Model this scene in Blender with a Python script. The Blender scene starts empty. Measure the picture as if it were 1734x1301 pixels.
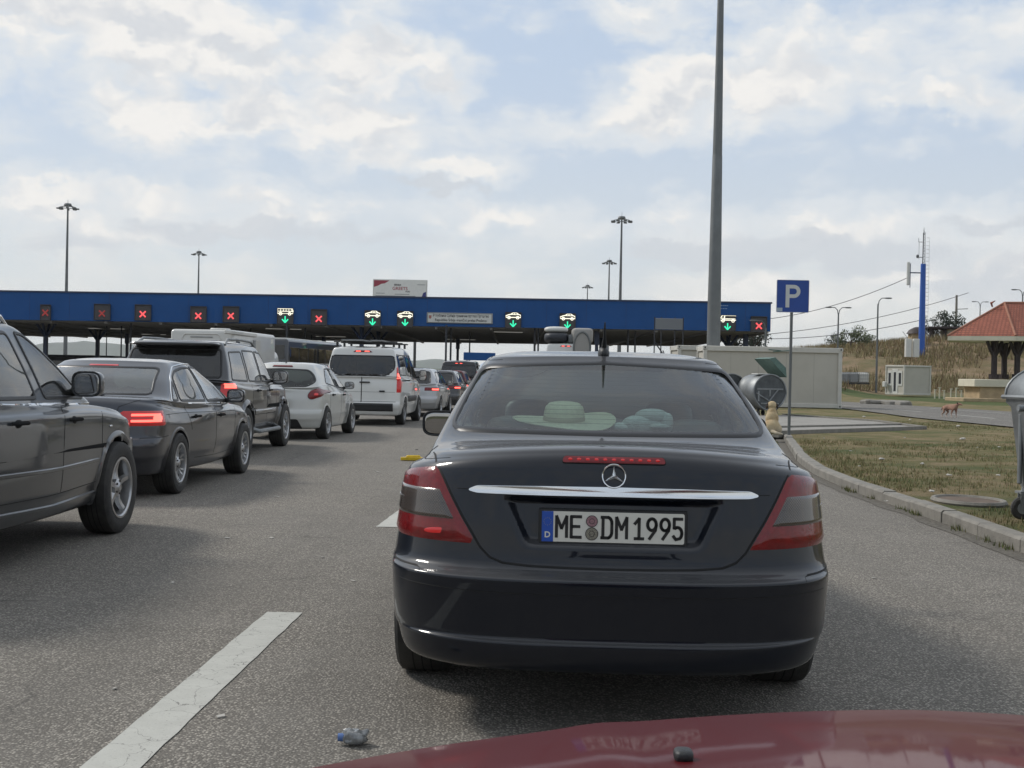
import bpy, math, random
import numpy as np
from mathutils import Vector, Matrix, noise as mnoise
random.seed(7)
R = math.radians
SC = bpy.context.scene
COL = SC.collection
# ---------------------------------------------------------------- camera
F = 2150.0; CX, CY = 867.0, 650.5; CAMH = 1.32
ROLL = R(1.15); PITCH = -14.5/F
cd = bpy.data.cameras.new('camera'); cam = bpy.data.objects.new('camera', cd); COL.objects.link(cam)
cd.sensor_width = 36.0; cd.lens = F/1734*36.0; cd.clip_start = 0.05; cd.clip_end = 20000
cam.location = (0, 0, CAMH)
cam.rotation_euler = (Matrix.Rotation(R(90)+PITCH, 3, 'X') @ Matrix.Rotation(ROLL, 3, 'Z')).to_euler()
SC.camera = cam
SC.view_settings.view_transform = 'Standard'; SC.view_settings.look = 'None'
SC.view_settings.exposure = 0.32; SC.view_settings.gamma = 1.0
SC.cycles.max_bounces = 8; SC.cycles.transparent_max_bounces = 16
SC.cycles.volume_bounces = 1
SC.render.film_transparent = False

def ray(px, py):
    dx = (px-CX)/F; dy = -(py-CY)/F
    a = ROLL
    X = dx*math.cos(a)-dy*math.sin(a); Yc = dx*math.sin(a)+dy*math.cos(a)
    return X, math.cos(PITCH)-Yc*math.sin(PITCH), Yc*math.cos(PITCH)+math.sin(PITCH)
def at(px, py, Y):
    x, y, z = ray(px, py); k = Y/y
    return Vector((x*k, Y, CAMH+z*k))
def gnd(px, py, z=0.0):
    x, y, zz = ray(px, py); k = (z-CAMH)/zz
    return Vector((x*k, y*k, z))

# ---------------------------------------------------------------- world and sun
SUN_EL, SUN_AZ = 42.0, -60.0     # azimuth from +Y towards +X
W = bpy.data.worlds.new('World'); SC.world = W; W.use_nodes = True
def mk_world():
    nt = W.node_tree; N = nt.nodes; L = nt.links
    for n in list(N): N.remove(n)
    out = N.new('ShaderNodeOutputWorld'); bg = N.new('ShaderNodeBackground'); bg.inputs[1].default_value = 0.1
    sky = N.new('ShaderNodeTexSky'); sky.sky_type = 'NISHITA'; sky.sun_disc = False
    sky.sun_elevation = R(SUN_EL); sky.sun_rotation = R(SUN_AZ); sky.dust_density = 2.0; sky.ozone_density = 1.5
    tc = N.new('ShaderNodeTexCoord'); sp = N.new('ShaderNodeSeparateXYZ'); L.new(tc.outputs['Generated'], sp.inputs[0])
    def M(op, a, b=None, c=None, clamp=False):
        n = N.new('ShaderNodeMath'); n.operation = op; n.use_clamp = clamp
        for i, v in enumerate((a, b, c)):
            if v is None: continue
            if isinstance(v, (int, float)): n.inputs[i].default_value = v
            else: L.new(v, n.inputs[i])
        return n.outputs[0]
    x, y, z = sp.outputs
    az = M('ARCTAN2', x, y); el = M('ARCSINE', z)
    def vec(a, b, c=0.0):
        n = N.new('ShaderNodeCombineXYZ')
        for i, v in enumerate((a, b, c)):
            if isinstance(v, (int, float)): n.inputs[i].default_value = v
            else: L.new(v, n.inputs[i])
        return n.outputs[0]
    def noise(v, scale, detail=6, rough=.55, dist=0.0):
        n = N.new('ShaderNodeTexNoise'); L.new(v, n.inputs['Vector']); n.inputs['Scale'].default_value = scale
        n.inputs['Detail'].default_value = detail; n.inputs['Roughness'].default_value = rough; n.inputs['Distortion'].default_value = dist
        return n.outputs['Fac']
    def ramp(v, a, b):
        n = N.new('ShaderNodeMapRange'); n.interpolation_type = 'SMOOTHSTEP'; L.new(v, n.inputs[0])
        n.inputs[1].default_value = a; n.inputs[2].default_value = b
        return n.outputs[0]
    def mix(f, a, b):
        n = N.new('ShaderNodeMix'); n.data_type = 'RGBA'
        if isinstance(f, float): n.inputs[0].default_value = f
        else: L.new(f, n.inputs[0])
        for s, v in ((6, a), (7, b)):
            if isinstance(v, tuple): n.inputs[s].default_value = v+(1,)
            else: L.new(v, n.inputs[s])
        return n.outputs[2]
    els = M('MULTIPLY', el, 1.0)
    v0 = vec(M('MULTIPLY', az, 1.0), M('MULTIPLY', els, 2.3))
    # billowing masses: blobs (az, el, raz, rel, weight) in radians
    def pix(px, py): return ((px-867)/F, (636-py)/F)
    def blobs(lst, azw, elw):
        tot = None
        for (px, py, rx, ry, w) in lst:
            a0, e0 = pix(px, py)
            dx = M('MULTIPLY', M('SUBTRACT', azw, a0), F/rx); dy = M('MULTIPLY', M('SUBTRACT', elw, e0), F/ry)
            d = M('ADD', M('MULTIPLY', dx, dx), M('MULTIPLY', dy, dy))
            g = M('MULTIPLY', M('EXPONENT', M('MULTIPLY', d, -1.0)), w)
            tot = g if tot is None else M('ADD', tot, g)
        return tot
    CU = [(230, 110, 150, 95, .95), (90, 50, 150, 75, .75), (330, 60, 90, 70, .6), (190, 215, 80, 40, .8), (310, 235, 110, 42, .75), (440, 215, 80, 42, .85), (560, 215, 110, 55, .8), (650, 235, 70, 45, .7),
          (540, 130, 170, 42, .7), (640, 105, 60, 26, .7), (770, 160, 45, 24, .8), (745, 300, 120, 24, .75), (620, 290, 90, 22, .5), (1080, 190, 90, 60, .8), (1180, 140, 110, 65, .9), (1290, 150, 90, 55, .7), (1150, 235, 180, 30, .5),
          (1560, 190, 230, 26, .7), (1440, 140, 150, 30, .5), (1700, 225, 60, 40, .8), (1600, 60, 330, 50, .5), (1010, 40, 200, 40, .45), (60, 380, 170, 40, .6), (870, 370, 420, 26, .55), (300, 345, 300, 26, .45),
          (1180, 415, 110, 24, .7), (1400, 410, 170, 34, .7), (1640, 470, 130, 34, .8), (1690, 445, 60, 18, .9), (420, 405, 180, 26, .7), (190, 430, 140, 22, .5), (1300, 480, 260, 36, .6)]
    BL = [(900, 110, 100, 60, .8), (1000, 285, 240, 34, .5), (1380, 290, 330, 40, .8), (420, 315, 400, 24, .6), (1650, 300, 170, 36, .5), (450, 30, 100, 30, .5), (800, 60, 120, 30, .5), (1480, 235, 160, 18, .4)]
    w1 = noise(vec(az, M('MULTIPLY', el, 2.0)), 9.0, 3, .6); w2 = noise(vec(az, M('MULTIPLY', el, 1.4), 3.3), 22.0, 4, .62)
    aw = M('ADD', az, M('MULTIPLY', M('SUBTRACT', w1, .5), .085)); ew = M('ADD', el, M('MULTIPLY', M('SUBTRACT', w2, .5), .050))
    def tex(a, e):
        vo = N.new('ShaderNodeTexVoronoi'); vo.voronoi_dimensions = '2D'; vo.feature = 'F1'; vo.inputs['Scale'].default_value = 12; vo.inputs['Detail'].default_value = 2.5; vo.inputs['Roughness'].default_value = .62
        L.new(vec(a, M('MULTIPLY', e, 1.7)), vo.inputs['Vector'])
        n1 = N.new('ShaderNodeTexNoise'); n1.noise_dimensions = '2D'; n1.inputs['Scale'].default_value = 5.0; n1.inputs['Detail'].default_value = 8; n1.inputs['Roughness'].default_value = .62; L.new(vec(a, M('MULTIPLY', e, 2.6)), n1.inputs['Vector'])
        return M('ADD', M('MULTIPLY', M('SUBTRACT', .50, vo.outputs['Distance']), .80), M('MULTIPLY', M('SUBTRACT', n1.outputs['Fac'], .5), 1.6))
    t0 = tex(aw, ew); t1 = tex(M('ADD', aw, -.006), M('ADD', ew, .0125))
    bl = M('ADD', blobs(CU, aw, ew), M('MULTIPLY', blobs(BL, aw, ew), -.7)); d0 = M('ADD', bl, t0)
    fine = noise(vec(az, M('MULTIPLY', el, 3.5), 7.7), 16.0, 8, .65); n2 = noise(vec(az, M('MULTIPLY', el, 5.0), 5.0), 3.0, 8, .6)
    veilm = ramp(M('ADD', M('ADD', d0, M('MULTIPLY', M('SUBTRACT', n2, .5), 1.6)), M('MULTIPLY', M('SUBTRACT', fine, .5), .9)), -.75, .25)
    core = ramp(d0, .0, .62)
    lit = ramp(M('ADD', M('SUBTRACT', t0, t1), M('MULTIPLY', M('SUBTRACT', .75, d0), .12)), -.42, .30)
    K = 8.6
    def kc(r, g, b, k=1.0): return (r*K*k, g*K*k, b*K*k)
    base = mix(ramp(els, .02, .27), kc(.66, .70, .725), kc(.50, .60, .745))
    base = mix(.10, base, sky.outputs[0])
    veil = mix(ramp(els, .03, .15), kc(.755, .755, .73), kc(.69, .73, .77))
    c = mix(veilm, base, veil)
    c = mix(M('MULTIPLY', core, .93), c, mix(lit, kc(.645, .665, .695), kc(.865, .845, .815)))
    GR = blobs([(1140, 418, 110, 20, 1.0), (1390, 425, 210, 30, 1.0), (1660, 480, 170, 34, 1.0), (410, 408, 210, 20, .9), (180, 445, 150, 24, .7), (1650, 375, 120, 16, .8), (740, 326, 100, 12, .9), (700, 405, 120, 14, .5)], aw, ew)
    gm = ramp(M('ADD', GR, M('MULTIPLY', M('SUBTRACT', fine, .5), .9)), .28, .75)
    c = mix(M('MULTIPLY', gm, .75), c, kc(.585, .62, .665))
    # overhead and behind: duller thick cloud
    up = ramp(z, .35, .9)
    c = mix(M('MULTIPLY', up, .8), c, kc(.62, .66, .72))
    low = ramp(z, -.02, .0)
    c = mix(low, kc(.25, .25, .24), c)
    L.new(c, bg.inputs[0]); L.new(bg.outputs[0], out.inputs[0])
mk_world()
sl = bpy.data.lights.new('sun', 'SUN'); sl.energy = 1.9; sl.angle = R(12); sl.color = (1, .95, .88)
sun = bpy.data.objects.new('sun', sl); COL.objects.link(sun)
_d = Vector((math.sin(R(SUN_AZ))*math.cos(R(SUN_EL)), math.cos(R(SUN_AZ))*math.cos(R(SUN_EL)), math.sin(R(SUN_EL))))
sun.rotation_euler = _d.to_track_quat('Z', 'Y').to_euler(); sun.location = (0, 0, 60)

# ---------------------------------------------------------------- materials
def new_mat(name):
    m = bpy.data.materials.new(name); m.use_nodes = True
    return m, m.node_tree, m.node_tree.nodes['Principled BSDF']
def pbr(name, col, rough=.5, metal=0., coat=0., spec=.5, var=0., vscale=8., bump=0., bscale=60., emit=None, es=0., coatr=.03, col2=None, tr=0.):
    m, nt, b = new_mat(name)
    b.inputs['Base Color'].default_value = tuple(col)+(1,)
    b.inputs['Roughness'].default_value = rough; b.inputs['Metallic'].default_value = metal
    b.inputs['Coat Weight'].default_value = coat; b.inputs['Coat Roughness'].default_value = coatr
    b.inputs['Specular IOR Level'].default_value = spec
    if tr: b.inputs['Transmission Weight'].default_value = tr
    if emit: b.inputs['Emission Color'].default_value = tuple(emit)+(1,); b.inputs['Emission Strength'].default_value = es
    if var or col2 or bump:
        tc = nt.nodes.new('ShaderNodeTexCoord')
        if var or col2:
            n = nt.nodes.new('ShaderNodeTexNoise'); n.inputs['Scale'].default_value = vscale; n.inputs['Detail'].default_value = 8
            n.inputs['Roughness'].default_value = .65
            nt.links.new(tc.outputs['Object'], n.inputs['Vector'])
            mr = nt.nodes.new('ShaderNodeMapRange'); nt.links.new(n.outputs['Fac'], mr.inputs[0])
            mr.inputs[1].default_value = .35; mr.inputs[2].default_value = .65
            mx = nt.nodes.new('ShaderNodeMix'); mx.data_type = 'RGBA'; nt.links.new(mr.outputs[0], mx.inputs[0])
            c2 = col2 if col2 else tuple(c*(1-var) for c in col)
            mx.inputs[6].default_value = tuple(col)+(1,); mx.inputs[7].default_value = tuple(c2)+(1,)
            nt.links.new(mx.outputs[2], b.inputs['Base Color'])
            r = nt.nodes.new('ShaderNodeMapRange'); nt.links.new(n.outputs['Fac'], r.inputs[0])
            r.inputs[3].default_value = max(0, rough-.06); r.inputs[4].default_value = min(1, rough+.08)
            nt.links.new(r.outputs[0], b.inputs['Roughness'])
        if bump:
            n2 = nt.nodes.new('ShaderNodeTexNoise'); n2.inputs['Scale'].default_value = bscale; n2.inputs['Detail'].default_value = 4
            nt.links.new(tc.outputs['Object'], n2.inputs['Vector'])
            bp = nt.nodes.new('ShaderNodeBump'); bp.inputs['Strength'].default_value = bump; bp.inputs['Distance'].default_value = .01
            nt.links.new(n2.outputs['Fac'], bp.inputs['Height']); nt.links.new(bp.outputs[0], b.inputs['Normal'])
    return m
def paint(name, col, metal=.5, rough=.34, dirt=.25, dirtc=(.22, .20, .17), dust=.12, spec=.2, coat=1.0, cr0=.03):
    """car paint: flake base under clear coat, road film low on the panels, dark when seen from inside"""
    m, nt, b = new_mat(name); N = nt.nodes; L = nt.links
    b.inputs['Metallic'].default_value = metal; b.inputs['Coat Weight'].default_value = coat; b.inputs['Coat Roughness'].default_value = .04
    tc = N.new('ShaderNodeTexCoord'); n = N.new('ShaderNodeTexNoise'); n.inputs['Scale'].default_value = 2.2; n.inputs['Detail'].default_value = 9; n.inputs['Roughness'].default_value = .7
    L.new(tc.outputs['Object'], n.inputs['Vector'])
    sp = N.new('ShaderNodeSeparateXYZ'); L.new(tc.outputs['Object'], sp.inputs[0])
    h = N.new('ShaderNodeMapRange'); L.new(sp.outputs[2], h.inputs[0]); h.inputs[1].default_value = .9; h.inputs[2].default_value = .2
    mr = N.new('ShaderNodeMapRange'); L.new(n.outputs['Fac'], mr.inputs[0]); mr.inputs[1].default_value = .3; mr.inputs[2].default_value = .7
    mu = N.new('ShaderNodeMath'); mu.operation = 'MULTIPLY'; L.new(mr.outputs[0], mu.inputs[0]); L.new(h.outputs[0], mu.inputs[1])
    ad = N.new('ShaderNodeMath'); ad.operation = 'MULTIPLY_ADD'; L.new(mu.outputs[0], ad.inputs[0]); ad.inputs[1].default_value = dirt; ad.inputs[2].default_value = dirt*.12
    mx = N.new('ShaderNodeMix'); mx.data_type = 'RGBA'; L.new(ad.outputs[0], mx.inputs[0])
    mx.inputs[6].default_value = tuple(col)+(1,); mx.inputs[7].default_value = dirtc+(1,)
    ge = N.new('ShaderNodeNewGeometry'); gz = N.new('ShaderNodeSeparateXYZ'); L.new(ge.outputs['Normal'], gz.inputs[0])
    up = N.new('ShaderNodeMapRange'); L.new(gz.outputs[2], up.inputs[0]); up.inputs[1].default_value = .35; up.inputs[2].default_value = .95; up.inputs[4].default_value = dust  # up-facing paint paled: settled dust, and sky sheen put into the colour
    m3 = N.new('ShaderNodeMix'); m3.data_type = 'RGBA'; L.new(up.outputs[0], m3.inputs[0]); L.new(mx.outputs[2], m3.inputs[6]); m3.inputs[7].default_value = (.42, .41, .39, 1)
    L.new(m3.outputs[2], b.inputs['Base Color']); b.inputs['Specular IOR Level'].default_value = spec
    rr = N.new('ShaderNodeMath'); rr.operation = 'MULTIPLY_ADD'; L.new(ad.outputs[0], rr.inputs[0]); rr.inputs[1].default_value = .5; rr.inputs[2].default_value = rough
    L.new(rr.outputs[0], b.inputs['Roughness'])
    cr = N.new('ShaderNodeMath'); cr.operation = 'MULTIPLY_ADD'; L.new(ad.outputs[0], cr.inputs[0]); cr.inputs[1].default_value = .6; cr.inputs[2].default_value = cr0
    L.new(cr.outputs[0], b.inputs['Coat Roughness'])
    g = N.new('ShaderNodeNewGeometry'); d = N.new('ShaderNodeBsdfDiffuse'); d.inputs[0].default_value = (.03, .03, .03, 1)
    ms = N.new('ShaderNodeMixShader'); L.new(g.outputs['Backfacing'], ms.inputs[0]); L.new(b.outputs[0], ms.inputs[1]); L.new(d.outputs[0], ms.inputs[2])
    L.new(ms.outputs[0], N['Material Output'].inputs[0])
    return m
def glass(name, tint, gloss=1.0, dust=.04, ior=1.5, refl=1.5):
    m, nt, b = new_mat(name); N = nt.nodes; L = nt.links; N.remove(b)
    t = N.new('ShaderNodeBsdfTransparent'); t.inputs[0].default_value = tuple(tint)+(1,)
    g = N.new('ShaderNodeBsdfGlossy'); g.inputs[1].default_value = .02; g.inputs[0].default_value = (gloss, gloss, gloss, 1)
    f = N.new('ShaderNodeFresnel'); f.inputs[0].default_value = ior
    f2 = N.new('ShaderNodeMath'); f2.operation = 'MULTIPLY'; L.new(f.outputs[0], f2.inputs[0]); f2.inputs[1].default_value = refl; f2.use_clamp = True
    mx = N.new('ShaderNodeMixShader'); L.new(f2.outputs[0], mx.inputs[0]); L.new(t.outputs[0], mx.inputs[1]); L.new(g.outputs[0], mx.inputs[2])
    d = N.new('ShaderNodeBsdfDiffuse'); d.inputs[0].default_value = (.45, .44, .41, 1)
    m2 = N.new('ShaderNodeMixShader'); m2.inputs[0].default_value = dust; L.new(mx.outputs[0], m2.inputs[1]); L.new(d.outputs[0], m2.inputs[2])
    L.new(m2.outputs[0], N['Material Output'].inputs[0])
    return m

M = {}
M['rubber'] = pbr('rubber', (.018, .018, .018), .75, bump=.3, bscale=120, col2=(.05, .047, .042), vscale=5)
M['trim'] = pbr('black trim', (.018, .019, .02), .5, bump=.15, bscale=300)
M['gasket'] = pbr('window seal', (.008, .008, .009), .4)
M['gap'] = pbr('panel gap', (.004, .004, .004), .8)
M['chrome'] = pbr('chrome', (.72, .73, .74), .12, metal=1)
M['alloy'] = pbr('alloy', (.55, .55, .55), .32, metal=.9, var=.25, vscale=14)
M['disc'] = pbr('brake disc', (.12, .11, .10), .5, metal=.6)
M['well'] = pbr('wheel well', (.010, .010, .010), .9)
M['fabric'] = pbr('seat fabric', (.035, .036, .038), .85, bump=.3, bscale=200)
M['leather'] = pbr('grey leather', (.06, .062, .065), .55, bump=.2, bscale=90)
M['under'] = pbr('underbody', (.015, .015, .015), .9)
M['glass'] = glass('clear tinted glass', (.84, .92, .90))
M['glass_rear'] = glass('green rear glass', (.80, .97, .91), dust=.03, refl=1.0)
M['glass_a'] = glass('pale rear glass', (.66, .80, .76), dust=.08, refl=2.0)
M['glass_dark'] = glass('privacy glass', (.10, .11, .12), dust=.03)
M['mirror'] = pbr('mirror glass', (.38, .37, .36), .02, metal=1)
M['red'] = pbr('red lens', (.20, .004, .006), .2, coat=.6, spec=.3, bump=.2, bscale=70, var=.35, vscale=30)
M['red_lit'] = pbr('lit red lens', (.5, .02, .02), .2, emit=(1, .10, .07), es=2.6, coat=1)
M['red_glow'] = pbr('glowing red lens', (.4, .01, .01), .2, emit=(1, .03, .03), es=.16, coat=1)
M['red_on'] = pbr('red lens lit from behind', (.35, .01, .012), .2, coat=.6, emit=(1, .04, .035), es=.09)
M['smoke'] = None
M['white_plate'] = pbr('plate white', (.62, .61, .55), .5, var=.06, vscale=30)
M['plate_ink'] = pbr('plate ink', (.012, .012, .012), .5)
M['eu_blue'] = pbr('plate blue', (.015, .07, .36), .45)
M['led_red'] = pbr('red lamp', (.3, .02, .02), .4, emit=(1, .12, .13), es=.85)
M['led_red_dim'] = pbr('dim red lamp', (.3, .02, .02), .4, emit=(1, .16, .14), es=.10)
M['led_green'] = pbr('green lamp', (.02, .3, .12), .4, emit=(.03, .75, .40), es=1.1)
M['led_white'] = pbr('white lamp', (.5, .5, .4), .4, emit=(1, .96, .78), es=.95)
def smoke_lens():
    m, nt, b = new_mat('smoked ribbed lens'); N = nt.nodes; L = nt.links
    tc = N.new('ShaderNodeTexCoord'); sp = N.new('ShaderNodeSeparateXYZ'); L.new(tc.outputs['Object'], sp.inputs[0])
    def wv(ax, fq):
        a = N.new('ShaderNodeMath'); a.operation = 'MULTIPLY'; L.new(sp.outputs[ax], a.inputs[0]); a.inputs[1].default_value = fq
        s = N.new('ShaderNodeMath'); s.operation = 'SINE'; L.new(a.outputs[0], s.inputs[0]); return s.outputs[0]
    p = N.new('ShaderNodeMath'); p.operation = 'MULTIPLY'; L.new(wv(0, 620), p.inputs[0]); L.new(wv(2, 560), p.inputs[1])
    q = N.new('ShaderNodeMath'); q.operation = 'ADD'; L.new(p.outputs[0], q.inputs[0]); L.new(wv(2, 21), q.inputs[1])
    mr = N.new('ShaderNodeMapRange'); L.new(q.outputs[0], mr.inputs[0]); mr.inputs[1].default_value = -1.3; mr.inputs[2].default_value = 1.4
    mx = N.new('ShaderNodeMix'); mx.data_type = 'RGBA'; L.new(mr.outputs[0], mx.inputs[0])
    mx.inputs[6].default_value = (.030, .021, .016, 1); mx.inputs[7].default_value = (.125, .092, .066, 1)
    L.new(mx.outputs[2], b.inputs['Base Color']); b.inputs['Roughness'].default_value = .25; b.inputs['Coat Weight'].default_value = 1
    bp = N.new('ShaderNodeBump'); bp.inputs['Strength'].default_value = .12; bp.inputs['Distance'].default_value = .002
    L.new(q.outputs[0], bp.inputs['Height']); L.new(bp.outputs[0], b.inputs['Normal'])
    return m
M['smoke'] = smoke_lens()

# ---------------------------------------------------------------- mesh helpers
def tag(o, label=None, cat=None, group=None, kind=None):
    if label: o['label'] = label
    if cat: o['category'] = cat
    if group: o['group'] = group
    if kind: o['kind'] = kind
    return o
def empty(name, loc=(0, 0, 0), rz=0.0, label=None, cat=None, group=None):
    o = bpy.data.objects.new(name, None); COL.objects.link(o); o.location = loc; o.rotation_euler = (0, 0, rz)
    o.empty_display_size = .1
    return tag(o, label, cat, group)
def link_mesh(name, vs, fs, mats, parent=None, mi=None, smooth=True, sharp=35, loc=None, rz=None):
    me = bpy.data.meshes.new(name); me.from_pydata([tuple(v) for v in vs], [], [tuple(f) for f in fs])
    if not isinstance(mats, (list, tuple)): mats = [mats]
    for m in mats: me.materials.append(M[m] if isinstance(m, str) else m)
    if mi is not None: me.polygons.foreach_set('material_index', mi)
    me.validate(clean_customdata=False)
    if smooth:
        me.polygons.foreach_set('use_smooth', [True]*len(me.polygons))
        if sharp: me.set_sharp_from_angle(angle=R(sharp))
    me.update()
    o = bpy.data.objects.new(name, me); COL.objects.link(o)
    if parent: o.parent = parent
    if loc is not None: o.location = loc
    if rz is not None: o.rotation_euler = (0, 0, rz)
    return o
class MB:
    def __init__(s): s.v = []; s.f = []; s.m = []
    def add(s, vs, fs, mi=0):
        b = len(s.v); s.v += [tuple(v) for v in vs]; s.f += [tuple(b+i for i in f) for f in fs]; s.m += [mi]*len(fs); return s
    def box(s, c, d, mi=0, rz=0., mat=None, bev=0.):
        hx, hy, hz = d[0]/2, d[1]/2, d[2]/2
        if bev:
            b = min(bev, hx*.9, hy*.9, hz*.9); pts = []; 
            for z, k in ((-hz, b), (-hz+b, 0), (hz-b, 0), (hz, b)):
                X, Y = hx-k, hy-k
                q = b if k == 0 else b*.6
                for (sx, sy) in ((-1, -1), (1, -1), (1, 1), (-1, 1)):
                    a = [(sx*X, sy*(Y-q)), (sx*(X-q), sy*Y)] if sx*sy > 0 else [(sx*(X-q), sy*Y), (sx*X, sy*(Y-q))]
                    if (sx, sy) in ((-1, -1), (1, 1)): pass
                    pts += [(p[0], p[1], z) for p in a]
            fs = []
            for r in range(3):
                for i in range(8): fs.append((r*8+i, r*8+(i+1) % 8, (r+1)*8+(i+1) % 8, (r+1)*8+i))
            fs.append(tuple(range(7, -1, -1))); fs.append(tuple(24+i for i in range(8)))
        else:
            pts = [(sx*hx, sy*hy, sz*hz) for sz in (-1, 1) for (sx, sy) in ((-1, -1), (1, -1), (1, 1), (-1, 1))]
            fs = [(3, 2, 1, 0), (4, 5, 6, 7), (0, 1, 5, 4), (1, 2, 6, 5), (2, 3, 7, 6), (3, 0, 4, 7)]
        mt = Matrix.Translation(Vector(c)) @ Matrix.Rotation(rz, 4, 'Z')
        if mat is not None: mt = Matrix.Translation(Vector(c)) @ mat.to_4x4()
        return s.add([mt @ Vector(p) for p in pts], fs, mi)
    def tube(s, pts, r, n=8, mi=0, cap=True, closed=False):
        P = [Vector(p) for p in pts]; K = len(P); rs = r if isinstance(r, (list, tuple)) else [r]*K
        vs = []; up = None
        for i, p in enumerate(P):
            if closed: t = (P[(i+1) % K]-P[i-1])
            else: t = (P[min(i+1, K-1)]-P[max(i-1, 0)])
            t.normalize()
            if up is None:
                up = Vector((0, 0, 1)) if abs(t.z) < .9 else Vector((1, 0, 0))
            a = t.cross(up); 
            if a.length < 1e-6: a = t.orthogonal()
            a.normalize(); b = a.cross(t).normalized(); up = b
            for k in range(n):
                an = 2*math.pi*k/n; vs.append(p+(a*math.cos(an)+b*math.sin(an))*rs[i])
        fs = []
        for i in range(K if closed else K-1):
            j = (i+1) % K
            for k in range(n): fs.append((i*n+k, i*n+(k+1) % n, j*n+(k+1) % n, j*n+k))
        if cap and not closed: fs.append(tuple(range(n-1, -1, -1))); fs.append(tuple((K-1)*n+k for k in range(n)))
        return s.add(vs, fs, mi)
    def cyl(s, p0, p1, r0, r1=None, n=12, mi=0): return s.tube([p0, p1], [r0, r0 if r1 is None else r1], n, mi)
    def lathe(s, prof, n=24, c=(0, 0, 0), axis='Z', mi=0, closed=False):
        vs = []
        for k in range(n):
            a = 2*math.pi*k/n; ca, sa = math.cos(a), math.sin(a)
            for (r, h) in prof:
                if axis == 'Z': q = (r*ca, r*sa, h)
                elif axis == 'X': q = (h, r*ca, r*sa)
                else: q = (r*sa, h, r*ca)
                vs.append((c[0]+q[0], c[1]+q[1], c[2]+q[2]))
        K = len(prof); fs = []
        for k in range(n):
            k2 = (k+1) % n
            for i in range(K if closed else K-1):
                j = (i+1) % K
                fs.append((k*K+i, k2*K+i, k2*K+j, k*K+j))
        return s.add(vs, fs, mi)
    def prism(s, poly, f, d0, d1, mi=0):
        """poly 2D, f(a,b,d)->3D"""
        n = len(poly); vs = [f(a, b, d0) for a, b in poly]+[f(a, b, d1) for a, b in poly]
        fs = [tuple(range(n-1, -1, -1)), tuple(n+i for i in range(n))]+[(i, (i+1) % n, n+(i+1) % n, n+i) for i in range(n)]
        return s.add(vs, fs, mi)
    def sell(s, c, r, e=.45, nu=20, nv=12, mi=0, mat=None):
        """superellipsoid; e small = boxy"""
        vs = []
        def p(w, q): return math.copysign(abs(w)**q, w)
        for j in range(nv+1):
            ph = -math.pi/2+math.pi*j/nv
            for i in range(nu):
                th = 2*math.pi*i/nu
                q = Vector((r[0]*p(math.cos(ph), e)*p(math.cos(th), e), r[1]*p(math.cos(ph), e)*p(math.sin(th), e), r[2]*p(math.sin(ph), e)))
                if mat is not None: q = mat @ q
                vs.append(q+Vector(c))
        fs = []
        for j in range(nv):
            for i in range(nu):
                a, b, cc, d = j*nu+i, j*nu+(i+1) % nu, (j+1)*nu+(i+1) % nu, (j+1)*nu+i
                fs.append((a, b, cc, d))
        return s.add(vs, fs, mi)
    def sheet(s, fn, us, vs_, mi=0):
        b = [fn(u, v) for v in vs_ for u in us]; n = len(us)
        return s.add(b, [(j*n+i, j*n+i+1, (j+1)*n+i+1, (j+1)*n+i) for j in range(len(vs_)-1) for i in range(n-1)], mi)
    def build(s, name, mats, parent=None, loc=None, rz=None, smooth=True, sharp=35):
        return link_mesh(name, s.v, s.f, mats, parent, s.m, smooth, sharp, loc, rz)
def text_geo(txt, size, bold=0.0, xs=1.0, align='CENTER', extr=0.0):
    """returns verts, faces in the XY plane, centred per align"""
    cu = bpy.data.curves.new('t', 'FONT'); cu.body = txt; cu.size = size; cu.align_x = align; cu.align_y = 'CENTER'; cu.offset = bold; cu.extrude = extr; cu.resolution_u = 3
    ob = bpy.data.objects.new('t', cu); COL.objects.link(ob)
    dg = bpy.context.evaluated_depsgraph_get(); me = bpy.data.meshes.new_from_object(ob.evaluated_get(dg))
    vs = [(v.co.x*xs, v.co.y, v.co.z) for v in me.vertices]; fs = [tuple(p.vertices) for p in me.polygons]
    bpy.data.objects.remove(ob); bpy.data.curves.remove(cu); bpy.data.meshes.remove(me)
    return vs, fs
# ================================================================ vehicle surface builder
def hermite(P, v):
    """monotone cubic through the rows of P at integer parameters"""
    P = np.asarray(P, float); n = len(P)
    d = P[1:]-P[:-1]
    m = np.zeros_like(P)
    a, b = d[:-1], d[1:]
    with np.errstate(divide='ignore', invalid='ignore'):
        h = np.where(a*b > 0, 2*a*b/(a+b), 0.0)
    mean = (a+b)/2
    m[1:-1] = np.where(a*b > 0, np.sign(mean)*np.minimum(np.abs(mean), 2.2*np.minimum(np.abs(a), np.abs(b))), 0)
    m[0] = d[0]; m[-1] = d[-1]
    v = np.clip(v, 0, n-1-1e-9); i = v.astype(int); t = (v-i)[..., None]
    p0, p1, m0, m1 = P[i], P[i+1], m[i], m[i+1]
    return (2*t**3-3*t**2+1)*p0+(t**3-2*t**2+t)*m0+(-2*t**3+3*t**2)*p1+(t**3-t**2)*m1
def knots(Z, q):
    q = np.clip(q, 0, 1)*4; i = np.minimum(q.astype(int), 3); t = q-i
    Zp = np.concatenate([2*Z[..., :1]-Z[..., 1:2], Z, 2*Z[..., -1:]-Z[..., -2:-1]], -1)
    g = lambda k: np.take_along_axis(Zp, (i+k)[..., None], -1)[..., 0]
    a, b, c, d = g(0), g(1), g(2), g(3)
    return .5*((2*b)+(-a+c)*t+(2*a-5*b+4*c-d)*t*t+(-a+3*b-3*c+d)*t**3)
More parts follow.
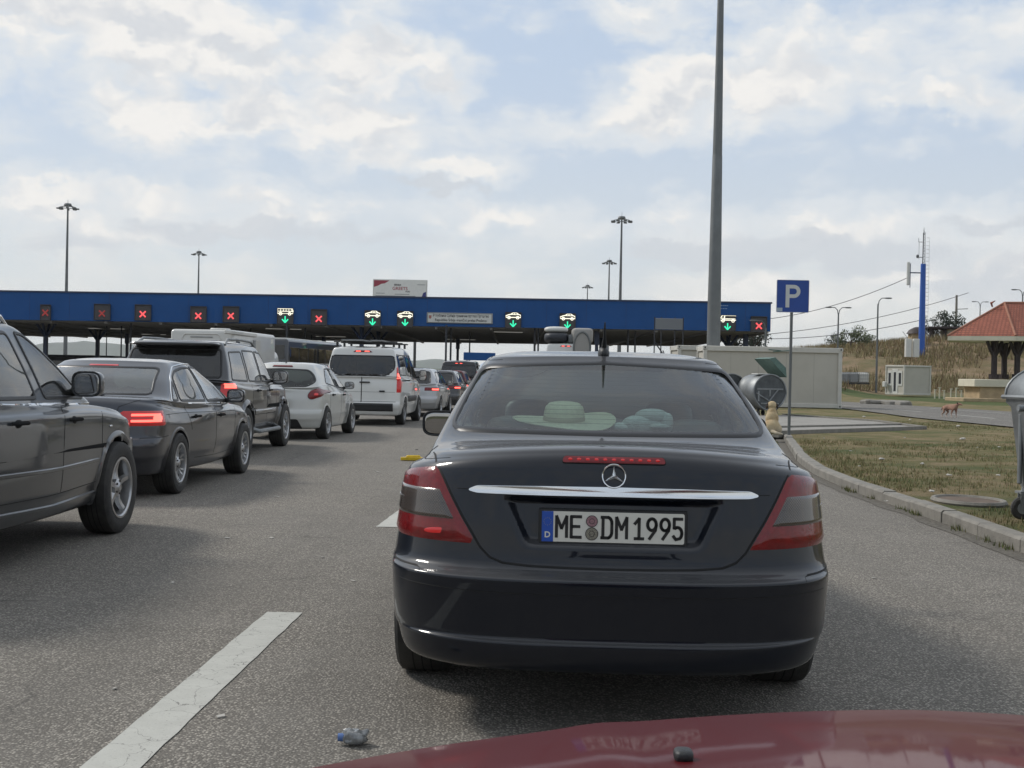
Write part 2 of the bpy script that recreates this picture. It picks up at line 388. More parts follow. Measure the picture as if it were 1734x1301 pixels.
class Surf:
    def __init__(s, rings, disp=None):
        s.P = np.array(rings, float); s.nr = len(rings); s.disp = disp
        s.gu = np.concatenate([np.linspace(0, 1, 41)[:-1], np.linspace(1, 2, 90)[:-1], np.linspace(2, 3, 31)])
        s.gv = np.linspace(0, s.nr-1.001, (s.nr-1)*8+1)
        U, V = np.meshgrid(s.gu, s.gv, indexing='ij'); s.U, s.V = U, V; s.G = s(U, V)
    def __call__(s, u, v):
        u = np.asarray(u, float); v = np.asarray(v, float); u = np.clip(u, 0, 3)
        p = hermite(s.P, v); Wd, Yr, Rr, n, Yf, Rf, nf, tr, tf, cr, cf = [p[..., k] for k in range(11)]
        we, wf = Wd*(1-tr), Wd*(1-tf)
        th = np.clip(u, 0, 1)*math.pi/2; a = np.sin(th)**(2/n); b = np.abs(np.cos(th))**(2/n)
        xr, yr = we*a, Yr+Rr*(1-b)
        t = np.clip(u-1, 0, 1); g = .5-.5*np.cos(math.pi*np.abs(2*t-1))
        xs = Wd*(1-np.where(t < .5, tr, tf)*g); ys = Yr+Rr+(Yf-Rf-Yr-Rr)*t
        th = np.clip(3-u, 0, 1)*math.pi/2; a2 = np.sin(th)**(2/nf); b2 = np.abs(np.cos(th))**(2/nf)
        xf, yf = wf*a2, Yf-Rf*(1-b2)
        x = np.where(u < 1, xr, np.where(u < 2, xs, xf)); y = np.where(u < 1, yr, np.where(u < 2, ys, yf))
        z = knots(p[..., 11:16], (y-Yr)/np.maximum(Yf-Yr, 1e-6))
        z = z+np.where(u < 1, cr*(1-a*a), 0)+np.where(u > 2, cf*(1-a2*a2), 0)
        if s.disp is not None:
            x, y, z = s.disp(x, y, z, u, v)
        return np.stack([x, y, z], -1)
    def normal(s, u, v, e=.004):
        du = s(np.minimum(u+e, 3), v)-s(np.maximum(u-e, 0), v); dv = s(u, np.minimum(v+e*2, s.nr-1.001))-s(u, np.maximum(v-e*2, 0))
        n = np.cross(du, dv); l = np.linalg.norm(n, axis=-1, keepdims=True)
        return n/np.maximum(l, 1e-12)
    def inv(s, kind, A, B, ul=None, vl=None):
        A = np.abs(np.asarray(A, float)) if kind in ('rear', 'top', 'front') else np.asarray(A, float); B = np.asarray(B, float)
        ka, kb = {'rear': (0, 2), 'front': (0, 2), 'side': (1, 2), 'top': (0, 1)}[kind]
        if ul is None: ul = {'rear': (0, 1.25), 'front': (1.9, 3), 'side': (.55, 2.6), 'top': (0, 3)}[kind]
        if vl is None: vl = (0, s.nr-1.001)
        mask = (s.U >= ul[0]-1e-6) & (s.U <= ul[1]+1e-6) & (s.V >= vl[0]-1e-6) & (s.V <= vl[1]+1e-6)
        gu, gv, g = s.U[mask], s.V[mask], s.G[mask]
        d = (g[None, :, ka]-A[:, None])**2+(g[None, :, kb]-B[:, None])**2
        k = d.argmin(1); u, v = gu[k].copy(), gv[k].copy(); best = np.sqrt(d.min(1)); bu, bv = u.copy(), v.copy()
        e = 1e-4
        for _ in range(10):
            p = s(u, v); pu = s(np.minimum(u+e, 3), v); pv = s(u, v+e)
            r0, r1 = p[:, ka]-A, p[:, kb]-B; er = np.hypot(r0, r1)
            ok = er < best; bu[ok] = u[ok]; bv[ok] = v[ok]; best[ok] = er[ok]
            a, b, c, dd = (pu[:, ka]-p[:, ka])/e, (pv[:, ka]-p[:, ka])/e, (pu[:, kb]-p[:, kb])/e, (pv[:, kb]-p[:, kb])/e
            det = a*dd-b*c; det = np.where(np.abs(det) < 1e-7, 1e-7, det)
            su = np.clip((r0*dd-r1*b)/det, -.12, .12); sv = np.clip((a*r1-c*r0)/det, -.5, .5)
            u = np.clip(u-su, ul[0], ul[1]); v = np.clip(v-sv, vl[0], vl[1]-1e-3)
        return bu, bv
    def map(s, kind, pts, off=0.0, side=1, ul=None, vl=None):
        """2D points -> 3D points on the surface pushed out by off; pts (N,2); off scalar or (N,)"""
        pts = np.asarray(pts, float); u, v = s.inv(kind, pts[:, 0], pts[:, 1], ul, vl)
        p = s(u, v); n = s.normal(u, v); p = p+n*(np.asarray(off)[..., None] if np.ndim(off) else off)
        if kind in ('rear', 'top', 'front'): sg = np.where(pts[:, 0] < 0, -1, 1)
        else: sg = side
        p[:, 0] *= sg
        return p
def rnd(poly, r, seg=4):
    out = []; n = len(poly); rr = r if isinstance(r, (list, tuple)) else [r]*n
    for i in range(n):
        p, a, b = np.array(poly[i], float), np.array(poly[i-1], float), np.array(poly[(i+1) % n], float)
        la, lb = np.linalg.norm(a-p), np.linalg.norm(b-p); c = min(rr[i], la*.48, lb*.48)
        if c < 1e-4: out.append(tuple(p)); continue
        q0, q1 = p+(a-p)/la*c, p+(b-p)/lb*c
        for k in range(seg+1):
            t = k/seg; out.append(tuple((1-t)**2*q0+2*t*(1-t)*p+t*t*q1))
    return out
def dens(poly, step, closed=True):
    out = []; n = len(poly)
    for i in range(n if closed else n-1):
        a, b = np.array(poly[i], float), np.array(poly[(i+1) % n], float); k = max(1, int(math.ceil(np.linalg.norm(b-a)/step)))
        for j in range(k): out.append(tuple(a+(b-a)*j/k))
    if not closed: out.append(tuple(poly[-1]))
    return out
def inset(poly, d):
    P = np.array(poly); n = len(P); a = np.roll(P, 1, 0); b = np.roll(P, -1, 0)
    area = .5*np.sum(P[:, 0]*b[:, 1]-b[:, 0]*P[:, 1]); t = b-a; t /= np.maximum(np.linalg.norm(t, axis=1, keepdims=True), 1e-9)
    nn = np.stack([-t[:, 1], t[:, 0]], 1)*(1 if area > 0 else -1)
    return P+nn*d
def inpoly(poly, X, Y):
    poly = np.asarray(poly); n = len(poly); ins = np.zeros(X.shape, bool); j = n-1
    for i in range(n):
        xi, yi, xj, yj = *poly[i], *poly[j]
        c = ((yi > Y) != (yj > Y)) & (X < (xj-xi)*(Y-yi)/((yj-yi) if yj != yi else 1e-12)+xi)
        ins ^= c; j = i
    return ins
def patch(S, kind, poly, off=.003, side=1, rings=5, step=.03, mb=None, mi=0, vl=None, ul=None, dome=0.0):
    P = np.array(dens(poly, step)); c = P.mean(0); n = len(P)
    ks = np.linspace(1, 0, rings+1)[:-1]; al = np.concatenate([c+(P-c)*k for k in ks]+[c[None]])
    of = np.concatenate([np.full(n, off+dome*(1-k*k)) for k in ks]+[[off+dome]])
    Q = S.map(kind, al, of, side, ul, vl)
    b = P; ar = .5*np.sum(b[:, 0]*np.roll(b[:, 1], -1)-np.roll(b[:, 0], -1)*b[:, 1])
    flip = (ar < 0) ^ (side < 0 and kind == 'side') ^ (kind in ('front',))
    fs = []
    for r in range(rings-1):
        for i in range(n):
            j = (i+1) % n; fs.append((r*n+i, r*n+j, (r+1)*n+j, (r+1)*n+i))
    for i in range(n): fs.append(((rings-1)*n+i, (rings-1)*n+(i+1) % n, rings*n))
    if flip: fs = [f[::-1] for f in fs]
    mb = mb or MB(); mb.add(Q, fs, mi)
    u_, v_ = S.inv(kind, al[:, 0], al[:, 1], ul, vl); nn = S.normal(u_, v_); nn[:, 0] *= (np.where(al[:, 0] < 0, -1, 1) if kind != 'side' else side); mb.nrm = nn
    return mb
def setn(o, mb):
    if getattr(mb, 'nrm', None) is not None and len(o.data.vertices) == len(mb.nrm): o.data.normals_split_custom_set_from_vertices(mb.nrm.tolist())
    return o
def band(S, kind, poly, w=.025, off=.003, side=1, step=.03, closed=True, mb=None, mi=0, vl=None, ul=None, h=.004, w2=None):
    P = np.array(dens(poly, step, closed)); n = len(P)
    if closed: a, b = inset(P, -w/2 if w2 is None else -w2), inset(P, w/2 if w2 is None else w)
    else:
        t = np.gradient(P, axis=0); t /= np.maximum(np.linalg.norm(t, axis=1, keepdims=True), 1e-9); nn = np.stack([-t[:, 1], t[:, 0]], 1)
        a, b = P-nn*w/2, P+nn*w/2
    m = (a+b)/2
    Q = np.concatenate([S.map(kind, a, off*.2, side, ul, vl), S.map(kind, a*.8+b*.2, off+h*.8, side, ul, vl), S.map(kind, a*.2+b*.8, off+h*.8, side, ul, vl), S.map(kind, b, off*.2, side, ul, vl)])
    fs = []
    for r in range(3):
        for i in range(n if closed else n-1):
            j = (i+1) % n; fs.append((r*n+i, r*n+j, (r+1)*n+j, (r+1)*n+i))
    mb = mb or MB(); mb.add(Q, fs, mi); return mb

def make_wheel(r, w, spokes=5, style='twin', hub='alloy'):
    t = MB(); R0 = r*.66
    prof = [(R0, -w*.42), (R0+.012, -w*.47), (r*.80, -w*.50), (r*.93, -w*.485), (r*.985, -w*.42), (r, -w*.30), (r, w*.30), (r*.985, w*.42), (r*.93, w*.485), (r*.80, w*.50), (R0+.012, w*.47), (R0, w*.42)]
    t.lathe(prof, 40, axis='X')
    for k in (-.16, 0, .16): t.lathe([(r+.0015, w*(k-.012)), (r+.0015, w*(k+.012))], 40, axis='X', mi=1)
    m = MB()
    m.lathe([(R0+.003, w*.40), (R0+.004, w*.47), (R0-.012, w*.475), (R0-.022, w*.43), (R0-.03, w*.05), (R0-.03, -w*.4)], 40, axis='X')
    m.lathe([(.0, w*.02), (R0*.62, w*.02), (R0*.62, -w*.06), (R0-.03, -w*.1)], 28, axis='X', mi=2)
    m.lathe([(.0, w*.02-.02), (R0-.03, w*.02-.02)], 20, axis='X', mi=1)
    xo = w*.40
    m.lathe([(0, xo+.006), (.026, xo+.006), (.032, xo), (.07, xo-.015), (.075, xo-.05)], 20, axis='X')
    def bar(a0, a1, w0, w1, r0=.05, r1=None):
        r1 = r1 or R0-.015; N_ = 5; vs = []
        for i in range(N_):
            k = i/(N_-1); rr = r0+(r1-r0)*k; a = a0+(a1-a0)*k; ww = w0+(w1-w0)*k; x = xo-.012-.02*math.sin(k*math.pi)+.012*k
            c, s_ = math.cos(a), math.sin(a)
            for (o, dx) in ((-ww, -.03), (-ww*.6, 0), (ww*.6, 0), (ww, -.03)):
                vs.append((x+dx, rr*c-o*s_, rr*s_+o*c))
        fs = [(i*4+j, i*4+j+1, (i+1)*4+j+1, (i+1)*4+j) for i in range(N_-1) for j in range(3)]
        m.add(vs, fs, 0)
    for k in range(spokes):
        a = 2*math.pi*k/spokes+.3
        if style == 'twin': bar(a-.06, a-.16, .014, .016); bar(a+.06, a+.16, .014, .016)
        elif style == 'wide': bar(a, a, .034, .026)
        elif style == 'y': bar(a, a-.17, .02, .013); bar(a, a+.17, .02, .013)
        elif style == 'steel': bar(a, a, .045, .07)
    for k in range(5):
        a = 2*math.pi*k/5; m.lathe([(0, xo+.001), (.008, xo+.001), (.008, xo-.01)], 8, c=(0, .052*math.cos(a), .052*math.sin(a)), axis='X', mi=2)
    return t, m

class Car:
    def __init__(s, name, label, cat, rings, mat, wheels, ww=.22, disp=None, group=None, res=(.04, 6), Rarch=None, rear_only=False):
        s.root = empty(name, label=label, cat=cat, group=group); s.S = Surf(rings, disp); s.mat = mat; s.wheels = wheels; s.ww = ww
        s.holes = []; s.zones = []; s.res = res; s.nr = len(rings); s.Ra = Rarch or wheels[0][2]+.045; s.rings = np.array(rings)
        s.ulist = None; s.vsub = None
    def shell(s):
        S = s.S; us = s.ulist if s.ulist is not None else None
        if us is None:
            L = s.rings[:, 4].max()-s.rings[:, 1].min(); k = max(20, int(L/s.res[0]))
            us = np.concatenate([np.linspace(0, 1, 20)[:-1], np.linspace(1, 2, k)[:-1], np.linspace(2, 3, 18)])
        vs = s.vsub if s.vsub is not None else np.linspace(0, s.nr-1, (s.nr-1)*s.res[1]+1)
        vs = np.minimum(vs, s.nr-1-1e-6)
        U, V = np.meshgrid(us, vs, indexing='ij'); G = S(U, V); nu, nv = U.shape
        # closed loop: right side 0..3 then left side back
        GL = G[-2:0:-1].copy(); GL[..., 0] *= -1
        A = np.concatenate([G, GL]); UU = np.concatenate([U, U[-2:0:-1]]); VV = np.concatenate([V, V[-2:0:-1]]); n = A.shape[0]
        SD = np.concatenate([np.ones(nu), -np.ones(nu-2)])
        A2 = np.concatenate([A, A[:1]]); cen = (A2[:-1, :-1]+A2[1:, :-1]+A2[1:, 1:]+A2[:-1, 1:])/4
        U2 = np.concatenate([UU, UU[:1]]); uc = (U2[:-1, :-1]+U2[1:, :-1])/2; V2 = VV; vc = (V2[:, :-1]+V2[:, 1:])/2
        X, Y, Z = cen[..., 0], cen[..., 1], cen[..., 2]
        keep = np.ones(X.shape, bool)
        for (yw, tr, r) in s.wheels:
            keep &= ~(((Y-yw)**2+(Z-r)**2 < s.Ra**2) & (np.abs(X) > .3) & (Z < r+s.Ra) & (vc < s.nr*.6))
        for (kind, poly, cond, sd) in s.holes:
            if kind == 'side': k = inpoly(poly, Y, Z) & (uc > .55) & (uc < 2.6) & (X*sd > 0 if sd else True)
            elif kind == 'rear': k = inpoly(poly, X, Z) & (uc < 1.3)
            elif kind == 'front': k = inpoly(poly, X, Z) & (uc > 1.9)
            else: k = inpoly(poly, X, Y)
            if cond is not None: k = k & (vc > cond[0]) & (vc < cond[1])
            keep &= ~k
        zone = np.zeros(X.shape, int); names = ['body']
        for (nm, fn) in s.zones:
            z = fn(uc, vc, X, Y, Z) & (zone == 0)
            zone[z] = len(names); names.append(nm)
        idx = np.arange(n*nv).reshape(n, nv); i2 = np.concatenate([idx, idx[:1]])
        flat = A.reshape(-1, 3); nrm_mesh = {}
        fn_ = np.cross(A2[1:, 1:]-A2[:-1, :-1], A2[:-1, 1:]-A2[1:, :-1])
        vn = np.zeros((n+1, nv, 3)); vn[:-1, :-1] += fn_; vn[1:, :-1] += fn_; vn[1:, 1:] += fn_; vn[:-1, 1:] += fn_
        vn[0] += vn[-1]; vn = vn[:-1].reshape(-1, 3); vn /= np.maximum(np.linalg.norm(vn, axis=1, keepdims=True), 1e-12)
        for zi, nm in enumerate(names):
            sel = np.argwhere(keep & (zone == zi))
            if not len(sel): continue
            f = np.stack([i2[sel[:, 0], sel[:, 1]], i2[sel[:, 0]+1, sel[:, 1]], i2[sel[:, 0]+1, sel[:, 1]+1], i2[sel[:, 0], sel[:, 1]+1]], 1)
            used, invx = np.unique(f, return_inverse=True); f2 = invx.reshape(f.shape)
            o = link_mesh(nm.split('#')[0], flat[used], f2.tolist(), [s.mat], s.root, None, True, None)
            if len(o.data.vertices) == len(used): o.data.normals_split_custom_set_from_vertices(vn[used].tolist())
            nrm_mesh[nm] = o
        s.body = nrm_mesh.get('body'); s.parts = nrm_mesh
        return s
    def arches(s, mat=None, w=.03, lip='trim', flare=.012):
        for (yw, tr, r) in s.wheels:
            for sd in (1, -1):
                mb = MB(); well = MB()
                an = np.linspace(-.42, math.pi+.42, 40); pts = np.stack([yw+s.Ra*np.cos(an), r+s.Ra*np.sin(an)], 1)
                pts = pts[pts[:, 1] > s.rings[0, 11]+.01]
                c = np.array([yw, r]); o1 = c+(pts-c)*(1+w/s.Ra); i1 = c+(pts-c)*(1-.018/s.Ra)
                a = s.S.map('side', o1, .001, sd); m = s.S.map('side', c+(pts-c)*(1+w*.5/s.Ra), flare*.8, sd); b = s.S.map('side', i1, flare, sd); d = b.copy(); d[:, 0] -= sd*.07
                n = len(pts); Q = np.concatenate([a, m, b, d]); fs = [(q*n+i, q*n+i+1, (q+1)*n+i+1, (q+1)*n+i) for q in range(3) for i in range(n-1)]
                mb.add(Q, fs)
                e = d.copy(); f_ = e.copy(); f_[:, 0] = sd*.35
                Q = np.concatenate([e, f_]); well.add(Q, [(i, i+1, n+i+1, n+i) for i in range(n-1)])
                well.add(list(f_)+[(sd*.35, yw, r)], [(i, i+1, n) for i in range(n-1)])
                mb.build('wheel_arch', mat or s.mat, s.root); well.build('wheel_well', 'well', s.root)
        return s
    def put_wheels(s, spokes=5, style='twin', rimmat='alloy', rimr=None):
        t0 = None
        for (yw, tr, r) in s.wheels:
            for sd in (1, -1):
                if t0 is None:
                    t, m = make_wheel(r, s.ww, spokes, style); a = t.build('wheel', ['rubber', 'gap'], s.root); b = m.build('rim', [rimmat, 'well', 'disc'], a); t0 = (a, b, r)
                else:
                    a = t0[0].copy(); b = t0[1].copy(); COL.objects.link(a); COL.objects.link(b); b.parent = a; a.parent = s.root
                a.location = (sd*tr, yw, r); a.rotation_euler = (0, 0, 0 if sd > 0 else math.pi)
        return s
    def window(s, kind, poly, r=.04, side=0, mat='glass', gw=.03, trim=None, vl=None, name='window', off=.001, gmat='gasket', hole=True, goff=.003):
        P = rnd(poly, r)
        sides = (side,) if side else ((1, -1) if kind == 'side' else (1,))
        s.pend = getattr(s, 'pend', [])
        if hole: s.holes.append((kind, P, vl, side))
        for sd in sides: s.pend.append((name, kind, P, sd, mat, gw, trim, vl, off, gmat, goff))
        return s
    def finish_windows(s):
        for (name, kind, P, sd, mat, gw, trim, vl, off, gmat, goff) in getattr(s, 'pend', []):
            pm = patch(s.S, kind, P, off, sd, vl=vl, rings=6, step=.05); g = setn(pm.build(name, mat, s.root, sharp=None), pm)
            if gmat: band(s.S, kind, P, gw, goff, sd, vl=vl, step=.03).build('seal', gmat, g)
            if trim: band(s.S, kind, inset(P, -gw*.5-.006), trim, .004, sd, vl=vl, step=.04, h=.006).build('chrome_trim', 'chrome', g)
    def lens(s, name, kind, poly, mat, r=.02, sides=(1, -1), off=.006, vl=None, parent=None, step=.025, dome=.004, ul=None, rings=5):
        out = []
        for sd in sides:
            P = rnd(poly, r)
            if kind in ('rear', 'front') and sd < 0: P = [(-a, b) for a, b in P][::-1]
            o = patch(s.S, kind, P, off, sd if kind == 'side' else 1, vl=vl, step=step, dome=dome, ul=ul, rings=rings)
            # rim that closes the lens onto the body
            band(s.S, kind, P, .006, .0, sd if kind == 'side' else 1, vl=vl, step=step, ul=ul, mb=o, mi=1, h=off)
            out.append(o.build(name, [mat, 'gap'], parent or s.root, sharp=None))
        return out
    def wrap_lamp(s, name, xin, z0, z1, ue, mat, off=.01, vr=(4, 13), parents=None, nz=9, nu=18, zb=None, sides=(1, -1)):
        res = []
        for k_, sd in enumerate(sides):
            Us, Vs = [], []
            for z in np.linspace(z0, z1, nz):
                x0 = xin(z) if callable(xin) else xin
                u0, v0 = s.S.inv('rear', [x0], [z], (0, 1), vr); uu = np.linspace(u0[0], ue(z) if callable(ue) else ue, nu); vv = np.full(nu, v0[0])
                for _ in range(16):
                    p = s.S(uu, vv); q = s.S(uu, vv+1e-3); d = (q[:, 2]-p[:, 2])/1e-3
                    vv = np.clip(vv-np.clip((p[:, 2]-z)/np.where(np.abs(d) < 1e-4, 1e-4, d), -.3, .3), vr[0], vr[1])
                Us.append(uu); Vs.append(vv)
            U, V = np.array(Us), np.array(Vs); nn = s.S.normal(U, V); G = s.S(U, V)+nn*off; Gi = s.S(U, V)-nn*.004
            G[0] = Gi[0]; G[-1] = Gi[-1]; G[:, 0] = Gi[:, 0]; G[:, -1] = Gi[:, -1]; G[..., 0] *= sd; h, w = U.shape
            fs = [(j*w+i, j*w+i+1, (j+1)*w+i+1, (j+1)*w+i) for j in range(h-1) for i in range(w-1)]
            if sd < 0: fs = [f[::-1] for f in fs]
            res.append(link_mesh(name, G.reshape(-1, 3), fs, mat, parents[k_] if parents else s.root, sharp=60))
        return res
    def seam(s, kind, pts, w=.006, sides=(1, -1), closed=False, vl=None, name='panel_gap', mat='gap', off=.0012, h=.0006, mb=None, ul=None):
        for sd in sides:
            P = pts
            if kind in ('rear', 'front', 'top') and sd < 0: P = [(-a, b) for a, b in pts]
            band(s.S, kind, P, w, off, sd if kind == 'side' else 1, closed=closed, vl=vl, ul=ul, h=h, step=.03).build('panel_gap', 'gap', s.root)
    def finish_seams(s):
        if getattr(s, 'gapmb', None): s.gapmb.build('panel_gap', 'gap', s.root)
    def handles(s, spots, mat=None, l=.19, z=.026):
        for (y, z0) in spots:
            for sd in (1, -1):
                p = s.S.map('side', [(y, z0)], .0, sd)[0]; parent = s.root
                cup = MB().sell((0, 0, 0), (.012, l*.30, .032), .7, 16, 8); cup.sell((0, 0, 0), (.01, .001, .001), .7, 4, 3)
                h = MB(); h.tube([(p[0]-sd*.004, p[1]-l/2, p[2]), (p[0]+sd*.028, p[1]-l*.42, p[2]+.002), (p[0]+sd*.034, p[1], p[2]+.004), (p[0]+sd*.028, p[1]+l*.42, p[2]+.002), (p[0]-sd*.004, p[1]+l/2, p[2])], [.010, .013, .014, .013, .010], 8)
                h.sell((p[0]-sd*.004, p[1], p[2]-.004), (.008, l*.3, .03), .8, 14, 8, mi=1)
                h.build('door_handle', [mat or s.mat, 'gap'], s.root)
    def mirrors(s, y, z, w=.20, h=.15, out=.16, mat=None, base='trim', sides=(1, -1), tilt=.0, mirr='mirror'):
        for sd in sides:
            p = s.S.map('side', [(y, z)], 0, sd)[0]; c = Vector((p[0]+sd*out, y-.02, z+.05))
            mb = MB(); mb.sell(c, (w/2, .075, h/2), .55, 24, 14, 0)
            # flatten the rear face of the housing
            mb.v = [(v[0], max(v[1], c.y-.045), v[2]) for v in mb.v]
            mb.tube([(p[0]-sd*.02, y+.03, z-.02), (p[0]+sd*.04, y+.02, z), (c.x-sd*w*.3, y, z+.03)], [.035, .028, .03], 10, 1)
            o = mb.build('wing_mirror', [mat or s.mat, base], s.root, sharp=50)
            q = MB(); q.sell((c.x, c.y-.046, c.z), (w/2-.014, .002, h/2-.013), .55, 24, 14, 0); q.build('mirror_glass', mirr, o)
            q = MB(); P = [(w/2*.97*math.copysign(abs(math.cos(t))**.55, math.cos(t)), h/2*.97*math.copysign(abs(math.sin(t))**.55, math.sin(t))) for t in np.linspace(0, 2*math.pi, 29)[:-1]]
            q.tube([(c.x+a, c.y-.047, c.z+b) for a, b in P], .006, 6, closed=True); q.build('mirror_surround', base, o)
    def interior(s, y0, y1, w, zf, zb, front_y, rear_y, headz=1.18, mat='fabric', dash_y=None, dash_z=.98, steer=-.36, lhs=True, roof=None, seats=(-.37, .37), rear=True):
        tub = MB(); tub.box((0, (y0+y1)/2, zf), (w*2, y1-y0, .03)); tub.box((w-.02, (y0+y1)/2, (zf+zb)/2), (.04, y1-y0, zb-zf)); tub.box((-w+.02, (y0+y1)/2, (zf+zb)/2), (.04, y1-y0, zb-zf))
        tub.box((0, y0, (zf+zb)/2), (w*2, .03, zb-zf)); tub.build('cabin_lining', 'fabric', s.root)
        def seat(x, y, wd, hz, n=1):
            mb = MB(); mb.sell((x, y+.28, zf+.22), (wd/2, .27, .10), .45); tilt = Matrix.Rotation(R(-18), 3, 'X')
            hb = hz-.20-(zf+.25); mb.sell((x, y-.02-.08, zf+.25+hb/2), (wd/2, .07, hb/2), .4, mat=Matrix.Rotation(R(14), 3, 'X'))
            o = mb.build('seat', mat, s.root)
            for k in range(n):
                xx = x if n == 1 else x+(k-(n-1)/2)*wd/n*.98
                h = MB(); h.sell((xx, y-.22, hz-.09), (.13, .05, .085), .6); h.cyl((xx-.05, y-.20, hz-.28), (xx-.05, y-.22, hz-.12), .008); h.cyl((xx+.05, y-.20, hz-.28), (xx+.05, y-.22, hz-.12), .008)
                h.build('headrest', mat, o)
        for x in seats: seat(x, front_y, .50, headz)
        if rear: seat(0, rear_y, min(1.34, w*1.75), headz-.06, 3)
        if dash_y:
            d = MB(); d.sell((0, dash_y, dash_z-.14), (w*.96, .30, .14), .4, 30, 12); 
            d.lathe([(.185, -.012), (.195, 0), (.185, .012), (.175, 0)], 28, c=(0, 0, 0), axis='Y', closed=True)
            k = len(d.v)-28*4
            rm = Matrix.Rotation(R(-22), 3, 'X')
            for i in range(k, len(d.v)):
                q = rm @ Vector(d.v[i]); d.v[i] = (q.x+steer, q.y+dash_y-.42, q.z+dash_z-.05)
            d.cyl((steer, dash_y-.42, dash_z-.05), (steer, dash_y-.1, dash_z-.14), .05)
            d.box((0, dash_y-.02, dash_z+.30), (.22, .02, .06), bev=.01)
            d.build('dashboard', 'fabric', s.root)
        f = MB(); a = s.rings; L0, L1 = a[0, 1], a[0, 4]; f.box((0, (L0+L1)/2, a[0, 11]+.07), ((a[0, 0]-.06)*1.2, L1-L0-.5, .06)); f.build('underbody', 'under', s.root)
    def place(s, wheel_px, yw, xw, yaw):
        """put the contact point of the wheel (yw, xw) at the ground pixel, heading yaw (deg, clockwise from +Y)"""
        g = gnd(*wheel_px); a = R(-yaw); c, n = math.cos(a), math.sin(a)
        off = Vector((xw*c-yw*n, xw*n+yw*c, 0)); s.root.location = g-off; s.root.rotation_euler = (0, 0, a); return s

def std_rings(L, Wd, H, zc=.2, bz=.62, bstep=.05, fasc=.05, deckz=1.0, decky=.15, gby=.6, gbz=1.05, belt=.95, beltr=None, roofr=1.3, rooff=2.6, cowl=3.6, cowlz=1.0, hoodz=.74, wroof=.56,
              wglass=None, n=3.0, nf=2.8, Rr=.55, Rf=.75, tr=.05, tf=.07, crown=.02, sill=.0, ngl=2.6, Rgl=.28, gtr=.04, rgz=None, midz=.72, roofcr=.012, ygm=None, bulge=.0, bumpy=0.0, wg_tr=.05):
    beltr = belt if beltr is None else beltr; wg = wglass or Wd-.085; rgz = rgz or H-.075
    def r(W_, Yr, Yf, z, R1=Rr, n1=n, R2=Rf, n2=nf, t1=tr, t2=tf, c1=0., c2=0.):
        z = [z]*5 if not isinstance(z, (list, tuple)) else list(z)
        return [W_, Yr, R1, n1, Yf, R2, n2, t1, t2, c1, c2]+z
    sh = belt-.07
    ym = ygm or (gby*.48+roofr*.52)
    return [
        r(Wd-.10, .14+bumpy, L-.16, zc-.01),
        r(Wd-.055, .07+bumpy, L-.08, zc+.02),
        r(Wd-.03, .025, L-.03, zc+.13),
        r(Wd-.012, .0, L-.01, zc+.20),
        r(Wd, .0, L, bz-.06),
        r(Wd, bstep*.45, L-.005, bz),
        r(Wd+.001, bstep, L-.02, bz+.035),
        r(Wd+.002, bstep+fasc*.35, L-.05, [midz, .72, .72, .70, .66]),
        r(Wd-.004, bstep+fasc*.9, L-.10, [deckz-.05, sh-.02, sh-.03, sh-.05, hoodz-.03], c1=crown*.5),
        r(Wd-.03, decky, L-.16, [deckz, sh+.03, sh+.02, sh+.01, hoodz], c1=crown, c2=crown),
        r(wg+.025, decky+.06, L-.34, [deckz+.02, beltr-.012, belt-.012, belt-.03, hoodz+.07], R1=Rr*.85, c1=crown*1.1, c2=crown*1.5),
        r(wg+.012, gby*.55+decky*.45, cowl*.5+L*.5-.2, [(gbz+deckz)/2+.01, beltr-.006, belt-.004, belt-.012, (hoodz*.42+cowlz*.58)], R1=Rgl*1.2, n1=ngl, c1=crown*.8, c2=crown*1.6, t1=gtr),
        r(wg, gby, cowl, [gbz, beltr, belt, belt, cowlz], R1=Rgl, n1=ngl, R2=.30, n2=2.5, t1=gtr, t2=.06, c1=.004, c2=.01),
        r((wg+wroof)/2+.022, ym, cowl*.5+rooff*.5, [(gbz+rgz)/2+bulge, (beltr+rgz)/2, (belt+rgz)/2, (belt+rgz)/2, (cowlz+rgz)/2+.02], R1=Rgl*1.1, n1=ngl, R2=.28, n2=2.5, t1=wg_tr, t2=.06, c1=.004, c2=.01),
        r(wroof+.02, roofr, rooff, [rgz, rgz+.004, rgz+.006, rgz+.004, rgz], R1=Rgl*1.1, n1=ngl, R2=.26, n2=2.5, t1=wg_tr, t2=.06, c1=roofcr*2, c2=.015),
        r(wroof-.045, roofr+.07, rooff-.08, [rgz+.035]*1+[H-.032]*3+[rgz+.03], R1=Rgl, n1=ngl, R2=.42, n2=2.3, c1=roofcr, c2=.01),
        r(wroof*.62, roofr+.28, rooff-.35, [rgz+.055, H-.007, H-.006, H-.008, rgz+.05], R1=Rgl, n1=ngl, R2=.4, n2=2.3, c1=0, c2=0),
        r(.002, (roofr+rooff)/2-.2, (roofr+rooff)/2+.2, H, R1=.05, n1=2.2, R2=.05, n2=2.2, t1=0, t2=0),
    ]

def doors(v0, ya, yb, yc, v1=12):
    out = []
    for sx in (1, -1):
        for (a, b) in ((ya, yb), (yb, yc)):
            out.append(('door#%d%d' % (sx, int(a*10)), lambda u, v, X, Y, Z, sx=sx, a=a, b=b: (v > v0) & (v < v1) & (Y > a) & (Y <= b) & (X*sx > .5)))
    return out
